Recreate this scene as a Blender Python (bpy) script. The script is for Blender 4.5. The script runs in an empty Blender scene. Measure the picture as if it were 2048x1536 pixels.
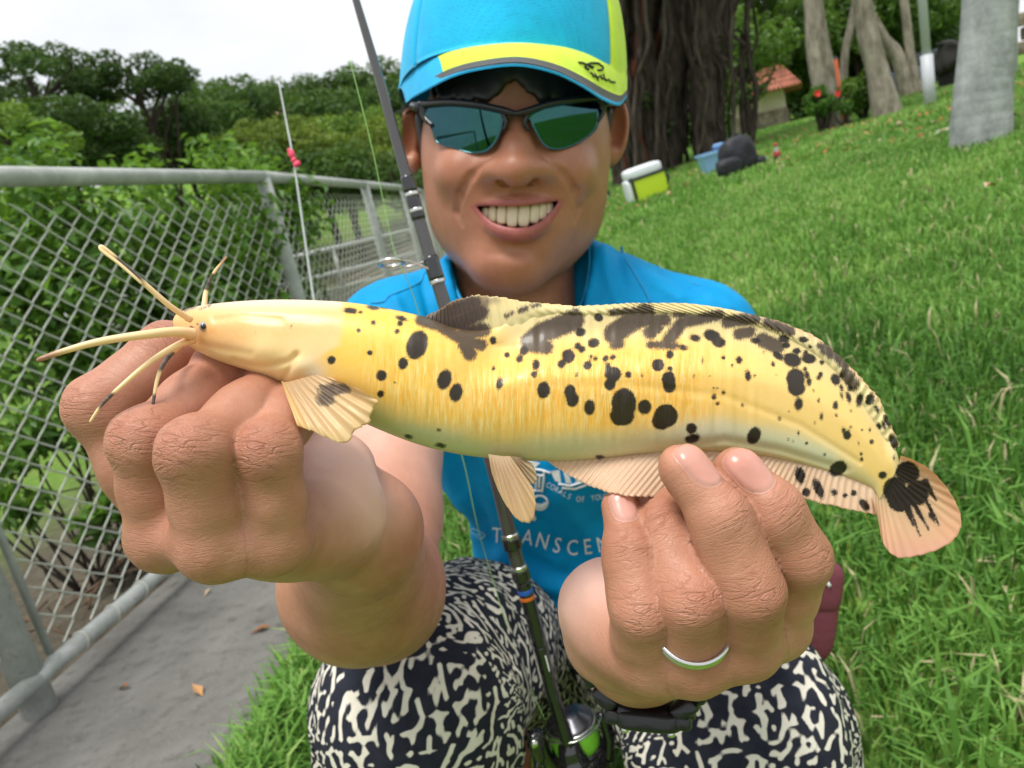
import bpy, math, random
import numpy as np
from math import radians, sin, cos, pi, sqrt
random.seed(7)
RNG = np.random.default_rng(7)
sc = bpy.context.scene
COL = sc.collection

# ------------------------------------------------------------------ camera
F = 1479.0                       # focal length in photo pixels (2048 wide)
PITCH, ROLL, CAMH = radians(13.5), radians(13.0), 0.85
_up = np.array([-cos(PITCH) * sin(ROLL), cos(PITCH) * cos(ROLL), sin(PITCH)])
_f = np.array([0, 0, -1.0])
_yw = _f - _f.dot(_up) * _up
_yw /= np.linalg.norm(_yw)
RW = np.array([np.cross(_yw, _up), _yw, _up])
CAM = np.array([0, 0, CAMH])
def Q(px, py, d):
    """photo pixel + distance along the lens axis -> metres in the camera's frame"""
    px, py, d = np.broadcast_arrays(np.asarray(px, float), np.asarray(py, float), np.asarray(d, float))
    return np.stack([(px - 1024) / F * d, -(py - 768) / F * d, -d], -1)
def W(v):
    return np.asarray(v) @ RW.T + CAM
def P(px, py, d):
    return W(Q(px, py, d))
def WD(v):
    return np.asarray(v) @ RW.T
def ray_plane_z(px, py, z):
    r = WD(Q(px, py, 1.0))
    return CAM + r * ((z - CAMH) / r[2])

cam_d = bpy.data.cameras.new('camera')
cam = bpy.data.objects.new('camera', cam_d)
COL.objects.link(cam)
from mathutils import Matrix, Vector
_m = Matrix.Identity(4)
for i in range(3):
    for j in range(3):
        _m[i][j] = RW[i][j]
    _m[i][3] = CAM[i]
cam.matrix_world = _m
cam_d.sensor_width = 36
cam_d.lens = F / 2048 * 36
cam_d.clip_start = 0.01
cam_d.clip_end = 600
cam_d.dof.use_dof = True
cam_d.dof.focus_distance = 0.222
cam_d.dof.aperture_fstop = 24
sc.camera = cam

# ------------------------------------------------------------------ sky and sun
SUN_EL, SUN_AZ = radians(75), radians(215)      # azimuth clockwise from +Y: behind the camera, to its left
w = bpy.data.worlds.new('World'); sc.world = w; w.use_nodes = True
nt = w.node_tree; nt.nodes.clear()
o_ = nt.nodes.new('ShaderNodeOutputWorld'); b_ = nt.nodes.new('ShaderNodeBackground')
sk = nt.nodes.new('ShaderNodeTexSky'); sk.sky_type = 'NISHITA'; sk.sun_disc = False
sk.sun_elevation = SUN_EL; sk.sun_rotation = SUN_AZ; sk.dust_density = 2.0
tc = nt.nodes.new('ShaderNodeTexCoord')
nz = nt.nodes.new('ShaderNodeTexNoise'); nz.inputs['Scale'].default_value = 3.2
nz.inputs['Detail'].default_value = 6; nz.inputs['Roughness'].default_value = 0.55
mp_ = nt.nodes.new('ShaderNodeMapping'); mp_.inputs['Scale'].default_value = (1, 1, 2.2)
rp = nt.nodes.new('ShaderNodeValToRGB')
rp.color_ramp.elements[0].position = 0.36; rp.color_ramp.elements[0].color = (0.80, 0.80, 0.80, 1)
rp.color_ramp.elements[1].position = 0.60; rp.color_ramp.elements[1].color = (1, 1, 1, 1)
mx = nt.nodes.new('ShaderNodeMix'); mx.data_type = 'RGBA'
mx.inputs['B'].default_value = (7.8, 7.95, 8.15, 1)
nt.links.new(tc.outputs['Generated'], mp_.inputs['Vector'])
nt.links.new(mp_.outputs['Vector'], nz.inputs['Vector'])
nt.links.new(nz.outputs['Fac'], rp.inputs['Fac'])
nt.links.new(rp.outputs['Color'], mx.inputs['Factor'])
nt.links.new(sk.outputs['Color'], mx.inputs['A'])
nt.links.new(mx.outputs['Result'], b_.inputs['Color'])
b_.inputs['Strength'].default_value = 0.10
nt.links.new(b_.outputs['Background'], o_.inputs['Surface'])
sun_d = bpy.data.lights.new('sun', 'SUN'); sun_d.energy = 2.8; sun_d.angle = radians(24)
sun_d.color = (1.0, 0.965, 0.91)
sun = bpy.data.objects.new('sun', sun_d); COL.objects.link(sun)
_dir = Vector((sin(SUN_AZ) * cos(SUN_EL), cos(SUN_AZ) * cos(SUN_EL), sin(SUN_EL)))
sun.rotation_euler = _dir.to_track_quat('Z', 'Y').to_euler()
sun.location = (-3, -6, 12)

sc.render.engine = 'CYCLES'
sc.view_settings.view_transform = 'Standard'
sc.view_settings.look = 'None'
sc.view_settings.exposure = 0.42
sc.view_settings.gamma = 1.0
sc.view_settings.use_curve_mapping = False
sc.cycles.use_denoising = True
sc.cycles.max_bounces = 8
sc.cycles.transparent_max_bounces = 12

# ------------------------------------------------------------------ helpers
ORG = {}
def link(o, parent=None, origin=None):
    COL.objects.link(o)
    if parent is not None:
        o.parent = parent
        ORG[o.name] = ORG[parent.name]
    else:
        ORG[o.name] = np.zeros(3) if origin is None else np.asarray(origin, float)
        o.location = ORG[o.name]
    return o
def tag(o, label, cat, group=None, kind=None):
    if label: o['label'] = label
    if cat: o['category'] = cat
    if group: o['group'] = group
    if kind: o['kind'] = kind
    return o
def thing(name, label, cat, loc, group=None):
    o = bpy.data.objects.new(name, None)
    o.empty_display_size = 0.05
    link(o, None, loc)
    return tag(o, label, cat, group)

class Geo:
    """collects vertices (world), quads and triangles"""
    def __init__(s):
        s.V = []; s.Q = []; s.T = []; s.n = 0; s.A = {}
    def add(s, V, Qd=None, T=None, **attrs):
        V = np.asarray(V, float).reshape(-1, 3)
        if Qd is not None and len(Qd): s.Q.append(np.asarray(Qd, np.int64) + s.n)
        if T is not None and len(T): s.T.append(np.asarray(T, np.int64) + s.n)
        for k, a in attrs.items():
            s.A.setdefault(k, []).append((s.n, np.asarray(a, np.float32)))
        s.V.append(V); s.n += len(V)
        return s
    def arrays(s):
        V = np.concatenate(s.V) if s.V else np.zeros((0, 3))
        Qd = np.concatenate(s.Q) if s.Q else np.zeros((0, 4), np.int64)
        T = np.concatenate(s.T) if s.T else np.zeros((0, 3), np.int64)
        return V, Qd, T

def mesh_data(name, V, Qd, T, attrs=None, smooth=True):
    me = bpy.data.meshes.new(name)
    nq, ntr = len(Qd), len(T)
    me.vertices.add(len(V)); me.vertices.foreach_set('co', np.asarray(V, np.float32).ravel())
    me.loops.add(nq * 4 + ntr * 3); me.polygons.add(nq + ntr)
    li = np.concatenate([np.asarray(Qd, np.int32).ravel(), np.asarray(T, np.int32).ravel()])
    me.loops.foreach_set('vertex_index', li)
    st = np.concatenate([np.arange(nq) * 4, nq * 4 + np.arange(ntr) * 3]).astype(np.int32)
    me.polygons.foreach_set('loop_start', st)
    me.polygons.foreach_set('use_smooth', np.full(nq + ntr, bool(smooth)))
    if attrs:
        for k, a in attrs.items():
            a = np.asarray(a, np.float32)
            if a.ndim == 1:
                at = me.attributes.new(k, 'FLOAT', 'POINT'); at.data.foreach_set('value', a)
            else:
                at = me.attributes.new(k, 'FLOAT_VECTOR', 'POINT'); at.data.foreach_set('vector', a.ravel())
    me.update(calc_edges=True)
    me.validate()
    return me

def mk(name, geo, mat, parent=None, smooth=True, origin=None, attrs=None):
    """one mesh object out of a Geo (world coordinates)"""
    V, Qd, T = geo.arrays()
    org = ORG[parent.name] if parent is not None else (np.zeros(3) if origin is None else np.asarray(origin, float))
    A = dict(attrs or {})
    for k, parts in geo.A.items():
        full = np.zeros((len(V),) + parts[0][1].shape[1:], np.float32)
        for n0, a in parts:
            full[n0:n0 + len(a)] = a
        A[k] = full
    me = mesh_data(name, V - org, Qd, T, A, smooth)
    if mat is not None: me.materials.append(mat)
    o = bpy.data.objects.new(name, me)
    return link(o, parent, org)

def nrm(v):
    v = np.asarray(v, float)
    return v / (np.linalg.norm(v, axis=-1, keepdims=True) + 1e-12)

def spline(pts, n, closed=False):
    """Catmull-Rom through pts (k,D) -> n samples, even in parameter"""
    p = np.asarray(pts, float); k = len(p)
    if closed:
        t = np.arange(n) / n * k
        i = np.floor(t).astype(int); u = (t - i)[:, None]
        g = lambda j: p[(i + j) % k]
    else:
        t = np.linspace(0, k - 1, n)
        i = np.minimum(np.floor(t).astype(int), k - 2); u = (t - i)[:, None]
        e = np.vstack([2 * p[0] - p[1], p, 2 * p[-1] - p[-2]])
        g = lambda j: e[i + j + 1]
    a, b, c, d = g(-1), g(0), g(1), g(2)
    return 0.5 * (2 * b + (c - a) * u + (2 * a - 5 * b + 4 * c - d) * u ** 2 + (3 * b - a - 3 * c + d) * u ** 3)

def resample(pts, n):
    p = np.asarray(pts, float)
    s = np.r_[0, np.cumsum(np.linalg.norm(np.diff(p, axis=0), axis=1))]
    t = np.linspace(0, s[-1], n)
    return np.stack([np.interp(t, s, p[:, j]) for j in range(p.shape[1])], 1)

def frames(p):
    t = nrm(np.gradient(p, axis=0))
    a = np.array([0, 0, 1.0]) if abs(t[0][2]) < 0.9 else np.array([1.0, 0, 0])
    n = nrm(a - a.dot(t[0]) * t[0]); N = [n]
    for i in range(1, len(p)):
        n = N[-1] - N[-1].dot(t[i]) * t[i]
        N.append(nrm(n))
    N = np.array(N)
    return t, N, np.cross(t, N)

def tube(path, r, n=10, caps=True, flat=1.0, N0=None):
    """returns V,Q,T of a tube along path with radius r (scalar or per point)"""
    p = np.asarray(path, float); m = len(p)
    r = np.broadcast_to(np.asarray(r, float), (m,))
    t, N, B = frames(p)
    if N0 is not None:
        N = nrm(np.asarray(N0) - (t @ np.asarray(N0))[:, None] * t); B = np.cross(t, N)
    a = np.arange(n) / n * 2 * pi
    V = p[:, None] + r[:, None, None] * (np.cos(a)[None, :, None] * N[:, None] + flat * np.sin(a)[None, :, None] * B[:, None])
    V = V.reshape(-1, 3)
    i, j = np.meshgrid(np.arange(m - 1), np.arange(n), indexing='ij')
    Qd = np.stack([i * n + j, i * n + (j + 1) % n, (i + 1) * n + (j + 1) % n, (i + 1) * n + j], -1).reshape(-1, 4)
    T = []
    if caps:
        V = np.vstack([V, p[0], p[-1]])
        c0, c1 = m * n, m * n + 1
        jj = np.arange(n)
        T = np.vstack([np.stack([np.full(n, c0), (jj + 1) % n, jj], 1),
                       np.stack([np.full(n, c1), (m - 1) * n + jj, (m - 1) * n + (jj + 1) % n], 1)])
    return V, Qd, T

def grid_quads(m, n, wrap=False):
    i, j = np.meshgrid(np.arange(m - 1), np.arange(n if wrap else n - 1), indexing='ij')
    return np.stack([i * n + j, i * n + (j + 1) % n, (i + 1) * n + (j + 1) % n, (i + 1) * n + j], -1).reshape(-1, 4)

def box(c, ax, ay, az, hx, hy, hz):
    c = np.asarray(c, float)
    s = np.array([[x, y, z] for x in (-1, 1) for y in (-1, 1) for z in (-1, 1)], float)
    V = c + s[:, :1] * hx * np.asarray(ax) + s[:, 1:2] * hy * np.asarray(ay) + s[:, 2:] * hz * np.asarray(az)
    Qd = [[0, 1, 3, 2], [4, 6, 7, 5], [0, 4, 5, 1], [2, 3, 7, 6], [0, 2, 6, 4], [1, 5, 7, 3]]
    return V, np.array(Qd), []

def rbox(c, ax, ay, az, hx, hy, hz, r=None, n=8, e=0.25):
    """rounded box: superellipsoid"""
    u = np.linspace(-pi / 2, pi / 2, n * 2 + 1); v = np.arange(n * 4) / (n * 4) * 2 * pi
    sp = lambda x, q: np.sign(x) * np.abs(x) ** q
    U, Vv = np.meshgrid(u, v, indexing='ij')
    x = sp(np.cos(U), e) * sp(np.cos(Vv), e); y = sp(np.cos(U), e) * sp(np.sin(Vv), e); z = sp(np.sin(U), e)
    V = np.asarray(c) + x[..., None] * hx * np.asarray(ax) + y[..., None] * hy * np.asarray(ay) + z[..., None] * hz * np.asarray(az)
    return V.reshape(-1, 3), grid_quads(len(u), len(v), True), []

def lathe(prof, c, ax, n=24):
    """prof: list of (along axis, radius)"""
    ax = nrm(ax); a = np.array([1.0, 0, 0]) if abs(ax[0]) < .8 else np.array([0, 1.0, 0])
    u = nrm(np.cross(ax, a)); v = np.cross(ax, u)
    pr = np.asarray(prof, float); th = np.arange(n) / n * 2 * pi
    V = np.asarray(c) + pr[:, None, :1] * ax + pr[:, None, 1:] * (np.cos(th)[None, :, None] * u + np.sin(th)[None, :, None] * v)
    return V.reshape(-1, 3), grid_quads(len(pr), n, True), []

# ------------------------------------------------------------------ material helper
class Mat:
    def __init__(s, name, base=(0.5, 0.5, 0.5), rough=0.6, spec=0.5, metal=0.0):
        s.m = bpy.data.materials.new(name); s.m.use_nodes = True
        s.t = s.m.node_tree; s.b = s.t.nodes['Principled BSDF']
        s.set('Base Color', (*base, 1)); s.set('Roughness', rough)
        s.set('Specular IOR Level', spec); s.set('Metallic', metal)
    def set(s, k, v):
        s.b.inputs[k].default_value = v; return s
    def n(s, typ, ins=None, **props):
        nd = s.t.nodes.new('ShaderNode' + typ)
        for k, v in props.items(): setattr(nd, k, v)
        for k, v in (ins or {}).items(): s.to(nd.inputs[k], v)
        return nd
    def to(s, inp, v):
        if isinstance(v, bpy.types.NodeSocket): s.t.links.new(v, inp)
        elif isinstance(v, bpy.types.Node): s.t.links.new(v.outputs[0], inp)
        else: inp.default_value = v
    def attr(s, name):
        return s.n('Attribute', attribute_name=name)
    def obj(s, scale=None):
        o = s.n('TexCoord').outputs['Object']
        if scale is not None:
            o = s.n('Mapping', {'Vector': o, 'Scale': scale if hasattr(scale, '__len__') else (scale,) * 3}).outputs[0]
        return o
    def noise(s, vec, scale=5, detail=4, rough=0.55, dist=0.0):
        return s.n('TexNoise', {'Vector': vec, 'Scale': scale, 'Detail': detail, 'Roughness': rough, 'Distortion': dist}).outputs['Fac']
    def math(s, op, a, b=0.0, c=0.0, clamp=False):
        nd = s.n('Math', operation=op, use_clamp=clamp)
        s.to(nd.inputs[0], a); s.to(nd.inputs[1], b); s.to(nd.inputs[2], c)
        return nd.outputs[0]
    def rng(s, v, a, b, c=0.0, d=1.0, smooth=False):
        nd = s.n('MapRange', {'Value': v, 'From Min': a, 'From Max': b, 'To Min': c, 'To Max': d})
        if smooth: nd.interpolation_type = 'SMOOTHSTEP'
        return nd.outputs['Result']
    def mix(s, f, a, b, mode='MIX'):
        nd = s.n('Mix', data_type='RGBA', blend_type=mode)
        s.to(nd.inputs['Factor'], f)
        for k, v in (('A', a), ('B', b)):
            if isinstance(v, tuple) and len(v) == 3: v = (*v, 1)
            s.to(nd.inputs[k], v)
        return nd.outputs['Result']
    def ramp(s, f, stops):
        nd = s.n('ValToRGB', {'Fac': f}); cr = nd.color_ramp
        while len(cr.elements) < len(stops): cr.elements.new(0.5)
        for e, (p, c) in zip(cr.elements, stops):
            e.position = p; e.color = (*c, 1) if len(c) == 3 else c
        return nd.outputs['Color']
    def color(s, c): s.to(s.b.inputs['Base Color'], c); return s
    def bump(s, h, strength=0.3, dist=0.01, prev=None):
        nd = s.n('Bump', {'Height': h, 'Strength': strength, 'Distance': dist})
        if prev is not None: s.t.links.new(prev, nd.inputs['Normal'])
        return nd.outputs['Normal']
    def normal(s, x): s.to(s.b.inputs['Normal'], x); return s

# ------------------------------------------------------------------ implicit surfaces
class Sdf:
    def __init__(s, lo, hi, h):
        s.lo = np.asarray(lo, float); s.h = h
        s.n = np.ceil((np.asarray(hi) - s.lo) / h).astype(int) + 1
        s.ax = [(s.lo[i] + np.arange(s.n[i]) * h).astype(np.float32) for i in range(3)]
        s.f = np.full(s.n, 1.0, np.float32)
    def like(s):
        o = Sdf.__new__(Sdf); o.lo = s.lo; o.h = s.h; o.n = s.n; o.ax = s.ax
        o.f = np.full(s.n, 1.0, np.float32); return o
    def reg(s, lo, hi, m):
        i0 = np.clip(np.floor((np.asarray(lo) - m - s.lo) / s.h).astype(int), 0, s.n)
        i1 = np.clip(np.ceil((np.asarray(hi) + m - s.lo) / s.h).astype(int) + 1, 0, s.n)
        if np.any(i1 <= i0): return None
        sl = tuple(slice(a, b) for a, b in zip(i0, i1))
        return sl, s.ax[0][sl[0]][:, None, None], s.ax[1][sl[1]][None, :, None], s.ax[2][sl[2]][None, None, :]
    def put(s, sl, d, k, neg):
        a = s.f[sl]
        if neg:
            d = -d
            hh = np.maximum(k - np.abs(a - d), 0) / k if k > 0 else 0
            s.f[sl] = np.maximum(a, d) + (hh * hh * k * 0.25 if k > 0 else 0)
        else:
            hh = np.maximum(k - np.abs(a - d), 0) / k if k > 0 else 0
            s.f[sl] = np.minimum(a, d) - (hh * hh * k * 0.25 if k > 0 else 0)
    def cone(s, a, b, ra, rb, k=0.004, neg=False):
        a = np.asarray(a, float); b = np.asarray(b, float); R = max(ra, rb)
        g = s.reg(np.minimum(a, b) - R, np.maximum(a, b) + R, k + 3 * s.h)
        if g is None: return s
        sl, X, Y, Z = g
        ab = b - a; L = max(ab.dot(ab), 1e-12)
        t = np.clip(((X - a[0]) * ab[0] + (Y - a[1]) * ab[1] + (Z - a[2]) * ab[2]) / L, 0, 1)
        d = np.sqrt((X - a[0] - t * ab[0]) ** 2 + (Y - a[1] - t * ab[1]) ** 2 + (Z - a[2] - t * ab[2]) ** 2) - (ra + (rb - ra) * t)
        s.put(sl, d, k, neg); return s
    def ell(s, c, r, R=None, k=0.004, neg=False):
        c = np.asarray(c, float); r = np.broadcast_to(np.asarray(r, float), (3,))
        m = r.max() if R is not None else r
        g = s.reg(c - m, c + m, k + 3 * s.h)
        if g is None: return s
        sl, X, Y, Z = g
        x, y, z = X - c[0], Y - c[1], Z - c[2]
        if R is not None:      # rows of R: local axes
            x, y, z = (R[i][0] * x + R[i][1] * y + R[i][2] * z for i in range(3))
        k0 = np.sqrt((x / r[0]) ** 2 + (y / r[1]) ** 2 + (z / r[2]) ** 2)
        k1 = np.sqrt((x / r[0] ** 2) ** 2 + (y / r[1] ** 2) ** 2 + (z / r[2] ** 2) ** 2) + 1e-9
        s.put(sl, k0 * (k0 - 1) / k1, k, neg); return s
    def chain(s, pts, rad, k=0.004, neg=False):
        for i in range(len(pts) - 1): s.cone(pts[i], pts[i + 1], rad[i], rad[i + 1], k, neg)
        return s
    def func(s, fn, lo, hi, k=0.004, neg=False):
        g = s.reg(lo, hi, k + 3 * s.h)
        if g is None: return s
        sl, X, Y, Z = g
        s.put(sl, fn(X, Y, Z), k, neg); return s
    def merge(s, o, k):
        s.put((slice(None),) * 3, o.f, k, False); return s
    def mesh(s):
        f = s.f; ins = f < 0
        c = ins[:-1, :-1, :-1].astype(np.uint8)
        for dx in (0, 1):
            for dy in (0, 1):
                for dz in (0, 1):
                    if dx or dy or dz:
                        c = c + ins[dx:f.shape[0] - 1 + dx, dy:f.shape[1] - 1 + dy, dz:f.shape[2] - 1 + dz]
        ids = np.argwhere((c > 0) & (c < 8))
        idx = np.full(c.shape, -1, np.int64); idx[tuple(ids.T)] = np.arange(len(ids))
        cn = np.array([[x, y, z] for x in (0, 1) for y in (0, 1) for z in (0, 1)])
        val = np.stack([f[ids[:, 0] + a, ids[:, 1] + b, ids[:, 2] + e] for a, b, e in cn], 1)
        acc = np.zeros((len(ids), 3)); cnt = np.zeros(len(ids))
        for i in range(8):
            for j in range(i + 1, 8):
                if np.abs(cn[i] - cn[j]).sum() == 1:
                    m = (val[:, i] < 0) != (val[:, j] < 0)
                    t = val[m, i] / (val[m, i] - val[m, j])
                    acc[m] += cn[i] + t[:, None] * (cn[j] - cn[i]); cnt[m] += 1
        V = s.lo + (ids + acc / cnt[:, None]) * s.h
        qs = []
        for ax in range(3):
            b1, b2 = (ax + 1) % 3, (ax + 2) % 3
            n = list(f.shape); n[ax] -= 1
            sl0 = [slice(None)] * 3; sl1 = [slice(None)] * 3
            sl0[ax] = slice(0, -1); sl1[ax] = slice(1, None)
            A = ins[tuple(sl0)]; B = ins[tuple(sl1)]
            e = np.argwhere(A != B)
            ok = (e[:, b1] > 0) & (e[:, b2] > 0) & (e[:, b1] < f.shape[b1] - 1) & (e[:, b2] < f.shape[b2] - 1)
            e = e[ok]; fl = A[tuple(e.T)]
            def g(d1, d2):
                q = e.copy(); q[:, b1] += d1; q[:, b2] += d2
                return idx[tuple(q.T)]
            q = np.stack([g(-1, -1), g(0, -1), g(0, 0), g(-1, 0)], 1)
            q[~fl] = q[~fl][:, ::-1]
            qs.append(q)
        Qd = np.concatenate(qs)
        Qd = Qd[(Qd >= 0).all(1)]
        return V, Qd

def vnormals(V, Qd):
    n = np.cross(V[Qd[:, 2]] - V[Qd[:, 0]], V[Qd[:, 3]] - V[Qd[:, 1]])
    N = np.zeros_like(V)
    for j in range(4):
        for k in range(3):
            N[:, k] += np.bincount(Qd[:, j], n[:, k], len(V))
    return nrm(N)
def smooth_mesh(V, Qd, it=2, lam=0.5):
    e = np.concatenate([Qd[:, [0, 1]], Qd[:, [1, 2]], Qd[:, [2, 3]], Qd[:, [3, 0]]])
    cnt = np.maximum(np.bincount(e[:, 0], minlength=len(V)), 1)
    for i in range(it):
        for l in (lam, -lam * 1.04):
            A = np.stack([np.bincount(e[:, 0], V[e[:, 1], k], len(V)) for k in range(3)], 1) / cnt[:, None]
            V = V + l * (A - V)
    return V
def seg_dist2(px, py, pts):
    """distance in 2-D to a polyline, and the parameter along it"""
    best = np.full(np.shape(px), 1e9); bt = np.zeros(np.shape(px))
    pts = np.asarray(pts, float)
    for i in range(len(pts) - 1):
        a, b = pts[i], pts[i + 1]; ab = b - a; L = max(ab.dot(ab), 1e-9)
        t = np.clip(((px - a[0]) * ab[0] + (py - a[1]) * ab[1]) / L, 0, 1)
        d = np.hypot(px - a[0] - t * ab[0], py - a[1] - t * ab[1])
        m = d < best; best = np.where(m, d, best); bt = np.where(m, i + t, bt)
    return best, bt
def sst(x, a, b):
    t = np.clip((x - a) / (b - a), 0, 1); return t * t * (3 - 2 * t)
# smooth value noise in 2-D / 3-D for displacement
_NT = RNG.random((64, 64, 64)).astype(np.float32)
def vnoise(x, y, z=0.0):
    x, y, z = np.broadcast_arrays(np.asarray(x, float), np.asarray(y, float), np.asarray(z, float))
    i, j, k = np.floor(x).astype(int), np.floor(y).astype(int), np.floor(z).astype(int)
    u, v, q = x - i, y - j, z - k
    u, v, q = u * u * (3 - 2 * u), v * v * (3 - 2 * v), q * q * (3 - 2 * q)
    g = lambda a, b, c: _NT[(i + a) % 64, (j + b) % 64, (k + c) % 64]
    l = lambda a, b, t: a + (b - a) * t
    return l(l(l(g(0,0,0), g(1,0,0), u), l(g(0,1,0), g(1,1,0), u), v), l(l(g(0,0,1), g(1,0,1), u), l(g(0,1,1), g(1,1,1), u), v), q) * 2 - 1
# ================================================================== terrain
FEN = np.array([(-1.555, -0.38), (-1.185, 1.49), (-0.83, 3.29), (-0.673, 5.24), (-0.556, 6.85), (-0.50, 8.6), (-0.55, 10.4)])   # fence line, post by post
def fence_x(y): return np.interp(y, np.r_[-40, FEN[:, 1], 60], np.r_[-1.555 - 39.6 * .198, FEN[:, 0], -6.0])
def path_edge(y): return fence_x(y) + 0.62 + 0.03 * np.sin(np.asarray(y) * 2.1)
def terrain(x, y):
    x, y = np.broadcast_arrays(np.asarray(x, float), np.asarray(y, float))
    dx = x - path_edge(y); dp = np.maximum(dx, 0); dn = np.maximum(fence_x(y) - .25 - x, 0)
    ys = 10 * (1 - np.exp(-np.maximum(y - 1, 0) / 10))
    z = .15 * 6 * (1 - np.exp(-dp / 6)) + .052 * ys * sst(dp, 0, 1.5)
    z = z - 1.1 * (1 - np.exp(-dn * .55 / 1.1)) * sst(dn, 0, .5)
    hill = sst(y - .25 * x, 16, 75) * sst(-x + .10 * y, -2, 16)
    z = z + 10.5 * hill
    z = z + 2.6 * sst(y, 32, 80) * (1 - sst(-x + .10 * y, -2, 16))
    return z + .02 * vnoise(x * .9, y * .9) * sst(dp, .1, .6)
def ground_hit(px, py, tmax=150):
    r = WD(Q(px, py, 1.0)); t = np.linspace(.4, tmax, 6000); p = CAM + r * t[:, None]
    f = p[:, 2] - terrain(p[:, 0], p[:, 1]); k = np.argmax(f < 0)
    return p[k] if f[k] < 0 else p[-1]
def gp(x, y): return np.array([x, y, float(terrain(x, y))])
def ax_(n, a, b, k): return np.sinh(np.linspace(np.arcsinh(a / k), np.arcsinh(b / k), n)) * k
gx, gy = np.meshgrid(ax_(300, -160, 160, .7), ax_(300, -30, 230, 1.2), indexing='ij')
gzz = terrain(gx, gy)
g = Geo(); g.add(np.stack([gx, gy, gzz], -1).reshape(-1, 3), grid_quads(300, 300))
M = Mat('lawn soil', (.06, .10, .02), .95, .1); o = M.obj()
a1 = M.noise(o, 1.1, 5, .6); a2 = M.noise(o, 9, 5, .65); a3 = M.noise(o, 60, 3, .6)
col = M.mix(M.rng(a2, .35, .68), (.10, .20, .026), (.19, .33, .05))
col = M.mix(M.rng(a1, .52, .70, 0, .55), col, (.24, .28, .09))
col = M.mix(M.rng(a3, .50, .75, 0, .6), col, (.07, .13, .018))
dirt = M.attr('dirt').outputs['Fac']
dcol = M.mix(M.rng(a2, .3, .7), (.055, .045, .032), (.13, .115, .085))
M.color(M.mix(dirt, col, dcol)); M.normal(M.bump(a3, .8, .03))
dirtv = sst(fence_x(gy) + .35 - gx, 0, .35) * (1 - sst(gy, 25, 40)) * (1 - .85 * sst(fence_x(gy) - gx, 2.5, 5.0))
mk('ground', g, M.m, None, attrs=dict(dirt=dirtv.ravel()))['kind'] = 'structure'
# concrete path along the fence
py_ = np.linspace(-6, 26, 220); u_ = np.linspace(0, 1, 14)
L_, R_ = fence_x(py_) - .12, path_edge(py_) + .035 * vnoise(py_ * 3.1, 1.5)
X = L_[:, None] + (R_ - L_)[:, None] * u_
Z = .006 + 0 * X; Z[:, -1] = -.05; Z[:, 0] = -.08
Y = py_[:, None] + 0 * X
g = Geo(); g.add(np.stack([X, Y, Z + terrain(X, Y) * (X < R_[:, None] - .05)], -1).reshape(-1, 3), grid_quads(220, 14)[:, ::-1])
M = Mat('worn concrete', (.22, .21, .20), .9, .2); o = M.obj()
a1 = M.noise(o, 3.2, 6, .65); a2 = M.noise(o, 26, 5, .7); a3 = M.noise(o, 160, 3, .7)
col = M.mix(M.rng(a1, .3, .7), (.105, .102, .093), (.205, .20, .185))
col = M.mix(M.rng(a2, .52, .75, 0, .75), col, (.06, .058, .048)); col = M.mix(M.rng(a3, .6, .75, 0, .5), col, (.42, .41, .39))
M.color(col); M.normal(M.bump(M.math('ADD', a2, M.math('MULTIPLY', a3, .5)), .5, .01))
mk('path', g, M.m)['kind'] = 'structure'

# ================================================================== chain-link fence
m_gal = Mat('painted galvanised pipe', (.40, .42, .40), .5, .4); o = m_gal.obj()
c_ = m_gal.mix(m_gal.rng(m_gal.noise(o, 14, 5, .7), .4, .7), (.34, .36, .34), (.50, .52, .50)); c_ = m_gal.mix(m_gal.rng(m_gal.noise(o, 45, 4, .7), .58, .75, 0, .7), c_, (.16, .15, .11))
m_gal.color(c_); m_gal.normal(m_gal.bump(m_gal.noise(o, 120, 3), .2, .002))
m_wire = Mat('coated mesh wire', (.50, .52, .45), .55, .4)
fence = thing('chain_link_fence', 'grey chain-link fence with pipe rails running beside the concrete path', 'fence', (FEN[1, 0], FEN[1, 1], 0))
FH = 1.18
# one zigzag wire, shared
wp, wh = .046, .070; nz = int((FH - .14) / wh)
zz = np.arange(0, nz * 2 + 1) * wh / 2 + .10
xz = np.where(np.arange(len(zz)) % 2 == 0, -.0015, wp + .0015); yz = np.where(np.arange(len(zz)) % 2 == 0, .0022, -.0022)
pts = np.stack([xz, yz, zz], 1); fine = []
for i in range(len(pts) - 1):
    for t in (.0, .12, .5, .88): fine.append(pts[i] * (1 - t) + pts[i + 1] * t)
fine = np.array(fine + [pts[-1]]); fine[1:-1] = (fine[:-2] + 2 * fine[1:-1] + fine[2:]) / 4
Vw, Qw, Tw = tube(fine, .0024, 5, False)
wire_me = mesh_data('wire', Vw, Qw, [] if len(Tw) == 0 else Tw, None, True) if False else mesh_data('wire', Vw, Qw, np.zeros((0, 3), int))
wire_me.materials.append(m_wire.m)
post_g = lambda r, z0, z1: tube(np.array([[0, 0, z0], [0, 0, z1 - .012], [0, 0, z1]]), [r, r, r * .6], 20)
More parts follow.
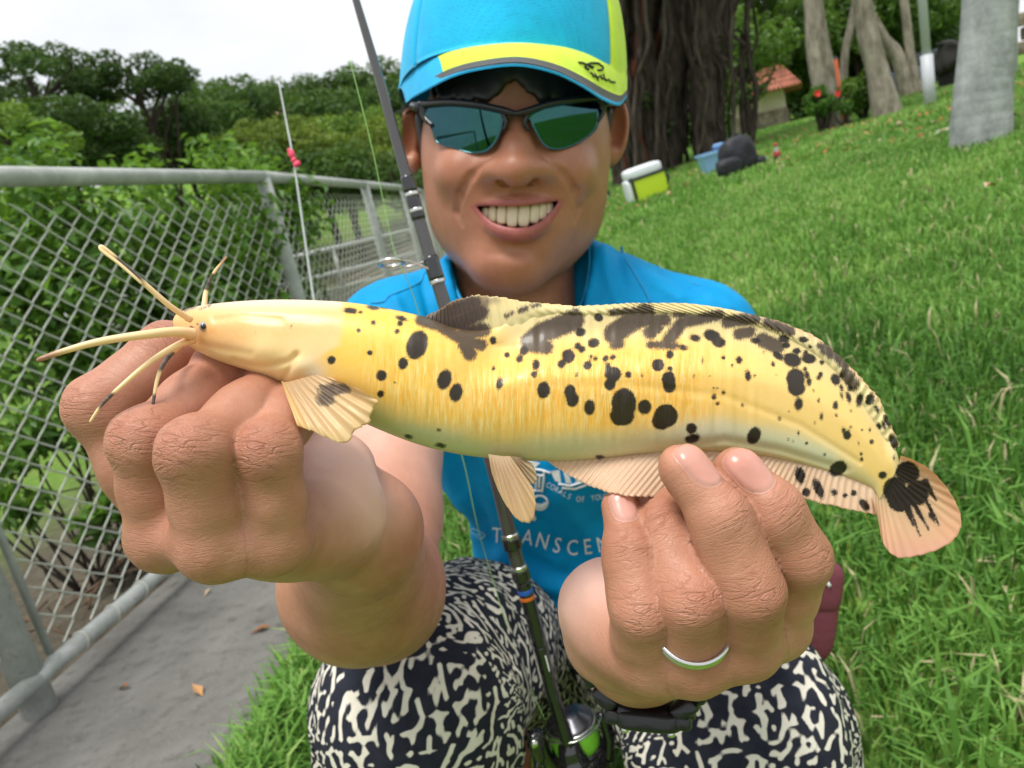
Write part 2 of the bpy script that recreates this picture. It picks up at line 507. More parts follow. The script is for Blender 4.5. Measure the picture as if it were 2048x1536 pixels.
for i in range(len(FEN)):
    c = np.array([FEN[i, 0], FEN[i, 1], 0]); r = .036 if i <= 1 else .030
    Vp, Qp, Tp = post_g(r, -.06, FH - (.0 if i else 0)); g = Geo(); g.add(Vp + c, Qp, Tp); mk('post', g, m_gal.m, fence)
    if i == len(FEN) - 1: break
    d = FEN[i + 1] - FEN[i]; L = np.linalg.norm(d); e = np.array([d[0] / L, d[1] / L, 0]); nrm_ = np.array([e[1], -e[0], 0])
    g = Geo(); g.add(*tube(np.array([c + [0, 0, FH], c + e * L + [0, 0, FH]]), .0255, 18)); mk('top_rail', g, m_gal.m, fence)
    g = Geo(); g.add(*tube(np.array([c + nrm_ * .022 + [0, 0, .085] + e * .0, c + nrm_ * .022 + e * L + [0, 0, .085]]), .0200, 16)); br = mk('bottom_rail', g, m_gal.m, fence)
    if i == 0: ks = range(1, int(L / wp) - 1)
    elif i > 3: ks = range(2, int(L / wp) - 1)
    else: ks = range(1, int(L / wp) - 1)
    ang = math.atan2(e[1], e[0])
    for k in ks:
        ob = bpy.data.objects.new('wire', wire_me); COL.objects.link(ob); ob.parent = fence; ORG[ob.name] = ORG[fence.name]
        q = c + e * (.03 + k * wp) - ORG[fence.name]; q = q + np.array([0, 0, wh / 2 if k % 2 else 0.]); ob.location = q; ob.rotation_euler = (0, 0, ang)
    if i in (1, 2):
        g = Geo(); g.add(*tube(np.array([c + e * .075 + [0, 0, .10], c + e * .075 + [0, 0, FH - .03]]), .009, 10)); mk('tension_bar', g, m_gal.m, fence)
        for s in np.arange(.14, L - .1, .115):
            a = np.linspace(0, 2 * pi, 13); q = c + nrm_ * .022 + e * s + np.array([0, 0, .085])
            g = Geo(); g.add(*tube(q + .0225 * (np.cos(a)[:, None] * nrm_ + np.sin(a)[:, None] * np.array([0, 0, 1.0])) + e * (.006 * np.sin(a))[:, None], .0024, 5, False)); mk('wire_tie', g, m_wire.m, br)
# far handrail beyond the fence, over a concrete bank
m_conc = Mat('bank concrete', (.20, .21, .18), .9, .1); o = m_conc.obj(); m_conc.color(m_conc.mix(m_conc.rng(m_conc.noise(o, 2.5, 6, .7), .35, .65), (.13, .15, .10), (.30, .30, .27)))
bank = mk('retaining_wall', Geo().add(*box((-3.4, 11.2, -.75), (.97, .24, 0), (-.24, .97, 0), (0, 0, 1), 2.7, .35, .95)), m_conc.m, None, False, origin=(-3.4, 11.2, -1.6))
tag(bank, 'mossy grey concrete wall seen through the far fence panels', 'wall')
rail = thing('handrail', 'low grey pipe handrail standing on the mossy concrete wall', 'handrail', (-3.4, 11.0, .2))
for zz_ in (.42, .78):
    g = Geo(); g.add(*tube(np.array([(-5.8, 10.5, zz_), (-.95, 11.7, zz_)]), .035, 10)); mk('rail_pipe', g, m_gal.m, rail)
for t in np.linspace(0, 1, 5):
    g = Geo(); q = np.array([-5.8, 10.5, 0]) * (1 - t) + np.array([-.95, 11.7, 0]) * t; g.add(*tube(np.array([q + [0, 0, .15], q + [0, 0, .80]]), .03, 10)); mk('rail_post', g, m_gal.m, rail)

# ================================================================== leaves
def leaf_mat(name, c0, c1, c2, rough=.45, trans=.35):
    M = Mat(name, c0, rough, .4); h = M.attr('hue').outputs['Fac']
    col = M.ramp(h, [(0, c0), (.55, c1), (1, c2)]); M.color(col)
    tr = M.n('BsdfTranslucent', {'Color': M.mix(.5, col, (.25, .42, .03))}); ms = M.n('MixShader', {'Fac': trans})
    M.t.links.new(M.b.outputs[0], ms.inputs[1]); M.t.links.new(tr.outputs[0], ms.inputs[2]); M.t.links.new(ms.outputs[0], M.t.nodes['Material Output'].inputs['Surface'])
    return M.m
def leaves(cent, nor, size, rg, aspect=.5, fold=.25):
    """pointed leaves folded along the midrib: 6 verts, 4 triangles-worth as 2 quads"""
    n = len(cent); d = nrm(rg.normal(size=(n, 3))); t = nrm(d - (d * nor).sum(1)[:, None] * nor); b = np.cross(nor, t)
    L = (size * rg.uniform(.65, 1.25, n))[:, None]; wd = L * aspect
    base = cent - t * L * .5; tip = cent + t * L * .5 - nor * L * .12
    m1 = cent - t * L * .12; up = nor * wd * fold
    V = np.stack([base, m1 + b * wd * .5 + up, tip, m1 - b * wd * .5 + up], 1)
    i = np.arange(n)[:, None] * 4
    T = np.concatenate([i + np.array([[0, 1, 2]]), i + np.array([[0, 2, 3]])])
    return V.reshape(-1, 3), T
def crown(blobs, per, size, rg, aspect=.5, shell=.55):
    Vs, Ts, Hs, n0 = [], [], [], 0
    for c, r, hb in blobs:
        r = np.broadcast_to(np.asarray(r, float), (3,)); n = max(int(per * (r[0] * r[1] * r[2]) ** (2 / 3.)), 8)
        d = nrm(rg.normal(size=(n, 3))); rad = rg.uniform(shell, 1.08, n) ** .7
        p = np.asarray(c) + d * r * rad[:, None]
        nor = nrm(d * .7 + np.array([0, 0, .7]) + rg.normal(size=(n, 3)) * .55)
        V, T = leaves(p, nor, size, rg, aspect)
        Vs.append(V); Ts.append(T + n0); n0 += len(V)
        Hs.append(np.repeat(np.clip(hb + rg.normal(size=n) * .16, 0, 1), 4))
    return np.concatenate(Vs), np.concatenate(Ts), np.concatenate(Hs)
m_bark = Mat('grey bark', (.16, .14, .115), .9, .1); o = m_bark.obj((1, 1, .25)); m_bark.color(m_bark.mix(m_bark.rng(m_bark.noise(o, 14, 6, .7), .35, .65), (.085, .072, .058), (.24, .22, .19))); m_bark.normal(m_bark.bump(m_bark.noise(o, 22, 5, .7), .7, .02))
m_dbark = Mat('dark bark', (.05, .04, .032), .9, .1); m_dbark.normal(m_dbark.bump(m_dbark.noise(m_dbark.obj((1, 1, .2)), 30, 5, .7), .7, .02))
def spread_blobs(c, R, nb, rb, rg, hue, flat=1.0, top=.3):
    out = []
    for i in range(nb):
        d = nrm(rg.normal(size=3)); k = rg.uniform(.35, 1) ** .6
        p = np.asarray(c) + d * np.asarray(R) * k
        s = rb * rg.uniform(.6, 1.3)
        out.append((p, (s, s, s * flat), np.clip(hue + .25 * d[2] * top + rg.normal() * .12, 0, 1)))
    return out
def tree(name, label, base, c, R, nb, rb, per, size, mat, seed, hue=.5, flat=.7, trunk_r=.2, group=None, bark=None, cat='tree', shell=.55):
    rg = np.random.default_rng(seed); t = thing(name, label, cat, base, group)
    bl = spread_blobs(c, R, nb, rb, rg, hue, flat)
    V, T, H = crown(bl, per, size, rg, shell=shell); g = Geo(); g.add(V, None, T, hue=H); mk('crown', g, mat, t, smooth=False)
    base = np.asarray(base, float); c = np.asarray(c, float)
    g = Geo(); bend = rg.normal(size=3) * trunk_r * 1.2
    tp = spline([base - [0, 0, .2], base * .6 + c * .4 + bend * [1, 1, 0], c + [0, 0, -.15 * R[2]], c + [0, 0, .4 * R[2]]], 16)
    g.add(*tube(tp, np.linspace(trunk_r, trunk_r * .3, 16), 10)); 
    for p, r, h in bl[:max(4, nb // 3)]:
        s = tp[rg.integers(5, 11)]; m = (s + p) / 2 + rg.normal(size=3) * .08 * R[0]
        g.add(*tube(spline([s, m, p], 8), np.linspace(trunk_r * .42, trunk_r * .08, 8), 6))
    mk('trunk', g, bark or m_bark.m, t)
    return t
m_lf1 = leaf_mat('glossy shrub leaf', (.035, .085, .014), (.075, .19, .022), (.19, .36, .045))
m_lf2 = leaf_mat('hill foliage', (.022, .050, .012), (.045, .105, .020), (.10, .19, .030), .6, .2)
m_lf3 = leaf_mat('yellow green foliage', (.06, .10, .015), (.13, .19, .025), (.24, .30, .045), .6, .3)
m_lf4 = leaf_mat('dark foliage', (.014, .032, .008), (.036, .080, .015), (.085, .165, .028), .5, .15)
m_lf5 = leaf_mat('light park foliage', (.04, .095, .014), (.10, .20, .028), (.23, .35, .05), .5, .3)
def at(px, py, Y):
    r = WD(Q(px, py, 1.0)); return CAM + r * (Y / r[1])
def base_under(p): return gp(p[0], p[1])
# shrubs right behind the mesh
rg0 = np.random.default_rng(11)
SHR = [('shrub', 'leafy green shrub pressing against the near fence panel', [(at(60, 480, 2.7), .42), (at(180, 560, 2.75), .38), (at(30, 650, 2.6), .36), (at(150, 690, 2.6), .30), (at(290, 470, 3.0), .36), (at(20, 430, 2.9), .34)], 31),
       ('shrub', 'leafy green shrub behind the fence below the catfish whiskers', [(at(330, 560, 2.9), .34), (at(420, 500, 3.2), .42), (at(300, 660, 2.8), .30), (at(430, 600, 3.0), .34), (at(380, 430, 3.4), .36), (at(230, 780, 2.55), .20)], 32),
       ('shrub', 'taller shrub whose shoots rise above the top rail near a post', [(at(520, 430, 3.9), .42), (at(470, 350, 4.2), .24), (at(520, 560, 3.8), .40), (at(545, 395, 3.6), .18), (at(425, 318, 4.4), .16), (at(480, 470, 3.6), .4)], 33),
       ('shrub', 'low sparse shrub at the foot of the fence over bare soil', [(at(30, 800, 2.3), .24), (at(120, 860, 2.25), .16), (at(60, 900, 2.2), .15), (at(240, 880, 2.4), .14), (at(180, 1050, 2.1), .07), (at(250, 1010, 2.2), .09), (at(40, 1010, 2.1), .08)], 34)]
for nm, lab, bl, sd in SHR:
    rg = np.random.default_rng(sd); b0 = np.mean([b[0] for b in bl], 0); t = thing(nm, lab, 'shrub', base_under(b0))
    sub = []
    for c, r in bl:
        for k in range(9):
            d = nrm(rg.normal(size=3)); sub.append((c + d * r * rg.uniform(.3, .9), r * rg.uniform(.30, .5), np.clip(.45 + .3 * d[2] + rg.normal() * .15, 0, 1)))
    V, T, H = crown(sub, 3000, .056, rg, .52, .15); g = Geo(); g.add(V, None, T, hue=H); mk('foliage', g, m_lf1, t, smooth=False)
    g = Geo(); b_ = base_under(b0)
    for c, r, h in sub[::3]:
        q0 = gp(c[0] * .5 + b_[0] * .5, c[1] * .5 + b_[1] * .5); m = (q0 + c) / 2 + rg.normal(size=3) * .12
        g.add(*tube(spline([q0, m, c], 9), np.linspace(.006, .002, 9), 5))
    mk('stems', g, m_dbark.m, t)
# dry twigs on the soil behind the mesh
g = Geo()
for i in range(60):
    p0 = gp(rg0.uniform(-2.4, -1.25), rg0.uniform(1.7, 4)); d = rg0.normal(size=3) * [.25, .25, .04]
    if p0[0] > fence_x(p0[1]) - .12: continue
    g.add(*tube(spline([p0 + [0, 0, .02], p0 + d * .5 + [0, 0, .05], p0 + d + [0, 0, .03]], 6), rg0.uniform(.002, .006), 5))
tag(mk('fallen_twigs', g, Mat('dry twig', (.12, .075, .045), .9).m), 'dry brown twigs lying on the soil behind the fence', 'twigs', kind='stuff')

# ---- wooded hillside
def hill_tree(px, py, Y, rx, rz, mat, hue, seed, lab, nb=16, rb=None, per=60, size=.34, flat=.75, grp='trees on the hillside', nm='hill_tree', shell=.55):
    c = at(px, py, Y); b = base_under(c); b[2] = min(b[2], c[2] - rz * 1.3)
    return tree(nm, lab, b, c, (rx, rx, rz), nb, rb or rx * .36, per, size, mat, seed, hue, flat, .05 * rx + .08, grp, m_dbark.m, shell=shell)
L1 = 'broad flat-topped dark tree rising above the fence rail'
hill_tree(70, 195, 22, 2.1, 1.3, m_lf2, .40, 101, 'broad dark spreading tree standing nearest the mesh fence', 40, .50, 1700, .15, .55, None)
hill_tree(265, 158, 24, 2.0, .62, m_lf2, .38, 102, 'flat-topped tree reaching out in front of the open sky', 40, .42, 1900, .15, .5, None)
hill_tree(120, 285, 21, 2.2, .9, m_lf2, .45, 103, 'low dark bushy tree under the broad spreading tree', 30, .55, 1300, .17, .6, None)
hill_tree(300, 275, 26, 2.3, 1.0, m_lf2, .35, 104, 'dark round tree below the flat-topped tree', 30, .6, 1100, .18, .6, None)
hill_tree(20, 300, 15, 1.2, .7, m_lf5, .6, 105, 'bright green bush at the left end of the hillside', 24, .35, 2600, .11, .7, None) 
sd = 200
rgh = np.random.default_rng(9)
for (px, py, Y, rx, rz, mat, hue, lab) in [
  (430,235,40,2.8,1.6,m_lf2,.45,'mid green rounded tree on the wooded hillside'),(500,250,42,2.6,1.4,m_lf2,.55,'mid green rounded tree on the wooded hillside'),
  (395,265,34,2.0,1.2,m_lf2,.5,'mid green rounded tree on the wooded hillside'),(600,255,50,3.2,1.6,m_lf2,.5,'mid green rounded tree on the wooded hillside'),
  (690,230,52,3.2,1.7,m_lf2,.6,'mid green rounded tree on the wooded hillside'),(770,225,50,2.8,1.9,m_lf2,.55,'mid green rounded tree on the wooded hillside'),
  (840,250,50,2.8,1.8,m_lf2,.5,'mid green rounded tree on the wooded hillside'),(560,205,64,2.6,1.3,m_lf4,.8,'dark pointed tree on the skyline ridge'),
  (620,190,66,2.6,1.3,m_lf4,.8,'dark pointed tree on the skyline ridge'),(690,180,66,2.8,1.3,m_lf4,.8,'dark pointed tree on the skyline ridge'),(760,170,66,3.0,1.6,m_lf4,.8,'dark pointed tree on the skyline ridge'),
  (465,205,60,2.4,1.2,m_lf4,.85,'dark pointed tree on the skyline ridge'),(410,195,58,2.0,1.0,m_lf4,.85,'dark pointed tree on the skyline ridge'),
  (540,310,30,2.0,.9,m_lf3,.55,'feathery yellow-green tree along the foot of the hill'),(630,315,30,1.9,.9,m_lf3,.6,'feathery yellow-green tree along the foot of the hill'),
  (720,300,30,2.0,1.1,m_lf3,.65,'feathery yellow-green tree along the foot of the hill'),(800,310,32,2.0,1.1,m_lf3,.55,'feathery yellow-green tree along the foot of the hill'),
  (455,305,30,1.7,.9,m_lf3,.45,'feathery yellow-green tree along the foot of the hill'),(860,330,32,1.6,1.2,m_lf3,.4,'feathery yellow-green tree along the foot of the hill'),(370,318,28,1.5,.7,m_lf3,.4,'feathery yellow-green tree along the foot of the hill'),
  (240,325,24,1.6,.6,m_lf5,.5,'feathery yellow-green tree along the foot of the hill'),(640,290,40,2.2,1.2,m_lf5,.6,'mid green rounded tree on the wooded hillside'),(740,270,42,2.4,1.2,m_lf5,.5,'mid green rounded tree on the wooded hillside'),
  (560,345,26,1.5,.8,m_lf2,.6,'low bush at the water side of the hill'),(680,350,26,1.6,.8,m_lf2,.6,'low bush at the water side of the hill'),(790,360,26,1.6,.8,m_lf2,.5,'low bush at the water side of the hill'),(880,370,24,1.2,.8,m_lf2,.5,'low bush at the water side of the hill')]:
    sd += 1
    hill_tree(px, py, Y, rx, rz, mat, hue, sd, lab, 24, rx * .36, 16 * 60 / (.0062 * Y + .04) ** 1.0 / 10 if False else 22 / (.0055 * Y + .04) ** 2, .0055 * Y + .04, .7, lab.split(' ')[0] + ' trees on the hillside' if 'tree' in lab else 'bushes below the hill')
# pink-roofed house glimpsed on the hill
hc = at(560, 243, 58); h_ = thing('hill_house', 'far house with pinkish roof half hidden in hillside trees', 'house', hc - [0, 0, 1.2])
g = Geo(); g.add(*box(hc - [0, 0, .4], (1, 0, 0), (0, 1, 0), (0, 0, 1), 1.3, .8, .7)); mk('wall', g, Mat('pink plaster', (.55, .36, .32), .9).m, h_, False)
g = Geo(); g.add(np.array([hc + v for v in [(-1.6, -1.1, .3), (1.6, -1.1, .3), (1.6, 1.1, .3), (-1.6, 1.1, .3), (-1.0, 0, .95), (1.0, 0, .95)]]), [[0, 1, 5, 4], [2, 3, 4, 5]], [[1, 2, 5], [3, 0, 4]]); mk('roof', g, Mat('pink roof', (.50, .25, .21), .9).m, h_, False)
for xx in (-.6, .2):
    g = Geo(); g.add(*box(hc + [xx, -.82, -.3], (1, 0, 0), (0, 1, 0), (0, 0, 1), .22, .04, .22)); mk('window', g, Mat('dark pane', (.02, .025, .03), .1).m, h_, False)
# ================================================================== the park on the right
def palm_trunk(name, label, base_px, pts, wid, Y, mat, group=None, crown_c=None):
    """trunk through photo points at forward distance Y; wid: photo widths"""
    q = np.array([at(x, y, Y) for x, y in pts]); b = gp(q[-1][0], q[-1][1])
    q = np.vstack([q[:-1], [b[0], b[1], b[2] - .15]])
    rad = np.array(wid) * Y / F / 2
    t = thing(name, label, 'tree', b, group)
    up = nrm(q[0] - q[1]); 
    ext = [q[0] + up * k for k in (4.5, 3., 1.5)]
    q = np.vstack([ext, q]); rad = np.r_[rad[0] * .8, rad[0] * .88, rad[0] * .95, rad]
    s = spline(np.hstack([q, rad[:, None]]), 90)
    s[:, 3] *= 1 + .006 * np.sin(np.arange(90) * 2.4) + .015 * vnoise(np.arange(90) * .7, 2.)
    g = Geo(); g.add(*tube(s[:, :3], s[:, 3], 22)); mk('trunk', g, mat, t)
    return t, ext[0]
def frond_crown(t, top, n, L, mat, seed):
    rg = np.random.default_rng(seed); g = Geo()
    for k in range(n):
        a = k / n * 2 * pi + rg.normal() * .15; el = rg.uniform(.1, 1.1); d = np.array([cos(a) * cos(el), sin(a) * cos(el), sin(el)])
        s = spline([top, top + d * L * .5, top + d * L - [0, 0, L * .35]], 22); tt, N, B = frames(s)
        hz = nrm(np.cross(tt, [0, 0, 1.0])); 
        for sg in (-1, 1):
            b0 = s; tip = s + hz * sg * L * .22 * np.sin(np.linspace(.25, pi * .95, 22))[:, None] - [0, 0, L * .06] + tt * L * .06
            V = np.stack([b0, (b0 + tip) / 2 + tt * .03, tip], 1); i = np.arange(22)[:, None] * 3
            g.add(V.reshape(-1, 3), None, i + np.array([[0, 1, 2]]), hue=np.full(66, rg.uniform(.3, .8)))
        g.add(*tube(s, np.linspace(.03, .006, 22), 5), hue=np.full(22 * 5 + 2, .7))
    mk('crown', g, mat, t, smooth=False)
m_palm = Mat('pale palm bark', (.30, .31, .31), .9, .1); o = m_palm.obj()
c_ = m_palm.mix(m_palm.rng(m_palm.noise(m_palm.obj((1, 1, .6)), 6, 6, .7), .35, .65), (.22, .235, .235), (.42, .435, .43)); wv = m_palm.n('TexWave', {'Vector': m_palm.obj((0, 0, 1)), 'Scale': 5.0, 'Distortion': 2.0, 'Detail': 3.0}, bands_direction='Z').outputs['Fac']
m_palm.color(m_palm.mix(m_palm.rng(wv, .0, .3, .10, 0), c_, (.15, .155, .15))); m_palm.normal(m_palm.bump(m_palm.noise(o, 18, 5, .7), .4, .02))
m_tan = Mat('tan bark', (.25, .21, .16), .9, .1); c_ = m_tan.mix(m_tan.rng(m_tan.noise(m_tan.obj((1, 1, .4)), 9, 6, .7), .35, .65), (.14, .12, .09), (.38, .34, .28)); m_tan.color(c_)
t, top = palm_trunk('palm_tree', 'thick smooth grey palm trunk standing on the lawn', None, [(1982,-20),(1972,120),(1963,220),(1958,292)], [94,98,104,112], 4.7, m_palm.m); frond_crown(t, top, 11, 2.4, m_lf1, 1)
Yt = min(float(ground_hit(1662, 222)[1]), 10.5); t, top = palm_trunk('palm_tree', 'pale slim palm trunk behind the red hibiscus bush', None, [(1625,-10),(1634,80),(1645,150),(1662,224)], [34,42,46,36], Yt, m_tan.m); frond_crown(t, top, 11, 2.2, m_lf4, 2)
Yt2 = min(float(ground_hit(1772, 203)[1]), 10.0); t, top = palm_trunk('palm_tree', 'leaning tan palm trunk beside the round bush', None, [(1722,-10),(1738,80),(1757,150),(1774,205)], [36,38,42,62], Yt2, m_tan.m); frond_crown(t, top, 11, 2.2, m_lf4, 3)
for pts, wd, lab in (([(1700,60),(1690,110),(1676,190)], [14,14,18], 'thin pale trunk leaning across the gap between two palms'), ([(1775,90),(1798,130),(1815,180)], [20,22,28], 'thin forked trunk in the shade by the lamp pole'), ([(1815,60),(1822,120),(1835,178)], [16,18,26], 'thin upright trunk in the shade by the lamp pole'), ([(1768,70),(1800,110),(1822,172)], [12,14,18], 'slanting thin trunk crossing the forked one')):
    palm_trunk('tree_trunk', lab, None, pts, wd, Yt2 + 5, m_tan.m)
# lamp pole
pb = ground_hit(1858, 186); pb = pb if pb[1] < 13 else gp(*at(1858, 186, 9.5)[:2]); pl = thing('lamp_pole', 'slim pale grey lamp pole with wider base on the lawn', 'lamp pole', pb)
m_pole = Mat('pale painted steel', (.48, .50, .53), .45, .4)
q = np.array([at(1842, -30, pb[1]), at(1853, 110, pb[1]), pb]); r_ = pb[1] / F
g = Geo(); g.add(*tube(np.array([q[0] + (q[0] - q[1]) * 1.5, q[1]]), 8 * r_, 14)); mk('shaft', g, m_pole.m, pl)
g = Geo(); g.add(*tube(np.array([q[1], q[2] - [0, 0, .1]]), 11 * r_, 14)); mk('base_tube', g, m_pole.m, pl)
g = Geo(); tp_ = q[0] + (q[0] - q[1]) * 1.5; g.add(*lathe([(0, .05), (.05, .16), (.25, .2), (.4, .1), (.42, .01)], tp_, (0, 0, 1), 16)); mk('lamp_head', g, Mat('milky lamp glass', (.7, .7, .66), .4).m, pl)
# banyan with hanging roots
bb = gp(*at(1345, 322, 12.5)[:2]); bn = thing('banyan_tree', 'huge dark banyan with curtains of hanging aerial roots', 'tree', bb)
rgb = np.random.default_rng(77); k_ = bb[1] / F
m_root = Mat('banyan root', (.07, .055, .045), .9, .1); o = m_root.obj((1, 1, .15)); m_root.color(m_root.mix(m_root.rng(m_root.noise(o, 16, 5, .7), .35, .65), (.025, .019, .016), (.105, .085, .07)))
m_rred = Mat('young reddish root', (.10, .035, .022), .9, .1)
g = Geo()
for i in range(20):
    x0 = rgb.uniform(1225, 1465); dY = rgb.uniform(0, 1.2)
    p = [at(x0 + rgb.uniform(-30, 30), -320, bb[1] + dY), at(x0 + rgb.uniform(-20, 20), 60, bb[1] + dY), at(x0 + rgb.uniform(-12, 12), 200, bb[1] + dY), at(x0, 330 - .16 * (x0 - 1330), bb[1] + dY)]
    p[-1][2] = terrain(p[-1][0], p[-1][1]) - .1
    r = rgb.uniform(14, 34) * k_ / 1.0; s = spline(p, 40); g.add(*tube(s, r * (1 + .25 * vnoise(np.arange(40) * .4, i * 3.3)) * np.linspace(1.1, .8, 40), 12))
mk('trunk', g, m_root.m, bn)
for i in range(46):
    x0 = rgb.uniform(1225, 1505); dY = rgb.uniform(-.9, .6); en = rgb.random() < .62
    yb = rgb.uniform(235, 330) if en else rgb.uniform(80, 230)
    p = [at(x0 + rgb.uniform(-50, 50), -200, bb[1] + dY), at(x0 + rgb.uniform(-22, 22), 40, bb[1] + dY), at(x0 + rgb.uniform(-14, 14), yb * .6, bb[1] + dY), at(x0 + rgb.uniform(-10, 10), yb, bb[1] + dY)]
    if en: p.append(np.r_[p[-1][:2], terrain(p[-1][0], p[-1][1]) - .05])
    r = (rgb.uniform(2.5, 7) if en else rgb.uniform(1.5, 4)) * k_; n_ = 36; s = spline(p, n_)
    s[:, :2] += .05 * np.stack([vnoise(np.arange(n_) * .35, i * 1.7), vnoise(np.arange(n_) * .35, i * 2.9)], 1)
    g = Geo(); g.add(*tube(s, r * np.linspace(1, .8, n_), 7)); mk('aerial_root', g, (m_rred if i % 7 == 0 else m_root).m, bn)
bl = spread_blobs(at(1400, -170, bb[1] + .5), (3.6, 2.5, .9), 40, .62, rgb, .35, .6)
bl += spread_blobs(at(1270, 250, bb[1] + .2), (.5, .5, .55), 12, .26, rgb, .45, .8) + spread_blobs(at(1320, 290, bb[1] + .7), (.7, .4, .25), 10, .22, rgb, .5, .8)
V, T, H = crown(bl, 1500, .12, rgb, .5, .4); g = Geo(); g.add(V, None, T, hue=H); mk('crown', g, m_lf4, bn, smooth=False)
# park trees behind
PT = [(1555,70,30,3.4,2.2,m_lf5,.45,'light green tree above the tile-roofed hut'),(1500,20,26,2.8,1.8,m_lf5,.25,'dark tree between the banyan and the hut'),(1590,125,36,2.2,1.2,m_lf5,.6,'small bright tree growing behind the hut'),
 (1690,20,28,2.6,1.6,m_lf5,.3,'deep shaded tree behind the pale slim palm'),(1780,30,28,2.6,1.6,m_lf5,.3,'deep shaded tree behind the leaning palm'),(1850,20,30,2.2,1.8,m_lf5,.4,'mid green tree behind the lamp pole'),
 (1720,100,30,3.0,1.8,m_lf4,.5,'wide shaded tree closing the gap between the palms'),(1830,110,34,2.6,1.4,m_lf5,.35,'shaded tree left of the white building'),(1900,90,36,1.5,.9,m_lf5,.6,'bright bush in front of the white building'),(1480,120,20,1.3,1.1,m_lf5,.4,'leafy tree standing at the left of the hut'),
 (950,260,42,3,2.4,m_lf2,.45,'distant dark tree beside the sunglasses')]
for i, (px, py, Y, rx, rz, mat, hue, lab) in enumerate(PT):
    c = at(px, py, Y); b = gp(c[0], c[1]); b[2] = min(b[2], c[2] - rz)
    tree('park_tree', lab, b, c, (rx, rx * .8, rz), 30, rx * .32, 24 / (.0055 * Y + .05) ** 2, .0055 * Y + .05, mat, 400 + i, hue, .75, .14, None, m_dbark.m)
for i, (px, py) in enumerate([(1180,318),(1240,300),(1300,290),(1370,275),(1430,262),(1500,250),(1560,232),(1610,222),(1660,212),(1720,200),(1790,190),(1850,172),(1120,330),(1060,340),(990,350),(930,360)]):
    Y = 36 + 3 * (i % 3); c = at(px, py, Y); b = gp(c[0], c[1]); c[2] = max(c[2], b[2] + .6); rx = 1.9
    tree('hedge_tree', ['rounded hedge tree closing the view beyond the lawn', 'leafy hedge tree with lighter crown beyond the lawn', 'dense dark hedge tree beyond the lawn'][i % 3], b, c, (rx, rx * .7, 1.5), 20, .7, 24 / .24 ** 2, .24, [m_lf2, m_lf5, m_lf4][i % 3], 700 + i, .5, .8, .1, 'hedge trees behind the lawn', m_dbark.m)
# bushes
def bush(px, py, rpx, Y, lab, seed, mat=m_lf5, hue=.6, flowers=None, nm='bush'):
    rg = np.random.default_rng(seed); c = at(px, py, Y); r = rpx * Y / F; b = gp(c[0], c[1]); t = thing(nm, lab, 'bush', b)
    bl = spread_blobs(c, (r * .75, r * .75, r * .7), 26, r * .36, rg, hue, .85); V, T, H = crown(bl, 30 / (.05 + r * .07) ** 2, .05 + r * .07, rg, .5, .3)
    g = Geo(); g.add(V, None, T, hue=H); mk('foliage', g, mat, t, smooth=False)
    g = Geo()
    for q, rr_, h in bl[:8]: g.add(*tube(spline([b - [0, 0, .05], (b + q) / 2 + rg.normal(size=3) * .05, q], 7), np.linspace(.02, .006, 7), 5))
    mk('stems', g, m_dbark.m, t)
    for fx, fy in flowers or ():
        p = at(fx, fy, Y - r * .8); g = Geo(); n = 5
        for k in range(n):
            a = k / n * 2 * pi; d = WD([cos(a), sin(a), .45]); V, T_ = leaves(np.array([p + d * .025]), nrm(WD([[-.3 * cos(a), -.3 * sin(a), 1.0]])), .055, rg, .8); g.add(V, None, T_)
        mk('flower', g, Mat('red petal', (.62, .03, .02), .6).m, t, smooth=False)
bush(1722, 178, 48, Yt2 + .4, 'round clipped green bush between two palm trunks', 501)
bush(1640, 205, 34, Yt - .2, 'hibiscus bush with two red flowers at the pale palm', 502, m_lf1, .45, [(1634,187),(1674,188)])
bush(1690, 215, 18, Yt - .4, 'small low bush at the foot of the hibiscus', 503, m_lf1, .5)
bush(1490, 190, 22, Yt + 6, 'dark bush at the corner of the hut', 504, m_lf4, .8)
ob_ = at(1672, 155, Yt + 1); sg = thing('safety_post', 'orange post standing behind the hibiscus bush', 'post', gp(ob_[0], ob_[1])); g = Geo(); g.add(*tube(np.array([gp(ob_[0], ob_[1]), ob_ + [0, 0, .25]]), .05, 10)); mk('post', g, Mat('orange paint', (.70, .13, .02), .5).m, sg); g = Geo(); g.add(*lathe([(0, .05), (.03, .045), (.05, .01)], ob_ + [0, 0, .25], (0, 0, 1), 12)); mk('cap', g, Mat('dark cap', (.05, .05, .05), .5).m, sg)
# hut with tiled roof
hy = 24.0; k = hy / F
hb = at(1540, 246, hy); hz0 = float(terrain(hb[0], hb[1]))
hut = thing('hut', 'cream-walled hut with red tiled roof behind the banyan', 'hut', (hb[0], hb[1], hz0))
c0 = at(1475, 262, hy); c1 = at(1572, 232, hy - .6); dirx = nrm((c1 - c0) * [1, 1, 0]); diry = np.array([-dirx[1], dirx[0], 0]); wl = np.linalg.norm((c1 - c0)[:2])
zt = at(1560, 176, hy)[2]; zb = min(c0[2], hz0) - .3
mid = (c0 + c1) / 2; cen = np.array([mid[0], mid[1], (zt + zb) / 2]) + diry * 1.2
m_crm = Mat('cream plaster', (.58, .52, .38), .9); m_crm.color(m_crm.mix(m_crm.rng(m_crm.noise(m_crm.obj(), 2, 5, .7), .4, .7), (.50, .45, .32), (.64, .58, .44)))
g = Geo(); g.add(*box(cen, dirx, diry, (0, 0, 1), wl / 2, 1.2, (zt - zb) / 2)); mk('wall', g, m_crm.m, hut, False)
m_stone = Mat('stone footing', (.22, .18, .13), .9); m_stone.color(m_stone.mix(m_stone.rng(m_stone.noise(m_stone.obj(), 5, 5, .7), .4, .6), (.14, .11, .08), (.30, .25, .19)))
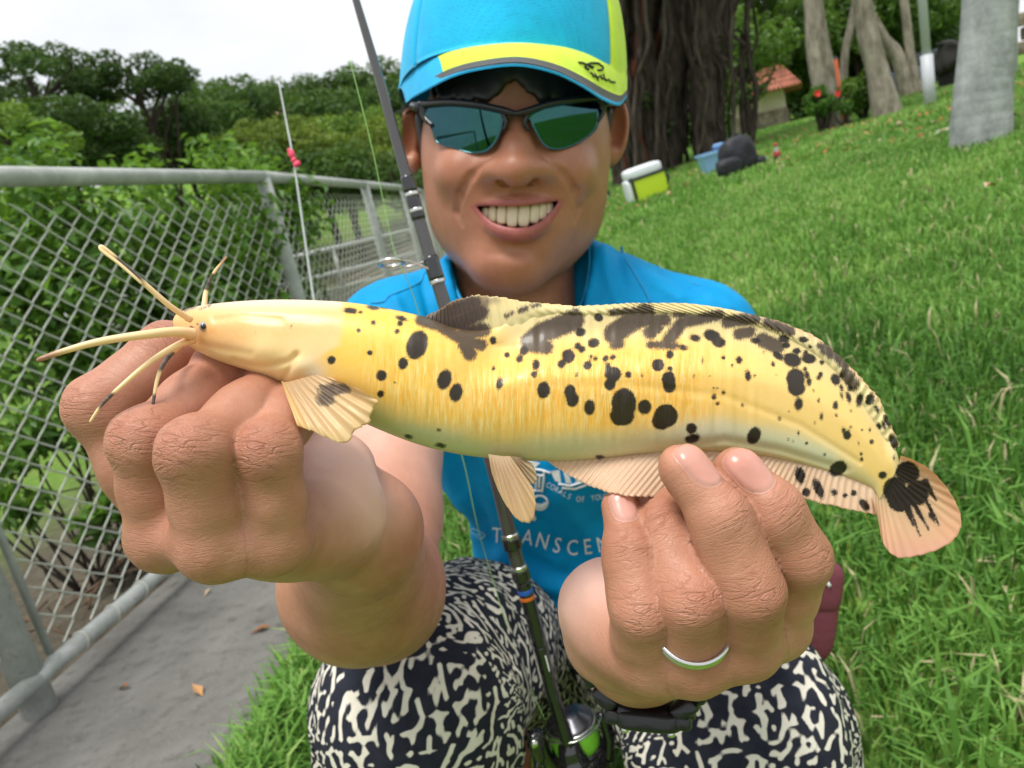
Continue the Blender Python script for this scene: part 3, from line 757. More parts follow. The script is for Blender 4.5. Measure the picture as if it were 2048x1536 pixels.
g = Geo(); g.add(*box(np.r_[cen[:2], c1[2] + .05] - diry * .06, dirx, diry, (0, 0, 1), wl / 2 + .05, 1.22, .22)); mk('footing', g, m_stone.m, hut, False)
m_tile = Mat('red clay tile', (.36, .12, .07), .8); m_tile.color(m_tile.mix(m_tile.rng(m_tile.noise(m_tile.obj(), 3, 5, .7), .4, .6), (.22, .075, .05), (.46, .17, .10)))
top_ = cen + [0, 0, (zt - zb) / 2]; roof = None
ew, ed2, rh = wl / 2 + .55, 1.75, .75
rv = lambda sx, sy, h: top_ + dirx * sx + diry * sy + np.array([0, 0, h])
g = Geo(); g.add(np.array([rv(-ew, -ed2, -.08), rv(ew, -ed2, -.08), rv(ew, ed2, -.08), rv(-ew, ed2, -.08), rv(-ew * .55, 0, rh), rv(ew * .55, 0, rh)]), [[0, 1, 5, 4], [2, 3, 4, 5], [3, 2, 1, 0]], [[1, 2, 5], [3, 0, 4]]); roof = mk('roof', g, m_tile.m, hut, False)
nt_ = 22
for i in range(nt_):
    for j in range(5):
        v0 = j / 5; s0 = -1 + 2 * (i + .5) / nt_; wdt = ew * (1 - .45 * v0)
        a = rv(s0 * wdt, -ed2 * (1 - v0), -.08 + (rh + .08) * v0); b = rv(s0 * ew * (1 - .45 * (v0 + .2)), -ed2 * (1 - v0 - .2), -.08 + (rh + .08) * (v0 + .2))
        nn = np.array([0, 0, .035]); g = Geo(); g.add(*tube(np.array([a + nn - (b - a) * .1, b + nn * .4]), [ew / nt_ * .62, ew / nt_ * .5], 7)); mk('tile', g, m_tile.m, roof)
# white building beyond
wb = at(1905, 40, 60); bld = thing('white_building', 'white flat-roofed building beyond the trees and the lamp pole', 'building', gp(wb[0], wb[1]))
kx = 60 / F; m_wh = Mat('white render', (.66, .67, .68), .8)
g = Geo(); g.add(*box(wb + [0, 3, -1.5], (1, 0, 0), (0, 1, 0), (0, 0, 1), 58 * kx, 3, 3.2)); mk('wall', g, m_wh.m, bld, False)
g = Geo(); g.add(*box(wb + [0, 3, 1.75], (1, 0, 0), (0, 1, 0), (0, 0, 1), 62 * kx, 3.2, .12)); mk('roof_slab', g, m_wh.m, bld, False)
for fx in (-38, -12, 14, 40):
    g = Geo(); g.add(*box(wb + [fx * kx, -.02, .2], (1, 0, 0), (0, 1, 0), (0, 0, 1), 8 * kx, .05, .5)); mk('window', g, Mat('window glass', (.03, .035, .04), .1).m, bld, False)
# grey parked car in the shade
cb = at(1830, 155, 26); car = thing('parked_car', 'small dark blue-grey car parked in the shade behind the pole', 'car', gp(cb[0], cb[1]))
m_car = Mat('blue grey car paint', (.06, .08, .12), .25, .5); kz = 26 / F
base = gp(cb[0], cb[1]); 
g = Geo(); g.add(*rbox(base + [0, 0, .55], (1, 0, 0), (0, 1, 0), (0, 0, 1), 1.1, .75, .32, n=8, e=.35)); body_ = mk('body', g, m_car.m, car)
g = Geo(); g.add(*rbox(base + [.1, 0, 1.0], (1, 0, 0), (0, 1, 0), (0, 0, 1), .7, .66, .30, n=8, e=.5)); mk('cabin', g, Mat('car glass', (.02, .025, .03), .08).m, car)
for sx in (-.7, .7):
    g = Geo(); g.add(*lathe([(-.09, .02), (-.09, .26), (-.05, .30), (.05, .30), (.09, .26), (.09, .02)], base + [sx, -.72, .30], (0, 1, 0), 20)); wl_ = mk('wheel', g, m_res_ if False else Mat('tyre', (.015, .015, .015), .8).m, car)
    g = Geo(); g.add(*lathe([(-.1, .001), (-.1, .16), (-.085, .18)], base + [sx, -.72, .30], (0, 1, 0), 16)); mk('rim', g, Mat('wheel rim', (.5, .5, .5), .3, .5, 1.0).m, wl_)
for sx in (-.95, -.70):
    g = Geo(); g.add(*rbox(base + [sx, -.70, .60], (1, 0, 0), (0, 1, 0), (0, 0, 1), .09, .08, .06, n=4, e=.7)); mk('headlight', g, Mat('lamp glass', (.75, .77, .8), .1).m, car)
# dark rock by the thick palm, wall at the far right
rk = at(1900, 118, 13); g = Geo(); V, Qd, _ = rbox(rk, (1, 0, 0), (0, 1, 0), (0, 0, 1), .24, .3, .26, n=12, e=.9); V = V + .12 * np.stack([vnoise(V[:, 0] * 5, V[:, 1] * 5, V[:, 2] * 5 + k_) for k_ in (0, 9, 18)], 1); g.add(V, Qd)
V2, Q2, _ = rbox(rk + [.1, .1, -.5], (1, 0, 0), (0, 1, 0), (0, 0, 1), .22, .25, .6, n=8, e=.9); g.add(V2, Q2)
m_rock = Mat('dark rock', (.035, .032, .03), .9); m_rock.normal(m_rock.bump(m_rock.noise(m_rock.obj(), 9, 6, .7), .8, .05))
tag(mk('boulder', g, m_rock.m, None, origin=rk - [0, 0, .8]), 'dark boulder half hidden behind the thick grey palm', 'rock')
fw = at(2040, 95, 15); wl3 = thing('park_wall', 'low brown block wall at the far right beyond the palm', 'wall', gp(fw[0], fw[1]))
for j in range(3):
    for i in range(4):
        g = Geo(); g.add(*rbox(np.r_[fw[0] + .1 + i * .42 + (.2 if j % 2 else 0), fw[1], terrain(fw[0], fw[1]) + .35 + j * .26], (1, 0, 0), (0, 1, 0), (0, 0, 1), .2, .14, .12, n=3, e=.2)); mk('block', g, m_stone.m, wl3, False)
sp_b = ground_hit(2029, 152); g = Geo(); g.add(*tube(np.array([sp_b - [0, 0, .1], at(2030, 40, sp_b[1]), at(2031, -60, sp_b[1])]), 5 * sp_b[1] / F, 10)); tag(mk('bare_pole', g, m_pole.m, None, origin=sp_b), 'thin bare metal pole right of the thick palm', 'pole')

# ================================================================== things lying on the lawn
def local_axes(p, yaw):
    e = .05; nz_ = nrm(np.array([-(terrain(p[0] + e, p[1]) - terrain(p[0] - e, p[1])) / (2 * e), -(terrain(p[0], p[1] + e) - terrain(p[0], p[1] - e)) / (2 * e), 1.0]))
    x = np.array([cos(yaw), sin(yaw), 0]); x = nrm(x - x.dot(nz_) * nz_); return x, np.cross(nz_, x), nz_
p = ground_hit(1300, 397); k = p[1] / F * 1.02; ax1, ay1, az1 = local_axes(p, radians(4))
cool = thing('cooler_box', 'lime green cooler bag with a white lid on the lawn', 'cooler', p)
m_yel = Mat('lime nylon', (.50, .66, .02), .55); m_wlid = Mat('white plastic lid', (.72, .76, .80), .4); m_bk = Mat('black webbing', (.015, .016, .02), .6)
hw = 36 * k; 
g = Geo(); g.add(*rbox(p + az1 * 23 * k, ax1, ay1, az1, hw, 22 * k, 24 * k, n=10, e=.28)); mk('bag', g, m_yel.m, cool)
g = Geo(); g.add(*rbox(p + az1 * 54 * k - ax1 * 2 * k, ax1, ay1, az1, hw * 1.02, 23 * k, 11 * k, n=10, e=.45)); mk('lid', g, m_wlid.m, cool)
g = Geo(); g.add(*rbox(p + az1 * 44.5 * k, ax1, ay1, az1, hw * 1.03, 23.5 * k, 3 * k, n=8, e=.3)); mk('zip_band', g, m_bk.m, cool)
g = Geo(); g.add(*rbox(p - ax1 * hw * 1.0 + az1 * 24 * k, ax1, ay1, az1, 6 * k, 18 * k, 22 * k, n=8, e=.4)); mk('side_pocket', g, m_wlid.m, cool)
g = Geo(); g.add(*rbox(p - ax1 * hw * .86 + az1 * 25 * k - ay1 * 2 * k, ax1, ay1, az1, 3 * k, 22 * k, 26 * k, n=8, e=.3)); mk('strap', g, m_bk.m, cool)
g = Geo(); g.add(*tube(spline([p + ax1 * hw + az1 * 40 * k, p + ax1 * (hw + 9 * k) + az1 * 28 * k, p + ax1 * (hw + 4 * k) + az1 * 16 * k, p + ax1 * hw * .9 + az1 * 6 * k], 16), 3 * k, 8)); mk('carry_strap', g, m_bk.m, cool)
p = ground_hit(1428, 347); k = p[1] / F; ax1, ay1, az1 = local_axes(p, radians(6))
bk = thing('plastic_tub', 'pale blue plastic tub half behind the black backpack', 'tub', p); m_lb = Mat('pale blue plastic', (.25, .46, .72), .4)
g = Geo(); q0 = [(-17, 0), (-20, 38), (-22.5, 40)]
ring = lambda w, d, h: np.array([p + ax1 * sx * w * k + ay1 * sy * d * k + az1 * h * k for sx, sy in ((-1, -1), (1, -1), (1, 1), (-1, 1))])
lv = [ring(17, 13, 0), ring(21, 16, 36), ring(24, 19, 36.5), ring(24, 19, 41), ring(20, 15, 41), ring(16, 12, 3)]
Vv = np.vstack(lv); Qq = [[a * 4 + j, a * 4 + (j + 1) % 4, (a + 1) * 4 + (j + 1) % 4, (a + 1) * 4 + j] for a in range(5) for j in range(4)] + [[3, 2, 1, 0], [20, 21, 22, 23]]
g.add(Vv, Qq); mk('tub_shell', g, m_lb.m, bk, False)
g = Geo(); g.add(*rbox(p + az1 * 47 * k + ax1 * 20 * k, ax1, ay1, az1, 11 * k, 8 * k, 6 * k, n=6, e=.6)); mk('folded_cloth', g, Mat('blue cloth', (.16, .30, .55), .8).m, bk)
p = ground_hit(1478, 348); k = p[1] / F; ax1, ay1, az1 = local_axes(p, radians(8))
bp = thing('backpack', 'bulky black backpack slumped on the lawn by the tub', 'backpack', p); m_nyl = Mat('black nylon', (.010, .011, .018), .6); m_nyl.normal(m_nyl.bump(m_nyl.noise(m_nyl.obj(), 22, 4, .6), .6, .02))
def lump(c, hx, hy, hz, e=.75):
    V, Qd, _ = rbox(c, ax1, ay1, az1, hx, hy, hz, n=10, e=e); V = V + hx * .10 * np.stack([vnoise(V[:, 0] * 9, V[:, 1] * 9, V[:, 2] * 9 + s_) for s_ in (0, 7, 14)], 1); return V, Qd
g = Geo(); g.add(*lump(p + az1 * 34 * k + ax1 * 6 * k, 36 * k, 24 * k, 36 * k)); mk('main_bag', g, m_nyl.m, bp)
g = Geo(); g.add(*lump(p + az1 * 18 * k - ax1 * 22 * k - ay1 * 12 * k, 26 * k, 16 * k, 19 * k)); mk('front_pocket', g, m_nyl.m, bp)
g = Geo(); g.add(*lump(p + az1 * 10 * k + ax1 * 44 * k, 16 * k, 14 * k, 11 * k)); mk('strap_pad', g, m_nyl.m, bp)
g = Geo(); g.add(*tube(spline([p + az1 * 66 * k, p + az1 * 76 * k + ax1 * 8 * k, p + az1 * 64 * k + ax1 * 16 * k], 12), 2 * k, 6)); mk('grab_loop', g, m_nyl.m, bp)
p = ground_hit(1556, 324); k = p[1] / F; az1 = np.array([0, 0, 1.0])
bt = thing('drink_bottle', 'small clear drink bottle with red cap standing on the lawn', 'bottle', p)
m_liq = Mat('dark cola', (.02, .008, .006), .1); m_plb = Mat('clear plastic', (.55, .50, .48), .12); m_plb.set('Transmission Weight', .5); m_redl = Mat('red label', (.55, .05, .05), .4)
for nm_, pr, mt in (('liquid', [(0, .1), (0, 6.5), (2, 7.5), (9, 7.5), (11, 6.5)], m_liq), ('shell', [(11, 6.5), (14, 7.4), (22, 5), (28, 2.8), (31, 2.6)], m_plb), ('label', [(12, 7.2), (13, 7.8), (20, 6.6)], m_redl), ('cap', [(31, 2.5), (31, 3.4), (36, 3.4), (36.5, .1)], m_redl)):
    g = Geo(); g.add(*lathe([(a * k, b * k) for a, b in pr], p, az1, 18)); mk(nm_, g, mt.m, bt)
p = ground_hit(1526, 330); k = p[1] / F; g = Geo(); V, Qd, _ = rbox(p + [0, 0, 7 * k], (1, 0, 0), (0, 1, 0), (0, 0, 1), 12 * k, 9 * k, 9 * k, n=6, e=.9); V = V + 2.5 * k * np.stack([vnoise(V[:, 0] * 40, V[:, 1] * 40, V[:, 2] * 40 + s_) for s_ in (0, 7, 14)], 1); g.add(V, Qd)
tag(mk('plastic_bag', g, Mat('thin grey plastic', (.36, .38, .38), .3).m, None, origin=p), 'crumpled grey plastic bag between the backpack and bottle', 'plastic bag')
p = ground_hit(1886, 270); k = p[1] / F; g = Geo(); V, Qd, _ = rbox(p + [0, 0, 5 * k], nrm([1, -.1, .12]), (0, 1, 0), nrm([-.12, 0, 1]), 16 * k, 12 * k, 6.5 * k, n=6, e=.8); g.add(V, Qd); tag(mk('flat_stone', g, Mat('white stone', (.62, .60, .55), .8).m, None, origin=p), 'flat white stone at the foot of the thick palm', 'stone')
p = ground_hit(1208, 400); k = p[1] / F; sh = thing('dark_shoe_bag', 'small black bag lying on the lawn behind the jaw', 'bag', p)
g = Geo(); g.add(*rbox(p + [0, 0, 10 * k], (1, 0, 0), (0, 1, 0), (0, 0, 1), 14 * k, 10 * k, 11 * k, n=6, e=.8)); mk('pouch', g, m_nyl.m, sh); g = Geo(); g.add(*rbox(p + [-.0, -9 * k, 3 * k], (1, 0, 0), (0, 1, 0), (0, 0, 1), 9 * k, 7 * k, 6 * k, n=6, e=.8)); mk('tag', g, m_wlid.m, sh)
# things on the path behind the rod
p = gp(float(fence_x(6.0)) + .46, 6.0); bx_ = thing('grey_bucket', 'grey plastic bucket on the path beside the rod', 'bucket', p)
g = Geo(); g.add(*lathe([(0, .001), (0, .13), (.28, .16), (.29, .175), (.31, .175), (.31, .15), (.05, .12), (.04, .001)], p, (0, 0, 1), 24)); mk('pail', g, Mat('grey plastic', (.14, .15, .16), .5).m, bx_)
a = np.linspace(0, pi, 14); g = Geo(); g.add(*tube(p + np.stack([.17 * np.cos(a), 0 * a - .02, .30 + .12 * np.sin(a)], 1), .006, 6)); mk('handle', g, steel_.m if False else Mat('bucket wire', (.3, .3, .3), .4, .5, 1.0).m, bx_)
p = gp(float(fence_x(4.6)) + .50, 4.6); cb2 = thing('beige_box', 'small beige cardboard box on the path behind the shoulder', 'box', p)
g = Geo(); g.add(*rbox(p + [0, 0, .12], (.98, .17, 0), (-.17, .98, 0), (0, 0, 1), .11, .14, .12, n=6, e=.12)); mk('carton', g, Mat('beige card', (.52, .43, .27), .8).m, cb2); g = Geo(); g.add(*box(p + [0, 0, .241], (.98, .17, 0), (-.17, .98, 0), (0, 0, 1), .112, .02, .002)); mk('tape', g, Mat('packing tape', (.4, .3, .16), .3).m, cb2, False)

# ================================================================== grass and litter
def scatter(n, x0, x1, y0, y1, rg):
    x = rg.uniform(x0, x1, n); y = rg.uniform(y0, y1, n); ok = x > path_edge(y) - .02 + .06 * rg.random(n) * rg.choice([-1, 1], n)
    x, y = x[ok], y[ok]; z = terrain(x, y); c = (np.stack([x, y, z], 1) - CAM) @ RW
    fx, fy = 1024 + F * c[:, 0] / -c[:, 2], 768 - F * c[:, 1] / -c[:, 2]
    ok = (c[:, 2] < -.3) & (fx > -120) & (fx < 2170) & (fy > -60) & (fy < 1720)
    return x[ok], y[ok], z[ok]
def blades(x, y, z, h, wd, rg, lean=.8):
    n = len(x); a = rg.uniform(0, 2 * pi, n); L = h * rg.uniform(.45, 1.25, n); le = lean * rg.uniform(.2, 1.2, n)
    d = np.stack([np.cos(a), np.sin(a), 0 * a], 1); b = np.stack([-np.sin(a), np.cos(a), 0 * a], 1); p = np.stack([x, y, z - .004], 1); w_ = (wd * rg.uniform(.6, 1.3, n))[:, None]
    m = p + d * (L * le * .35)[:, None] + np.array([0, 0, 1]) * (L * .62)[:, None]; tip = p + d * (L * le)[:, None] + np.array([0, 0, 1]) * (L * (1.0 - .35 * le))[:, None]
    V = np.stack([p - b * w_ * .4, p + b * w_ * .4, m + b * w_ * .5, m - b * w_ * .5, tip], 1); i = np.arange(n)[:, None] * 5
    patchy = .22 * vnoise(x * 1.3, y * 1.3, 5.) + .16 * vnoise(x * 6, y * 6, 9.)
    H = np.clip(.5 + patchy + rg.normal(size=n) * .17, 0, .93); dry = rg.random(n) < .05; H[dry] = 1.0
    return V.reshape(-1, 3), i + np.array([[0, 1, 2, 3]]), i + np.array([[3, 2, 4]]), np.repeat(H, 5)
M = Mat('grass blade', (.1, .2, .03), .55, .3); h_ = M.attr('hue').outputs['Fac']
col = M.ramp(h_, [(0, (.045, .125, .018)), (.45, (.118, .275, .042)), (.85, (.235, .43, .085)), (.95, (.30, .45, .12)), (1, (.52, .46, .26))]); M.color(col)
tr = M.n('BsdfTranslucent', {'Color': col}); ms = M.n('MixShader', {'Fac': .35}); M.t.links.new(M.b.outputs[0], ms.inputs[1]); M.t.links.new(tr.outputs[0], ms.inputs[2]); M.t.links.new(ms.outputs[0], M.t.nodes['Material Output'].inputs['Surface'])
rgg = np.random.default_rng(21); g = Geo()
for n, bx4, h, wd in ((80000, (-.7, 2.2, .3, 2.6), .062, .0042), (6500, (-.7, 2.2, .3, 2.6), .12, .0062), (95000, (-.6, 5.2, 2.6, 6.5), .065, .0065), (90000, (-.5, 11, 6.5, 15), .075, .013), (40000, (-.5, 22, 15, 34), .10, .035)):
    x, y, z = scatter(n, *bx4, rgg)
    if wd == .0062:
        kk = vnoise(x * 4, y * 4, 3.) > .05; x, y, z = x[kk], y[kk], z[kk]
    V, Qd, T, H = blades(x, y, z, h, wd, rgg); g.add(V, Qd, T, hue=np.where(H < .99, np.clip(H + (-.06 if wd < .0063 else .16), 0, .94), 1))
# tuft along the path edge
x = rgg.normal(0, .06, 1800); y = rgg.uniform(.75, 1.6, 1800); x = path_edge(y) + .03 + np.abs(x); V, Qd, T, H = blades(x, y, terrain(x, y), .11, .006, rgg); g.add(V, Qd, T, hue=np.clip(H + .1, 0, .95))
tag(mk('grass', g, M.m, None, smooth=False), 'bright green lawn grass with scattered dry blades', 'grass', kind='stuff')
x, y, z = scatter(1500, -.2, 9, 3.0, 13, rgg); ok = vnoise(x * .7, y * .7, 8.) > -.15; x, y, z = x[ok], y[ok], z[ok]; nor = nrm(np.stack([rgg.normal(size=len(x)) * .3, rgg.normal(size=len(x)) * .3, np.ones(len(x))], 1))
V, T = leaves(np.stack([x, y, z + .05], 1), nor, .07, rgg, .5); g = Geo(); g.add(V, None, T, hue=np.repeat(rgg.random(len(x)), 4))
M = Mat('fallen leaf', (.3, .12, .04), .8); M.color(M.ramp(M.attr('hue').outputs['Fac'], [(0, (.22, .085, .03)), (.5, (.40, .15, .05)), (.8, (.45, .28, .12)), (1, (.55, .50, .40))]))
tag(mk('fallen_leaves', g, M.m, None, smooth=False), 'orange and brown fallen leaves scattered over the lawn', 'leaves', kind='stuff')
g = Geo(); pts_ = [(-.72, 1.62), (-.95, 1.9), (-.78, 2.2), (-1.0, 1.5), (-.8, 1.42), (-.7, 2.6), (-.62, 3.1)]
nor = nrm(np.stack([rgg.normal(size=7) * .2, rgg.normal(size=7) * .2, np.ones(7)], 1)); V, T = leaves(np.array([(a, b, .014) for a, b in pts_]), nor, .05, rgg, .35); g.add(V, None, T, hue=np.repeat(rgg.random(28 // 4), 4)); tag(mk('path_litter', g, M.m, None, smooth=False), 'few dry leaves lying on the concrete path', 'leaves', kind='stuff')
# ================================================================== the catfish
FD = 0.229                                    # distance of the fish's mid plane
def fish_depth(px):
    return FD + 0.002 * ((px - 1050) / 700.0) ** 2 - 0.006 * sst(px, 1350, 1850)
# (top x, top y, bottom x, bottom y, half thickness), photo pixels
FST = np.array([
 (345,646,350,662,5),(347,637,356,674,15),(355,627,370,686,24),(382,615,398,704,38),(430,607,440,723,53),(500,601,500,743,66),
 (570,599,560,767,76),(640,601,625,792,82),(700,605,690,828,84),(770,616,765,862,86),(850,634,840,890,86),
 (920,658,910,907,84),(985,656,985,917,82),(1080,617,1080,922,76),(1180,617,1180,919,70),(1280,612,1280,909,62),
 (1380,614,1370,902,55),(1470,625,1460,904,48),(1560,649,1535,913,41),(1642,691,1600,927,34),(1706,749,1665,945,27),
 (1755,820,1712,961,21),(1789,892,1744,977,15),(1800,930,1758,1000,9)], float)
SPOTS = [(384,655,3,1.8,20),(372,640,2,2,0),(395,648,1.5,1.5,0),(583,652,1.5,3,20),(511,664,1,1,0),  # x, y, rx, ry, angle (deg), photo pixels
 (701,621.5,14,6,5),(721,624,4,3,0),(746,615,12,5,10),(768,614,10,4,10),(803,637,12,5,15),(800,647,6,6,0),(794,663,5,5,0),(747,645,5,5,0),
 (717,661,4.5,4.5,0),(739.5,705.6,5.5,5.5,0),(663,720,8.5,8.5,0),(834,690,21,30,20),(806,727,10,12,15),(763,751,11,11,0),(761,788,7.5,7,0),
 (790,766,2.5,2.5,0),(889,759,14,21,18),(912,785,13,19,15),(817,873,8,4,20),(878,860,4,3,0),(881,891,11,5,10),
 (986,681,7,8,0),(1014,710,6,6,0),(1039,718,7,8,0),(1048,701,9,9,0),(1072,729.5,8,11,0),(1067.6,749,6.5,7,0),(987,737,4,5,0),(999.6,767,7,12,10),
 (1087,780,13.5,17,0),(1140,783,12,14,0),(1145,799,13,15,0),(1179,815,11,16,5),(1137,712,13.5,14,0),(1123,728,8,9,0),(1155,692,7,7,0),(1164,699,8,7,0),(1187,686,12,10,0),
 (1175,731,9,9,0),(1182,714,4,4.5,0),(1191,717,5,5,0),(1211,717,6,7,0),(1226,714,6,6,0),(1216,733,6,7,0),(1226,748,17,15,0),(1220,768,12,13,0),
 (1257,749,7,7,20),(1284,750,3.5,4,0),(1153,749,4,4.5,0),(1187,771,2,2,0),(1248,807,25,31,0),(1244,832,25,20,0),(1289,814,14,15,0),(1332,832,24,24,0),(1322,842,19,18,0),
 (1161,664,11,9,0),(1197,635,9,9,0),(1200,913.6,8,4,0),(1265,917,2,2,0),(877,860,4,3,0),
 (1366,695,10,6,10),(1390,676,12,7,15),(1424,671,18,12,20),(1437,684,15,11,25),(1340,709,8,9,0),(1316,730,13,13,0),(1340,738,6,6,0),(1337,758,14,15,0),(1339,772,13,14,0),
 (1510,681,10,6,0),(1568,678,11,8,20),(1572,690,8,7,0),(1607,679,9,6,10),(1620,693,4,4,0),(1593,702,8,7,0),(1584,720,19,14,20),(1557,712,12,7,35),(1617,717,15,10,10),(1611,705,5,5,0),
 (1591,757,19,20,0),(1593,775,18,17,0),(1614,750,5,9,-15),(1618,764,5,9,0),(1597,808,8.5,13,5),(1610,738,4,5,0),
 (1671,759,9,12,-20),(1641,749,5,6,0),(1637,756,5,4,30),(1644,725,5,5,0),(1683,775,4,7,-15),(1697,795,5,12,-12),(1719,800,7,14,10),(1683,790,3,8,-15),
 (1740,799,9,12,15),(1754,819,5,7,-20),(1775,842,6,14,-20),(1768,851,4,8,-20),(1758,852,5,7,-30),(1788,884,8,18,-22),(1682,750,4,5,0),(1700,777,5,6,0),
 (1447,715,4.5,4.5,0),(1478,720,6.5,8,-10),(1464,731,3,3.5,0),(1496,751,6.5,11,-10),(1509,752,2.5,3,0),(1546,728,4,5.5,-20),(1405,716,2.5,3,0),(1405,726,2.5,2.5,0),
 (1388,753,3,4,0),(1420,753,2,2,0),(1428,794,5.5,5.5,0),(1435,807,4,4,0),(1447,785,4,5,0),(1435,776,2.5,2.5,0),(1427,777,2.5,2.5,0),(1485,810,3.5,4,0),
 (1637,801,2.5,4,0),(1671,811,5.5,8.5,0),(1673,830,2.5,3.5,0),(1643,833,3.5,7,0),(1559,837,3.5,4.5,0),(1508,871,13,18,28),(1383,857,11,11,0),(1385,877,16,9,-15),
 (1694,870,8,10,0),(1688,862,4,7,-20),(1701,854,2.5,3,0),(1597,866,2.2,3.5,0),(1576,879,2,2.5,0),(1586,882,1.7,2,0),(1613,887,3,3,30),(1740,860,2.5,4,0),(1743,884,4,5,0),
 (1722,908,3,3.5,0),(1723,919,3,4,0),(1649,909,2.5,2.5,0),(1676,937,19,14,-35),(1765,950,8.5,7.5,0),(1788,916,2,4,0),(1724,860,2,2,0),(1717,886,2,3,0),(1630,846,1.5,2,0),
 (1578,822,1.8,2,0),(1627,781,1.8,2.4,0),(1553,750,2,2.5,0),(1527,705,2,2,0),(1702,822,2,2.5,0),(1815,945,24,22,20),(1790,980,24,26,0),
 (1600,950,10,17,-10),(1637,977,9,21,-22),(1612,985,8,9,0),(1668,985,6,7,0),(1690,991,5,5,0),(1708,986,6,6,0),(1729,1010,8,14,-35),(1800,1000,26,24,0),(1835,985,22,26,-20)]
SMUDGE = [  # soft brown-grey patches: polyline points + radius
 ([(1062,684),(1085,665),(1125,650),(1148,640)],22),([(1062,690),(1092,694)],16),([(1150,630),(1152,622)],8),
 ([(1228,668),(1252,650),(1290,628)],22),([(1225,626),(1300,620)],9),([(1228,690),(1240,688)],10),([(1300,664),(1312,655)],15),([(1285,642),(1330,640)],14),
 ([(1300,689),(1350,692)],9),([(1337,680),(1364,646)],14),([(1364,646),(1438,630)],12),([(1390,635),(1350,630)],7),
 ([(1455,644),(1510,636)],14),([(1478,668),(1500,664)],13),([(1525,680),(1555,694)],16),([(1535,645),(1580,662)],12),([(1560,690),(1552,704)],8),
 ([(1650,698),(1690,722)],13),([(1685,725),(1690,730)],11),([(1692,748),(1706,768)],14),([(1640,692),(1660,700)],8),
 ([(842,640),(880,652),(925,680),(962,690)],13),([(930,690),(940,708)],15),([(872,642),(905,622),(948,606)],15),([(890,655),(930,640),(962,625)],16),([(925,668),(968,660)],15),([(366,622),(392,613)],3.2),([(400,618),(420,610)],2),([(1013,632),(1024,626)],5),([(1040,622),(1052,616)],7),([(1064,613),(1078,609)],5)]
STREAK = [((1800,985),(1826,1050),9),((1818,990),(1858,1060),7),((1838,975),(1878,1050),6),((1850,965),(1872,1000),8),((1812,1000),(1840,1072),5),((1862,1030),(1870,1045),6)]
def spot_field(x, y):
    d = np.full(x.shape, 60.0)
    for cx, cy, rx, ry, a in SPOTS:
        m = (np.abs(x - cx) < 60) & (np.abs(y - cy) < 60)
        if not m.any(): continue
        c, s = cos(radians(a)), sin(radians(a))
        u = (x[m] - cx) * c + (y[m] - cy) * s; v = -(x[m] - cx) * s + (y[m] - cy) * c
        q = (np.sqrt((u / rx) ** 2 + (v / ry) ** 2) - 1) * min(rx, ry)
        d[m] = np.minimum(d[m], q)
    for a, b, r in STREAK:
        q, t = seg_dist2(x, y, [a, b])
        d = np.minimum(d, q - r * (1 - 0.75 * t))
    return np.clip(d, -40, 60)
def smudge_field(x, y):
    d = np.full(x.shape, 60.0)
    for pts, r in SMUDGE:
        q, _ = seg_dist2(x, y, pts)
        d = np.minimum(d, q - r)
    return np.clip(d, -40, 60)

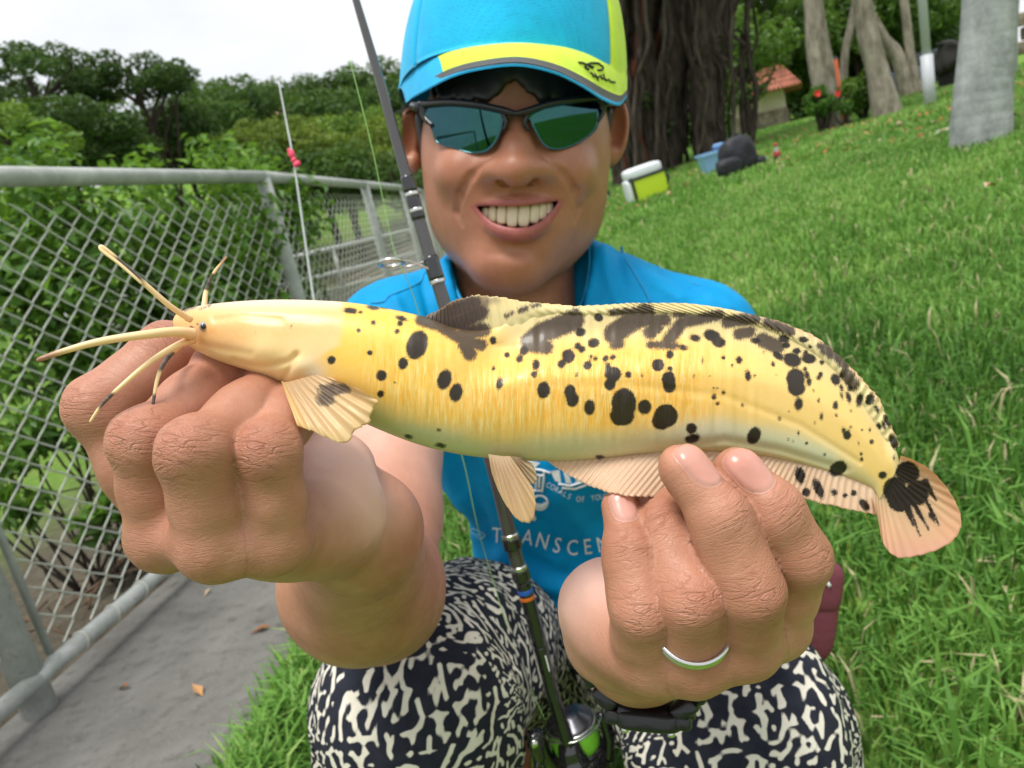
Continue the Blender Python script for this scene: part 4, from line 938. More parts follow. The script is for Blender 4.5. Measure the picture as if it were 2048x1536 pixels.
def fish_mat(name, fin=False, trans=.38, rays=.16):
    M = Mat(name, rough=0.34, spec=0.5)
    fp = M.attr('fp').outputs['Vector']
    col = M.attr('fcol').outputs['Color']
    n1 = M.noise(fp, 9, 5, 0.6); n2 = M.noise(fp, 45, 3, 0.6)
    st = M.n('Mapping', {'Vector': fp, 'Scale': (11, 1.3, 1)}).outputs[0]      # upright body wrinkles
    nst = M.noise(st, 1.6, 4, 0.6, 0.3)
    wr = M.attr('wr').outputs['Fac']
    col = M.mix(M.math('MULTIPLY', M.rng(nst, 0.50, 0.72), wr), col, (0.84, 0.36, 0.015))
    col = M.mix(M.math('MULTIPLY', M.rng(nst, 0.50, 0.30), M.math('MULTIPLY', wr, 0.8)), col, (0.88, 0.68, 0.30))
    col = M.mix(M.rng(n1, 0.35, 0.75, 0.0, 0.35), col, M.mix(0.5, col, (0.85, 0.66, 0.40)))
    if fin:
        ry = M.attr('ray').outputs['Fac']
        wv = M.math('SINE', M.math('MULTIPLY', ry, 6.2832))
        col = M.mix(M.rng(wv, -1, 1, 0.0, rays), col, (0.62, 0.36, 0.18))
    sm = M.attr('smudge').outputs['Fac']
    stv = M.n('Mapping', {'Vector': fp, 'Rotation': (0, 0, radians(35)), 'Scale': (40, 12, 1)}).outputs[0]
    nv = M.noise(stv, 1.0, 4, 0.7)
    smf = M.rng(M.math('ADD', sm, M.math('MULTIPLY', M.math('SUBTRACT', nv, 0.5), 22)), 3.5, -5, 0, 0.95, True)
    col = M.mix(smf, col, M.mix(M.rng(nv, 0.3, 0.7), (0.062, 0.040, 0.032), (0.026, 0.020, 0.018)))
    sp = M.attr('spot').outputs['Fac']
    ns = M.math('MULTIPLY', M.math('SUBTRACT', n2, 0.5), 9)
    ns2 = M.math('MULTIPLY', M.math('SUBTRACT', n1, 0.5), 5)
    sf = M.rng(M.math('ADD', M.math('ADD', sp, ns), ns2), 2.4, -2.2, 0, 0.98, True)
    col = M.mix(sf, col, M.mix(M.rng(n1, 0.3, 0.7), (0.0035, 0.003, 0.003), (0.013, 0.008, 0.0065)))
    M.color(col)
    M.to(M.b.inputs['Roughness'], M.rng(M.noise(fp, 5, 3), 0.3, 0.7, 0.30, 0.48)); M.set('Specular IOR Level', 0.38)
    M.set('Coat Weight', 0.16); M.set('Coat Roughness', 0.10)
    M.set('Subsurface Weight', 0.12); M.set('Subsurface Radius', (1, .5, .2)); M.set('Subsurface Scale', 0.004)
    h = M.math('ADD', M.math('MULTIPLY', M.math('MULTIPLY', nst, wr), 1.0), M.math('MULTIPLY', n2, 0.18))
    if fin: h = M.math('ADD', M.math('MULTIPLY', wv, 0.25), M.math('MULTIPLY', n2, 0.25))
    M.normal(M.bump(h, 0.5, 0.0006))
    if fin:
        tr = M.n('BsdfTranslucent', {'Color': col})
        ms = M.n('MixShader', {'Fac': trans})
        M.t.links.new(M.b.outputs[0], ms.inputs[1]); M.t.links.new(tr.outputs[0], ms.inputs[2])
        M.t.links.new(ms.outputs[0], M.t.nodes['Material Output'].inputs['Surface'])
    return M.m
m_fish = fish_mat('catfish skin'); m_fin = fish_mat('catfish fin', True); m_dfin = fish_mat('catfish dorsal fin', True, .10, .07)

fish = thing('catfish', 'pale yellow catfish with black blotches held out in both hands', 'fish', P(1050, 780, FD))
NS, NA = 620, 144
st_ = spline(FST, NS)
th = np.arange(NA) / NA * 2 * pi
sgn = lambda x, e: np.sign(x) * np.abs(x) ** e
sy = sgn(np.sin(th), 0.92)[None, :]; sz = sgn(np.cos(th), 0.86)[None, :]
mxp = (st_[:, 0] + st_[:, 2])[:, None] / 2; myp = (st_[:, 1] + st_[:, 3])[:, None] / 2
hx = (st_[:, 0] - st_[:, 2])[:, None] / 2; hy = (st_[:, 1] - st_[:, 3])[:, None] / 2
px = mxp + hx * sy; py = myp + hy * sy
tt = (1 - sy) / 2 + 0 * px                     # 0 at the back, 1 at the belly
tap = sst(px, 900, 1040) * (1 - sst(px, 1765, 1795)) * sst(sy, .02, .78)      # the back thins out into the long dorsal fin
sz = sz * (1 - .93 * tap)
dep = fish_depth(px) - sz * st_[:, 4][:, None] * FD / F
GRO = [([(595,709),(575,724),(531,734),(496,731),(468,722)],6.5,0.0007),([(592,712),(581,736),(563,764)],6.5,0.0007),
       ([(366,676),(400,688),(450,700),(500,708)],9.0,0.0004),([(850,637),(890,652),(930,678),(985,692),(1040,696)],9,0.0006),
       ([(1040,770),(1250,770),(1450,792),(1600,850),(1720,925)],6,0.0003),([(430,640),(480,632),(560,640)],8,0.0004),([(1310,900),(1450,880),(1560,900),(1690,940)],8,0.0007)]
for pts, wd, am in GRO:
    q, _ = seg_dist2(px, py, pts)
    dep = dep + np.where(sz > 0, am, 0) * np.exp(-(q / wd) ** 2)
for cx, cy, r, am in [(520,705,38,-0.0016),(600,735,24,-0.0014),(480,650,50,-0.0006),(420,650,18,-0.0005)]:   # cheek, shoulder, skull swellings
    dep = dep + np.where(sz > 0, am, 0) * np.exp(-((px - cx) ** 2 + (py - cy) ** 2) / r ** 2)
dep = dep + np.where(sz > 0, 1, 0) * 0.00022 * vnoise(px / 11, py / 90) * sst(px, 700, 850) * (1 - sst(px, 1450, 1600))
def lerp(a, b, t):
    t = np.asarray(t)[..., None]; return np.asarray(a) * (1 - t) + np.asarray(b) * t
c_y = np.array((0.84, 0.49, 0.085)); c_t = np.array((0.80, 0.54, 0.17)); c_b = np.array((0.55, 0.50, 0.28))
c_h = np.array((0.80, 0.44, 0.16)); c_l = np.array((0.82, 0.58, 0.26)); c_up = np.array((0.76, 0.60, 0.30))
wob = 22 * vnoise(px / 60, py / 40)
colr = lerp(c_y, c_t, sst(px + wob, 1300, 1600))
colr = lerp(colr, (0.84, 0.53, 0.07), (1 - sst(np.abs(px - 760), 60, 150)) * (1 - sst(tt, .45, .7)))
colr = lerp(colr, c_up, (1 - sst(tt, 0.05, 0.34)) * sst(px, 950, 1050))
colr = lerp(colr, c_b, sst(tt + 0.0025 * wob, 0.70, 0.93) * sst(px, 640, 760) * (1 - 0.35 * sst(px, 1250, 1400)))
band = np.exp(-((py - np.interp(px, [1250, 1330, 1450, 1600, 1750], [875, 868, 862, 890, 960])) / 26.0) ** 2) * sst(px, 1280, 1400) * (1 - sst(px, 1640, 1730))
colr = lerp(colr, (0.60, 0.62, 0.44), 0.85 * band)
edge = np.interp(py, [600, 690, 740, 800], [690, 682, 600, 560])
hd = 1 - sst(px + 0.25 * wob, edge - 10, edge + 10)
hcol = lerp(c_h, c_l, sst(py + wob * .5, 655, 700)); hcol = lerp(hcol, (0.82, 0.64, 0.42), 1 - sst(py, 602, 628))
hcol = lerp(hcol, (0.74, 0.36, 0.17), 0.7 * np.exp(-((px - 420) ** 2 / 2500 + (py - 690) ** 2 / 200)))
colr = lerp(colr, hcol, hd)
colr = lerp(colr, (0.80, 0.70, 0.66), 0.7 * np.exp(-((px - 625) ** 2 + (py - 748) ** 2) / 700))
wr = sst(px, 680, 800) * (1 - sst(px, 1330, 1500)) * sst(tt, 0.22, 0.42) * (1 - sst(tt, 0.72, 0.9))
V = P(px.ravel(), py.ravel(), dep.ravel())
g = Geo(); c0 = V.reshape(NS, NA, 3)[0].mean(0); c1 = V.reshape(NS, NA, 3)[-1].mean(0)
jj = np.arange(NA)
Tc = np.vstack([np.stack([np.full(NA, NS * NA), (jj + 1) % NA, jj], 1), np.stack([np.full(NA, NS * NA + 1), (NS - 1) * NA + jj, (NS - 1) * NA + (jj + 1) % NA], 1)])
ap = lambda a: np.concatenate([a.reshape(NS * NA, -1), a.reshape(NS * NA, -1)[[0, -1]]]).squeeze()
fpv = np.stack([px / 100, py / 100, 0 * px], -1)
g.add(np.vstack([V, c0, c1]), grid_quads(NS, NA, True), Tc, fp=ap(fpv), fcol=ap(colr), spot=ap(spot_field(px.ravel(), py.ravel())), smudge=ap(smudge_field(px.ravel(), py.ravel())), wr=ap(wr))
mk('body', g, m_fish, fish)

def fin(name, base, outer, nu, nv, depth, rays, color, tipcol, ser=2.5, bow=0.0, spots=True, ripple=0.00025, thick=0.0003, extra=None):
    b = spline(base, nu); o = spline(outer, nu)
    u = np.linspace(0, 1, nu)[:, None]; v = np.linspace(0, 1, nv)[None, :]
    saw = ser * ((u * rays) % 1 - 0.5) + ser * 0.7 * vnoise(u * rays * 0.6, 3.3)
    ln = np.linalg.norm(o - b, axis=1)[:, None]
    vv = v * (1 + saw / np.maximum(ln, 8) * v ** 4)
    X = b[:, :1] + (o - b)[:, :1] * vv; Y = b[:, 1:] + (o - b)[:, 1:] * vv
    bw = bow * np.sin(pi * v)
    d = depth(X, Y, u, v) + bw + ripple * np.cos(2 * pi * rays * u) * sst(v, 0.0, 0.3) + 0.0008 * vnoise(u * 9, v * 1.5, 7.7) * v
    cc = lerp(color, tipcol, np.clip(v + 0 * u + 0.15 * vnoise(u * 14, v * 3), 0, 1) ** 1.5)
    if extra is not None: cc = extra(cc, X, Y, u + 0 * v, v + 0 * u)
    sp = spot_field(X.ravel(), Y.ravel()) if spots else np.full(X.size, 60.0)
    sm = smudge_field(X.ravel(), Y.ravel()) if spots else np.full(X.size, 60.0)
    A = dict(fp=np.stack([X / 100, Y / 100, 0 * X + 1.3], -1).reshape(-1, 3), fcol=cc.reshape(-1, 3), spot=sp, smudge=sm,
             ray=(u * rays + 0 * v).ravel(), wr=np.zeros(X.size))
    A = {k: np.concatenate([a, a]) for k, a in A.items()}
    tk = thick * (1 - 0.7 * v)
    V0 = P(X.ravel(), Y.ravel(), (d - tk).ravel()); V1 = P(X.ravel(), Y.ravel(), (d + tk).ravel())
    q = grid_quads(nu, nv); n = nu * nv
    ii = np.arange(nu - 1); kk = np.arange(nv - 1)
    rim = np.vstack([np.stack([ii * nv + nv - 1, (ii + 1) * nv + nv - 1, n + (ii + 1) * nv + nv - 1, n + ii * nv + nv - 1], 1),
                     np.stack([kk + 1, kk, n + kk, n + kk + 1], 1),
                     np.stack([(nu - 1) * nv + kk, (nu - 1) * nv + kk + 1, n + (nu - 1) * nv + kk + 1, n + (nu - 1) * nv + kk], 1)])
    gg = Geo(); gg.add(np.vstack([V0, V1]), np.vstack([q[:, ::-1], q + n, rim]), **A)
    return mk(name, gg, m_dfin if name == 'dorsal_fin' else m_fin, fish)
md = lambda X, Y, u, v: fish_depth(X) + 0 * u
def dorsal_c(cc, X, Y, u, v):
    cc = lerp(cc, (0.10, 0.072, 0.062), 0.93 * (1 - sst(X + 0.5 * (Y - 620) + 14 * vnoise(X / 9, Y / 14), 955, 1000)) * (1 - sst(Y - (600 + 0.06 * (X - 900)), -4, -18)))
    return lerp(cc, (0.17, 0.085, 0.03), 0.7 * sst(vnoise(X / 17 + Y / 13, (X + Y) / 40, 4.0), 0.25, 0.5) * (1 - sst(X, 960, 990)) * (1 - sst(Y, 625, 640)))
fin('dorsal_fin', [(838,642),(880,664),(930,680),(985,682),(1080,634),(1180,632),(1280,627),(1380,630),(1470,642),(1555,668),(1632,710),(1694,768),(1742,838),(1784,902)],
    [(846,634),(882,618),(912,600),(965,590),(1060,604),(1160,611),(1240,607),(1300,606),(1400,609),(1510,630),(1620,668),(1706,738),(1762,806),(1799,892)],
    420, 26, md, 62, (0.82, 0.68, 0.36), (0.78, 0.60, 0.26), 3.2, -0.0008, extra=lambda cc, X, Y, u, v: lerp(dorsal_c(cc, X, Y, u, v), (0.80, 0.46, 0.26), 0.8 * sst(v, .72, .95) * sst(u, .62, .74)))
fin('anal_fin', [(1090,914),(1180,912),(1280,902),(1370,895),(1460,897),(1535,905),(1600,919),(1665,937),(1748,974)],
    [(1098,926),(1150,956),(1212,984),(1290,994),(1390,985),(1490,972),(1570,988),(1650,1008),(1752,1030)],
    320, 22, lambda X, Y, u, v: fish_depth(X) - 0.002 * v - 0.012 * v * np.exp(-((X - 1262) / 80) ** 2), 52, (0.88, 0.66, 0.48), (0.88, 0.62, 0.42), 3.0)
fin('tail_fin', [(1800,918),(1796,932),(1788,948),(1778,962),(1766,974),(1752,984),(1742,990)],
    [(1802,908),(1858,938),(1900,985),(1922,1040),(1905,1082),(1850,1108),(1800,1116),(1768,1090),(1756,1040),(1744,1000)],
    140, 40, lambda X, Y, u, v: fish_depth(X) - 0.004 * v ** 2, 19, (0.84, 0.60, 0.38), (0.86, 0.48, 0.29), 2.5, ripple=0.0001,
    extra=lambda cc, X, Y, u, v: lerp(cc, (0.80, 0.40, 0.33), 0.55 * sst(Y, 1055, 1110)))
pd = lambda X, Y, u, v: FD - 0.0122 - 0.0085 * sst(v + 0 * u, 0, 1) + 0.002 * u
def pec_c(cc, X, Y, u, v):
    s_ = np.minimum(np.hypot((X - 652) / 19, (Y - 797) / 16), np.hypot((X - 668) / 32, (Y - 778) / 12)) + 0.25 * vnoise(X / 5, Y / 5)
    cc = lerp(cc, (0.86, 0.58, 0.20), 0.8 * (1 - sst(u, 0.03, 0.16)))
    return lerp(cc, (0.055, 0.045, 0.048), 0.92 * (1 - sst(s_, 0.8, 1.2)))
fin('pectoral_fin', [(562,762),(572,764),(590,760),(608,755),(625,751),(645,748)], [(596,856),(625,862),(655,876),(692,886),(712,858),(736,845),(743,820),(753,800),(705,772)],
    150, 34, pd, 9, (0.82, 0.58, 0.34), (0.84, 0.62, 0.30), 4.0, 0.0006, spots=False, ripple=0.00032, extra=pec_c)
fin('pelvic_fin', [(976,908),(990,910),(1005,912),(1020,912)], [(984,950),(1002,992),(1028,1032),(1046,1044),(1064,1040),(1071,1010),(1066,975)],
    90, 30, lambda X, Y, u, v: FD - 0.010 + 0.001 * v + 0 * u, 8, (0.88, 0.64, 0.46), (0.88, 0.62, 0.34), 3.0, spots=False, ripple=0.0003)
fin('pelvic_fin', [(1020,912),(1030,913),(1040,914)], [(1050,962),(1066,968),(1074,956),(1066,930),(1054,922)],
    60, 20, lambda X, Y, u, v: FD - 0.006 + 0.001 * v + 0 * u, 6, (0.80, 0.62, 0.44), (0.74, 0.60, 0.40), 2.0, spots=False, ripple=0.0004)

def barbel(pts, r0, r1, bands=(), tip=None):
    a = spline(pts, 60); s = np.linspace(0, 1, 60)
    r = (r0 + (r1 - r0) * s ** 0.75) * a[:, 2] / F; r[-1] *= 0.4
    Vb, Qb, Tb = tube(P(a[:, 0], a[:, 1], a[:, 2]), r, 12)
    c = np.tile((0.85, 0.62, 0.33), (60, 1))
    c = lerp(c, (0.85, 0.55, 0.30), 1 - sst(s, 0, .3))
    for b0, b1 in bands: c = lerp(c, (0.035, 0.03, 0.035), sst(s, b0, b0 + .04) * (1 - sst(s, b1, b1 + .05)))
    if tip is not None: c = lerp(c, tip, sst(s, .75, .95))
    c = np.vstack([np.repeat(c, 12, 0), c[:1], c[-1:]])
    n = len(Vb); gg = Geo()
    gg.add(Vb, Qb, Tb, fp=np.repeat(np.vstack([a, a[:1]])[:, None] / 100, 12, 1).reshape(-1, 3)[:n], fcol=c, spot=np.full(n, 60.0), smudge=np.full(n, 60.0), wr=np.zeros(n))
    mk('barbel', gg, m_fish, fish)
barbel([(382,640,.222),(340,612,.216),(292,570,.212),(248,530,.209),(214,501,.207),(202,493,.2065),(205,502,.2062),(238,527,.207),(270,555,.208),(284,568,.209)], 6.5, 2.6, [(.22,.36)])
barbel([(408,616,.236),(413,580,.238),(428,545,.238),(454,513,.238)], 6.5, 1.6, [(.30,.62)], (0.5, 0.22, 0.13))
barbel([(385,668,.221),(352,664,.215),(300,668,.209),(205,682,.204),(135,700,.201),(73,721,.199)], 13, 5.0, (), (0.30, 0.13, 0.09))
barbel([(385,680,.224),(352,692,.217),(300,724,.211),(245,770,.206),(205,808,.204),(179,845,.203)], 9, 2.4, [(.66,.82)])
barbel([(360,692,.226),(335,716,.218),(317,750,.213),(308,795,.211),(304,835,.210),(312,876,.209)], 6, 2.0, [(.10,.34),(.55,.68)])
eye_m = Mat('fish eye', (0.30, 0.31, 0.33), 0.08, 0.8).m; pup_m = Mat('fish pupil', (0.008, 0.008, 0.012), 0.05, 0.9).m
def ball(c, r, n=14):
    u = np.linspace(0, pi, n); return lathe([(-r * cos(a), max(r * sin(a), 1e-6)) for a in u], c, WD([0, 0, 1.0]), n * 2)
dE = FD + .0016 - 46 * FD / F
ge = Geo(); ge.add(*ball(P(408, 653, dE + .0004), 9.5 * dE / F)); eye = mk('eye', ge, eye_m, fish)
ge = Geo(); ge.add(*ball(P(407, 653, dE - .0003), 6.2 * dE / F)); mk('pupil', ge, pup_m, eye)
# ================================================================== the man's skin: hands and arms (camera-frame metres first)
# each finger: joints (photo x, y, distance) and radii in photo pixels at that distance: knuckle, middle joint, end joint, tip
HANDS = {
 'R': dict(fingers=[   # index .. little of the hand at the fish's head
   dict(j=[(335,1050,.246),(204,815,.238),(335,708,.250),(425,692,.262)], r=[66,62,57,46]),
   dict(j=[(330,1066,.221),(296,885,.212),(455,746,.243),(540,715,.262)], r=[68,64,60,46]),
   dict(j=[(430,1082,.2085),(393,908,.199),(560,772,.240),(625,740,.262)], r=[68,67,60,46]),
   dict(j=[(545,1076,.2150),(534,908,.206),(595,778,.241),(640,745,.258)], r=[66,58,52,42])],
   palm=[((660,1036,.262),(.0168,.0185,.022)),((560,1050,.246),(.019,.0145,.02)),((640,935,.292),(.021,.016,.02)),((600,1010,.275),(.03,.022,.025))],
   wrist=(722,1062,.312), rw=.0255, mc_r=.0165,
   thumb=[(660,980,.300),(600,880,.292),(520,770,.276),(455,690,.263)], tr=[.016,.012,.0105,.009]),
 'L': dict(fingers=[
   dict(j=[(1552,1248,.230),(1590,1112,.213),(1545,1024,.209),(1474,940,.2105)], r=[62,58,54,49]),
   dict(j=[(1488,1282,.2185),(1497,1180,.204),(1440,1042,.2035),(1368,936,.2065)], r=[64,61,56,51]),
   dict(j=[(1385,1312,.2185),(1382,1200,.206),(1332,1062,.218),(1290,965,.236)], r=[66,59,54,46]),
   dict(j=[(1300,1310,.2245),(1286,1215,.2115),(1262,1098,.2155),(1240,1012,.221)], r=[66,54,44,36])],
   palm=[((1216,1222,.256),(.0172,.0180,.021)),((1300,1275,.240),(.020,.0150,.018)),((1240,1300,.262),(.018,.012,.018)),((1380,1250,.272),(.030,.02,.024)),((1470,1230,.27),(.024,.02,.022))],
   wrist=(1278,1282,.312), rw=.0250, mc_r=.0165,
   thumb=[(1500,1240,.292),(1490,1120,.286),(1475,1000,.276),(1440,885,.264)], tr=[.016,.012,.0105,.009])}
ARMS = [  # wrist, forearm, elbow, upper arm, shoulder
 ([(722,1062,.312),(716,1160,.390),(752,1185,.462),(772,1030,.53),(800,700,.66)], [.0255,.036,.0395,.0375,.046]),
 ([(1278,1282,.312),(1345,1210,.40),(1415,1175,.50),(1412,960,.58),(1392,690,.675)], [.025,.034,.0395,.037,.046])]
def build_hand(s, H):
    """adds one hand to the field s; returns bones for the skin detail"""
    fg = s.like(); bones = []
    for fi, f in enumerate(H['fingers']):
        one = s.like()
        p = [Q(*j) for j in f['j']]
        r = [a * j[2] / F for a, j in zip(f['r'], f['j'])]
        one.cone(p[0], p[1], r[0] * .93, r[1] * .95, .004)
        one.cone(p[1], p[2], r[1] * .96, r[2] * .98, .005)
        one.cone(p[2], p[3], r[2] * .98, r[3], .004)
        pl = nrm(np.cross(p[1] - p[0], p[2] - p[1])) if np.linalg.norm(np.cross(p[1] - p[0], p[2] - p[1])) > 1e-9 else np.array([1., 0, 0])
        # dorsal direction at the joints: outward from the bend
        dors = []
        for k in (1, 2):
            d = nrm(nrm(p[k] - p[k - 1]) - nrm(p[k + 1] - p[k]))
            if d[2] < 0.2: d = nrm(d + np.array([0, 0, 1.2]))
            dors.append(d)
        one.ell(p[1] + dors[0] * r[1] * .12, r[1] * .93, None, .006)
        one.ell(p[2] + dors[1] * r[2] * .10, r[2] * .93, None, .005)
        for k in (0, 1):      # flesh between the joints, palm side
            mid = (p[k] + p[k + 1]) / 2 - dors[0] * r[k] * .15
            one.ell(mid, np.array([1, 1, 1]) * r[k] * .90, None, .008)
        fg.merge(one, .0005)
        bones.append((p, r, dors))
    pm = s.like()
    wr = Q(*H['wrist'])
    for b in bones:
        pm.cone(b[0][0], wr, b[1][0] * .98, H['mc_r'], .008)
    mc = [b[0][0] for b in bones]
    for a, b in zip(mc[:-1], mc[1:]): pm.cone(a, b, .0088, .0088, .006)
    wb = [b[0][0] * .80 + b[0][1] * .20 - b[2][0] * b[1][0] * .30 for b in bones]     # the webs between the fingers
    for a, b in zip(wb[:-1], wb[1:]): pm.cone(a, b, .0062, .0062, .005)
    for c, r in H['palm']: pm.ell(Q(*c), r, None, .010)
    tp = [Q(*t) for t in H['thumb']]
    pm.chain(tp, H['tr'], .008)
    s.merge(pm, .001)
    for b in bones:      # knuckle heads on the back of the hand
        pm2 = nrm(b[0][0] - b[0][1]); s.ell(b[0][0] + pm2 * b[1][0] * .30 + np.array([0, 0, .0016]), b[1][0] * .80, None, .004)
    s.merge(fg, .0024)
    return bones
def add_arms(s):
    for pts, rad in ARMS:
        s.chain([Q(*p) for p in pts], rad, .016)
        a, b = Q(*pts[1]), Q(*pts[2])
        s.ell(a * .6 + b * .4, (.042, .037, .05), None, .02)
def skin_detail(V, N, bones):
    """per-vertex finger coordinates for wrinkles, nails, knuckles"""
    n = len(V); best = np.full(n, 1e9); fs = np.zeros(n); fa = np.zeros(n); wk = np.zeros(n); red = np.zeros(n); nail = np.full(n, 0.02); fid = np.zeros(n)
    for fi, (p, r, dors) in enumerate(bones):
        s0 = 0; ws = np.zeros(n); sf = np.zeros(n); sa = np.zeros(n); dmin = np.full(n, 1e9); nl = np.full(n, .02)
        jw = np.zeros(n)
        for k in range(3):
            ab = p[k + 1] - p[k]; L = np.linalg.norm(ab); ax = ab / L
            tu = (V - p[k]) @ ax; t = np.clip(tu, 0, L)
            rel = V - (p[k] + t[:, None] * ax); d = np.linalg.norm(rel, axis=1) - r[k]
            dr = dors[0] if k < 2 else dors[1]
            dr = nrm(dr - dr.dot(ax) * ax); sd = np.cross(ax, dr)
            wg = np.exp(-np.clip(d, -.01, .05) / .0022)
            ws += wg; sf += wg * (s0 + np.clip(tu, -.012, L + .02)); sa += wg * (rel @ sd)
            dmin = np.minimum(dmin, d)
            if k == 2:
                u = tu - L; v = rel @ sd; up = rel @ dr
                hw = r[3] * .79; hl = r[3] * 1.04
                q = (np.abs(u + r[3] * .16) / hl) ** 2.7 + (np.abs(v) / hw) ** 2.7
                sdv = (q ** (1 / 2.7) - 1) * hw
                nl = np.where((up < r[3] * .1) | (d > .006), 0.02, sdv)
            s0 += L
        for k in (1, 2):       # skin folds over the two joints, on their outer side
            ct = p[k] + dors[k - 1] * r[k] * .9
            q = np.linalg.norm((V - ct) * 1.0, axis=1) / (r[k] * (1.05 if k == 1 else .85))
            jw = np.maximum(jw, np.exp(-q ** 2) * (1.0 if k == 1 else .75))
        ct = p[0] + nrm(dors[0] * .3 + nrm(p[0] - p[1])) * r[0] * .8
        jw0 = np.exp(-(np.linalg.norm(V - ct, axis=1) / (r[0] * 1.2)) ** 2) * .55
        m = dmin < best
        best = np.where(m, dmin, best); fs = np.where(m, sf / (ws + 1e-9), fs); fa = np.where(m, sa / (ws + 1e-9), fa)
        fid = np.where(m, fi, fid); wk = np.where(m, .10 + np.maximum(jw, jw0), wk); red = np.where(m, np.maximum(jw, jw0), red); nail = np.where(m, nl, nail)
    far = sst(best, .004, .012)
    return fs, fa, wk * (1 - .7 * far), red * (1 - far), nail, fid * 0
body_geo = Geo()
def put_skin(V, Qd, bones=None, **kw):
    n = len(V); N = vnormals(V, Qd)
    A = dict(fq=np.zeros((n, 3)), wk=np.zeros(n), red=np.zeros(n), nail=np.full(n, .02), pale=np.zeros(n), lip=np.full(n, .02), sun=np.zeros(n))
    if bones is not None:
        fs, fa, wk, red, nail, fid = skin_detail(V, N, bones)
        A['fq'] = np.stack([fs * 1000, fa * 1000, fid * 37.0], 1); A['wk'] = wk; A['red'] = red; A['nail'] = nail
        gr = np.exp(-(nail / .0005) ** 2) * .00035 - sst(-nail, 0, .0008) * .00015     # groove round the nail plate
        V = V - N * gr[:, None]
    for k, v in kw.items(): A[k] = v(V, N) if callable(v) else v
    body_geo.add(W(V), Qd, **A)
for key in ('R', 'L'):
    H = HANDS[key]
    pts = [Q(*j) for f in H['fingers'] for j in f['j']] + [Q(*c) for c, r in H['palm']] + [Q(*H['wrist'])]
    lo = np.min(pts, 0) - np.array([.024, .042, .024]); hi = np.max(pts, 0) + .026
    zc = Q(*H['wrist'])[2] - .004; lo[2] = zc
    if key == 'R': hi[0] += .004
    s = Sdf(lo, hi, .00085)
    bn = build_hand(s, H)
    t2 = s.like(); add_arms(t2); s.merge(t2, .012)
    V, Qd = s.mesh()
    V = smooth_mesh(V, Qd, 2); Nn = vnormals(V, Qd)
    V = V + Nn * (.00028 * vnoise(V[:, 0] * 170, V[:, 1] * 170, V[:, 2] * 170) + .00045 * vnoise(V[:, 0] * 70, V[:, 1] * 70, V[:, 2] * 70))[:, None] * sst(V[:, 2] - zc, .006, .025)[:, None]
    pin = (1, 0) if key == 'R' else (-1, 0)
    pc = Q(*H['palm'][0][0])
    def pale(V, N, pc=pc, sg=(1 if key == 'R' else -1)):
        # the palm side of the hand is paler and pinker than its back
        a = np.exp(-np.sum((V - pc - np.array([sg * .004, .012, -.006])) ** 2, 1) / .022 ** 2)
        return np.clip(2.2 * a * sst(N @ nrm(np.array([sg * .55, .75, -.1])), -.25, .55), 0, 1)
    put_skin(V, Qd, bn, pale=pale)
# arms, coarser, from the wrist cut to the shoulder
for i, (pts, rad) in enumerate(ARMS):
    q = [Q(*p) for p in pts]
    lo = np.min(q, 0) - .055; hi = np.max(q, 0) + .055
    hi[2] = Q(*pts[0])[2] - .004 + .0022
    s = Sdf(lo, hi, .0022)
    add_arms(s)
    H = HANDS['RL'[i]]; t2 = s.like(); build_hand(t2, H); s.merge(t2, .012)
    V, Qd = s.mesh(); V = smooth_mesh(V, Qd, 2)
    sh = q[2]
    put_skin(V, Qd, None, pale=lambda V, N: 0.55 * sst(-V[:, 2], .47, .56))

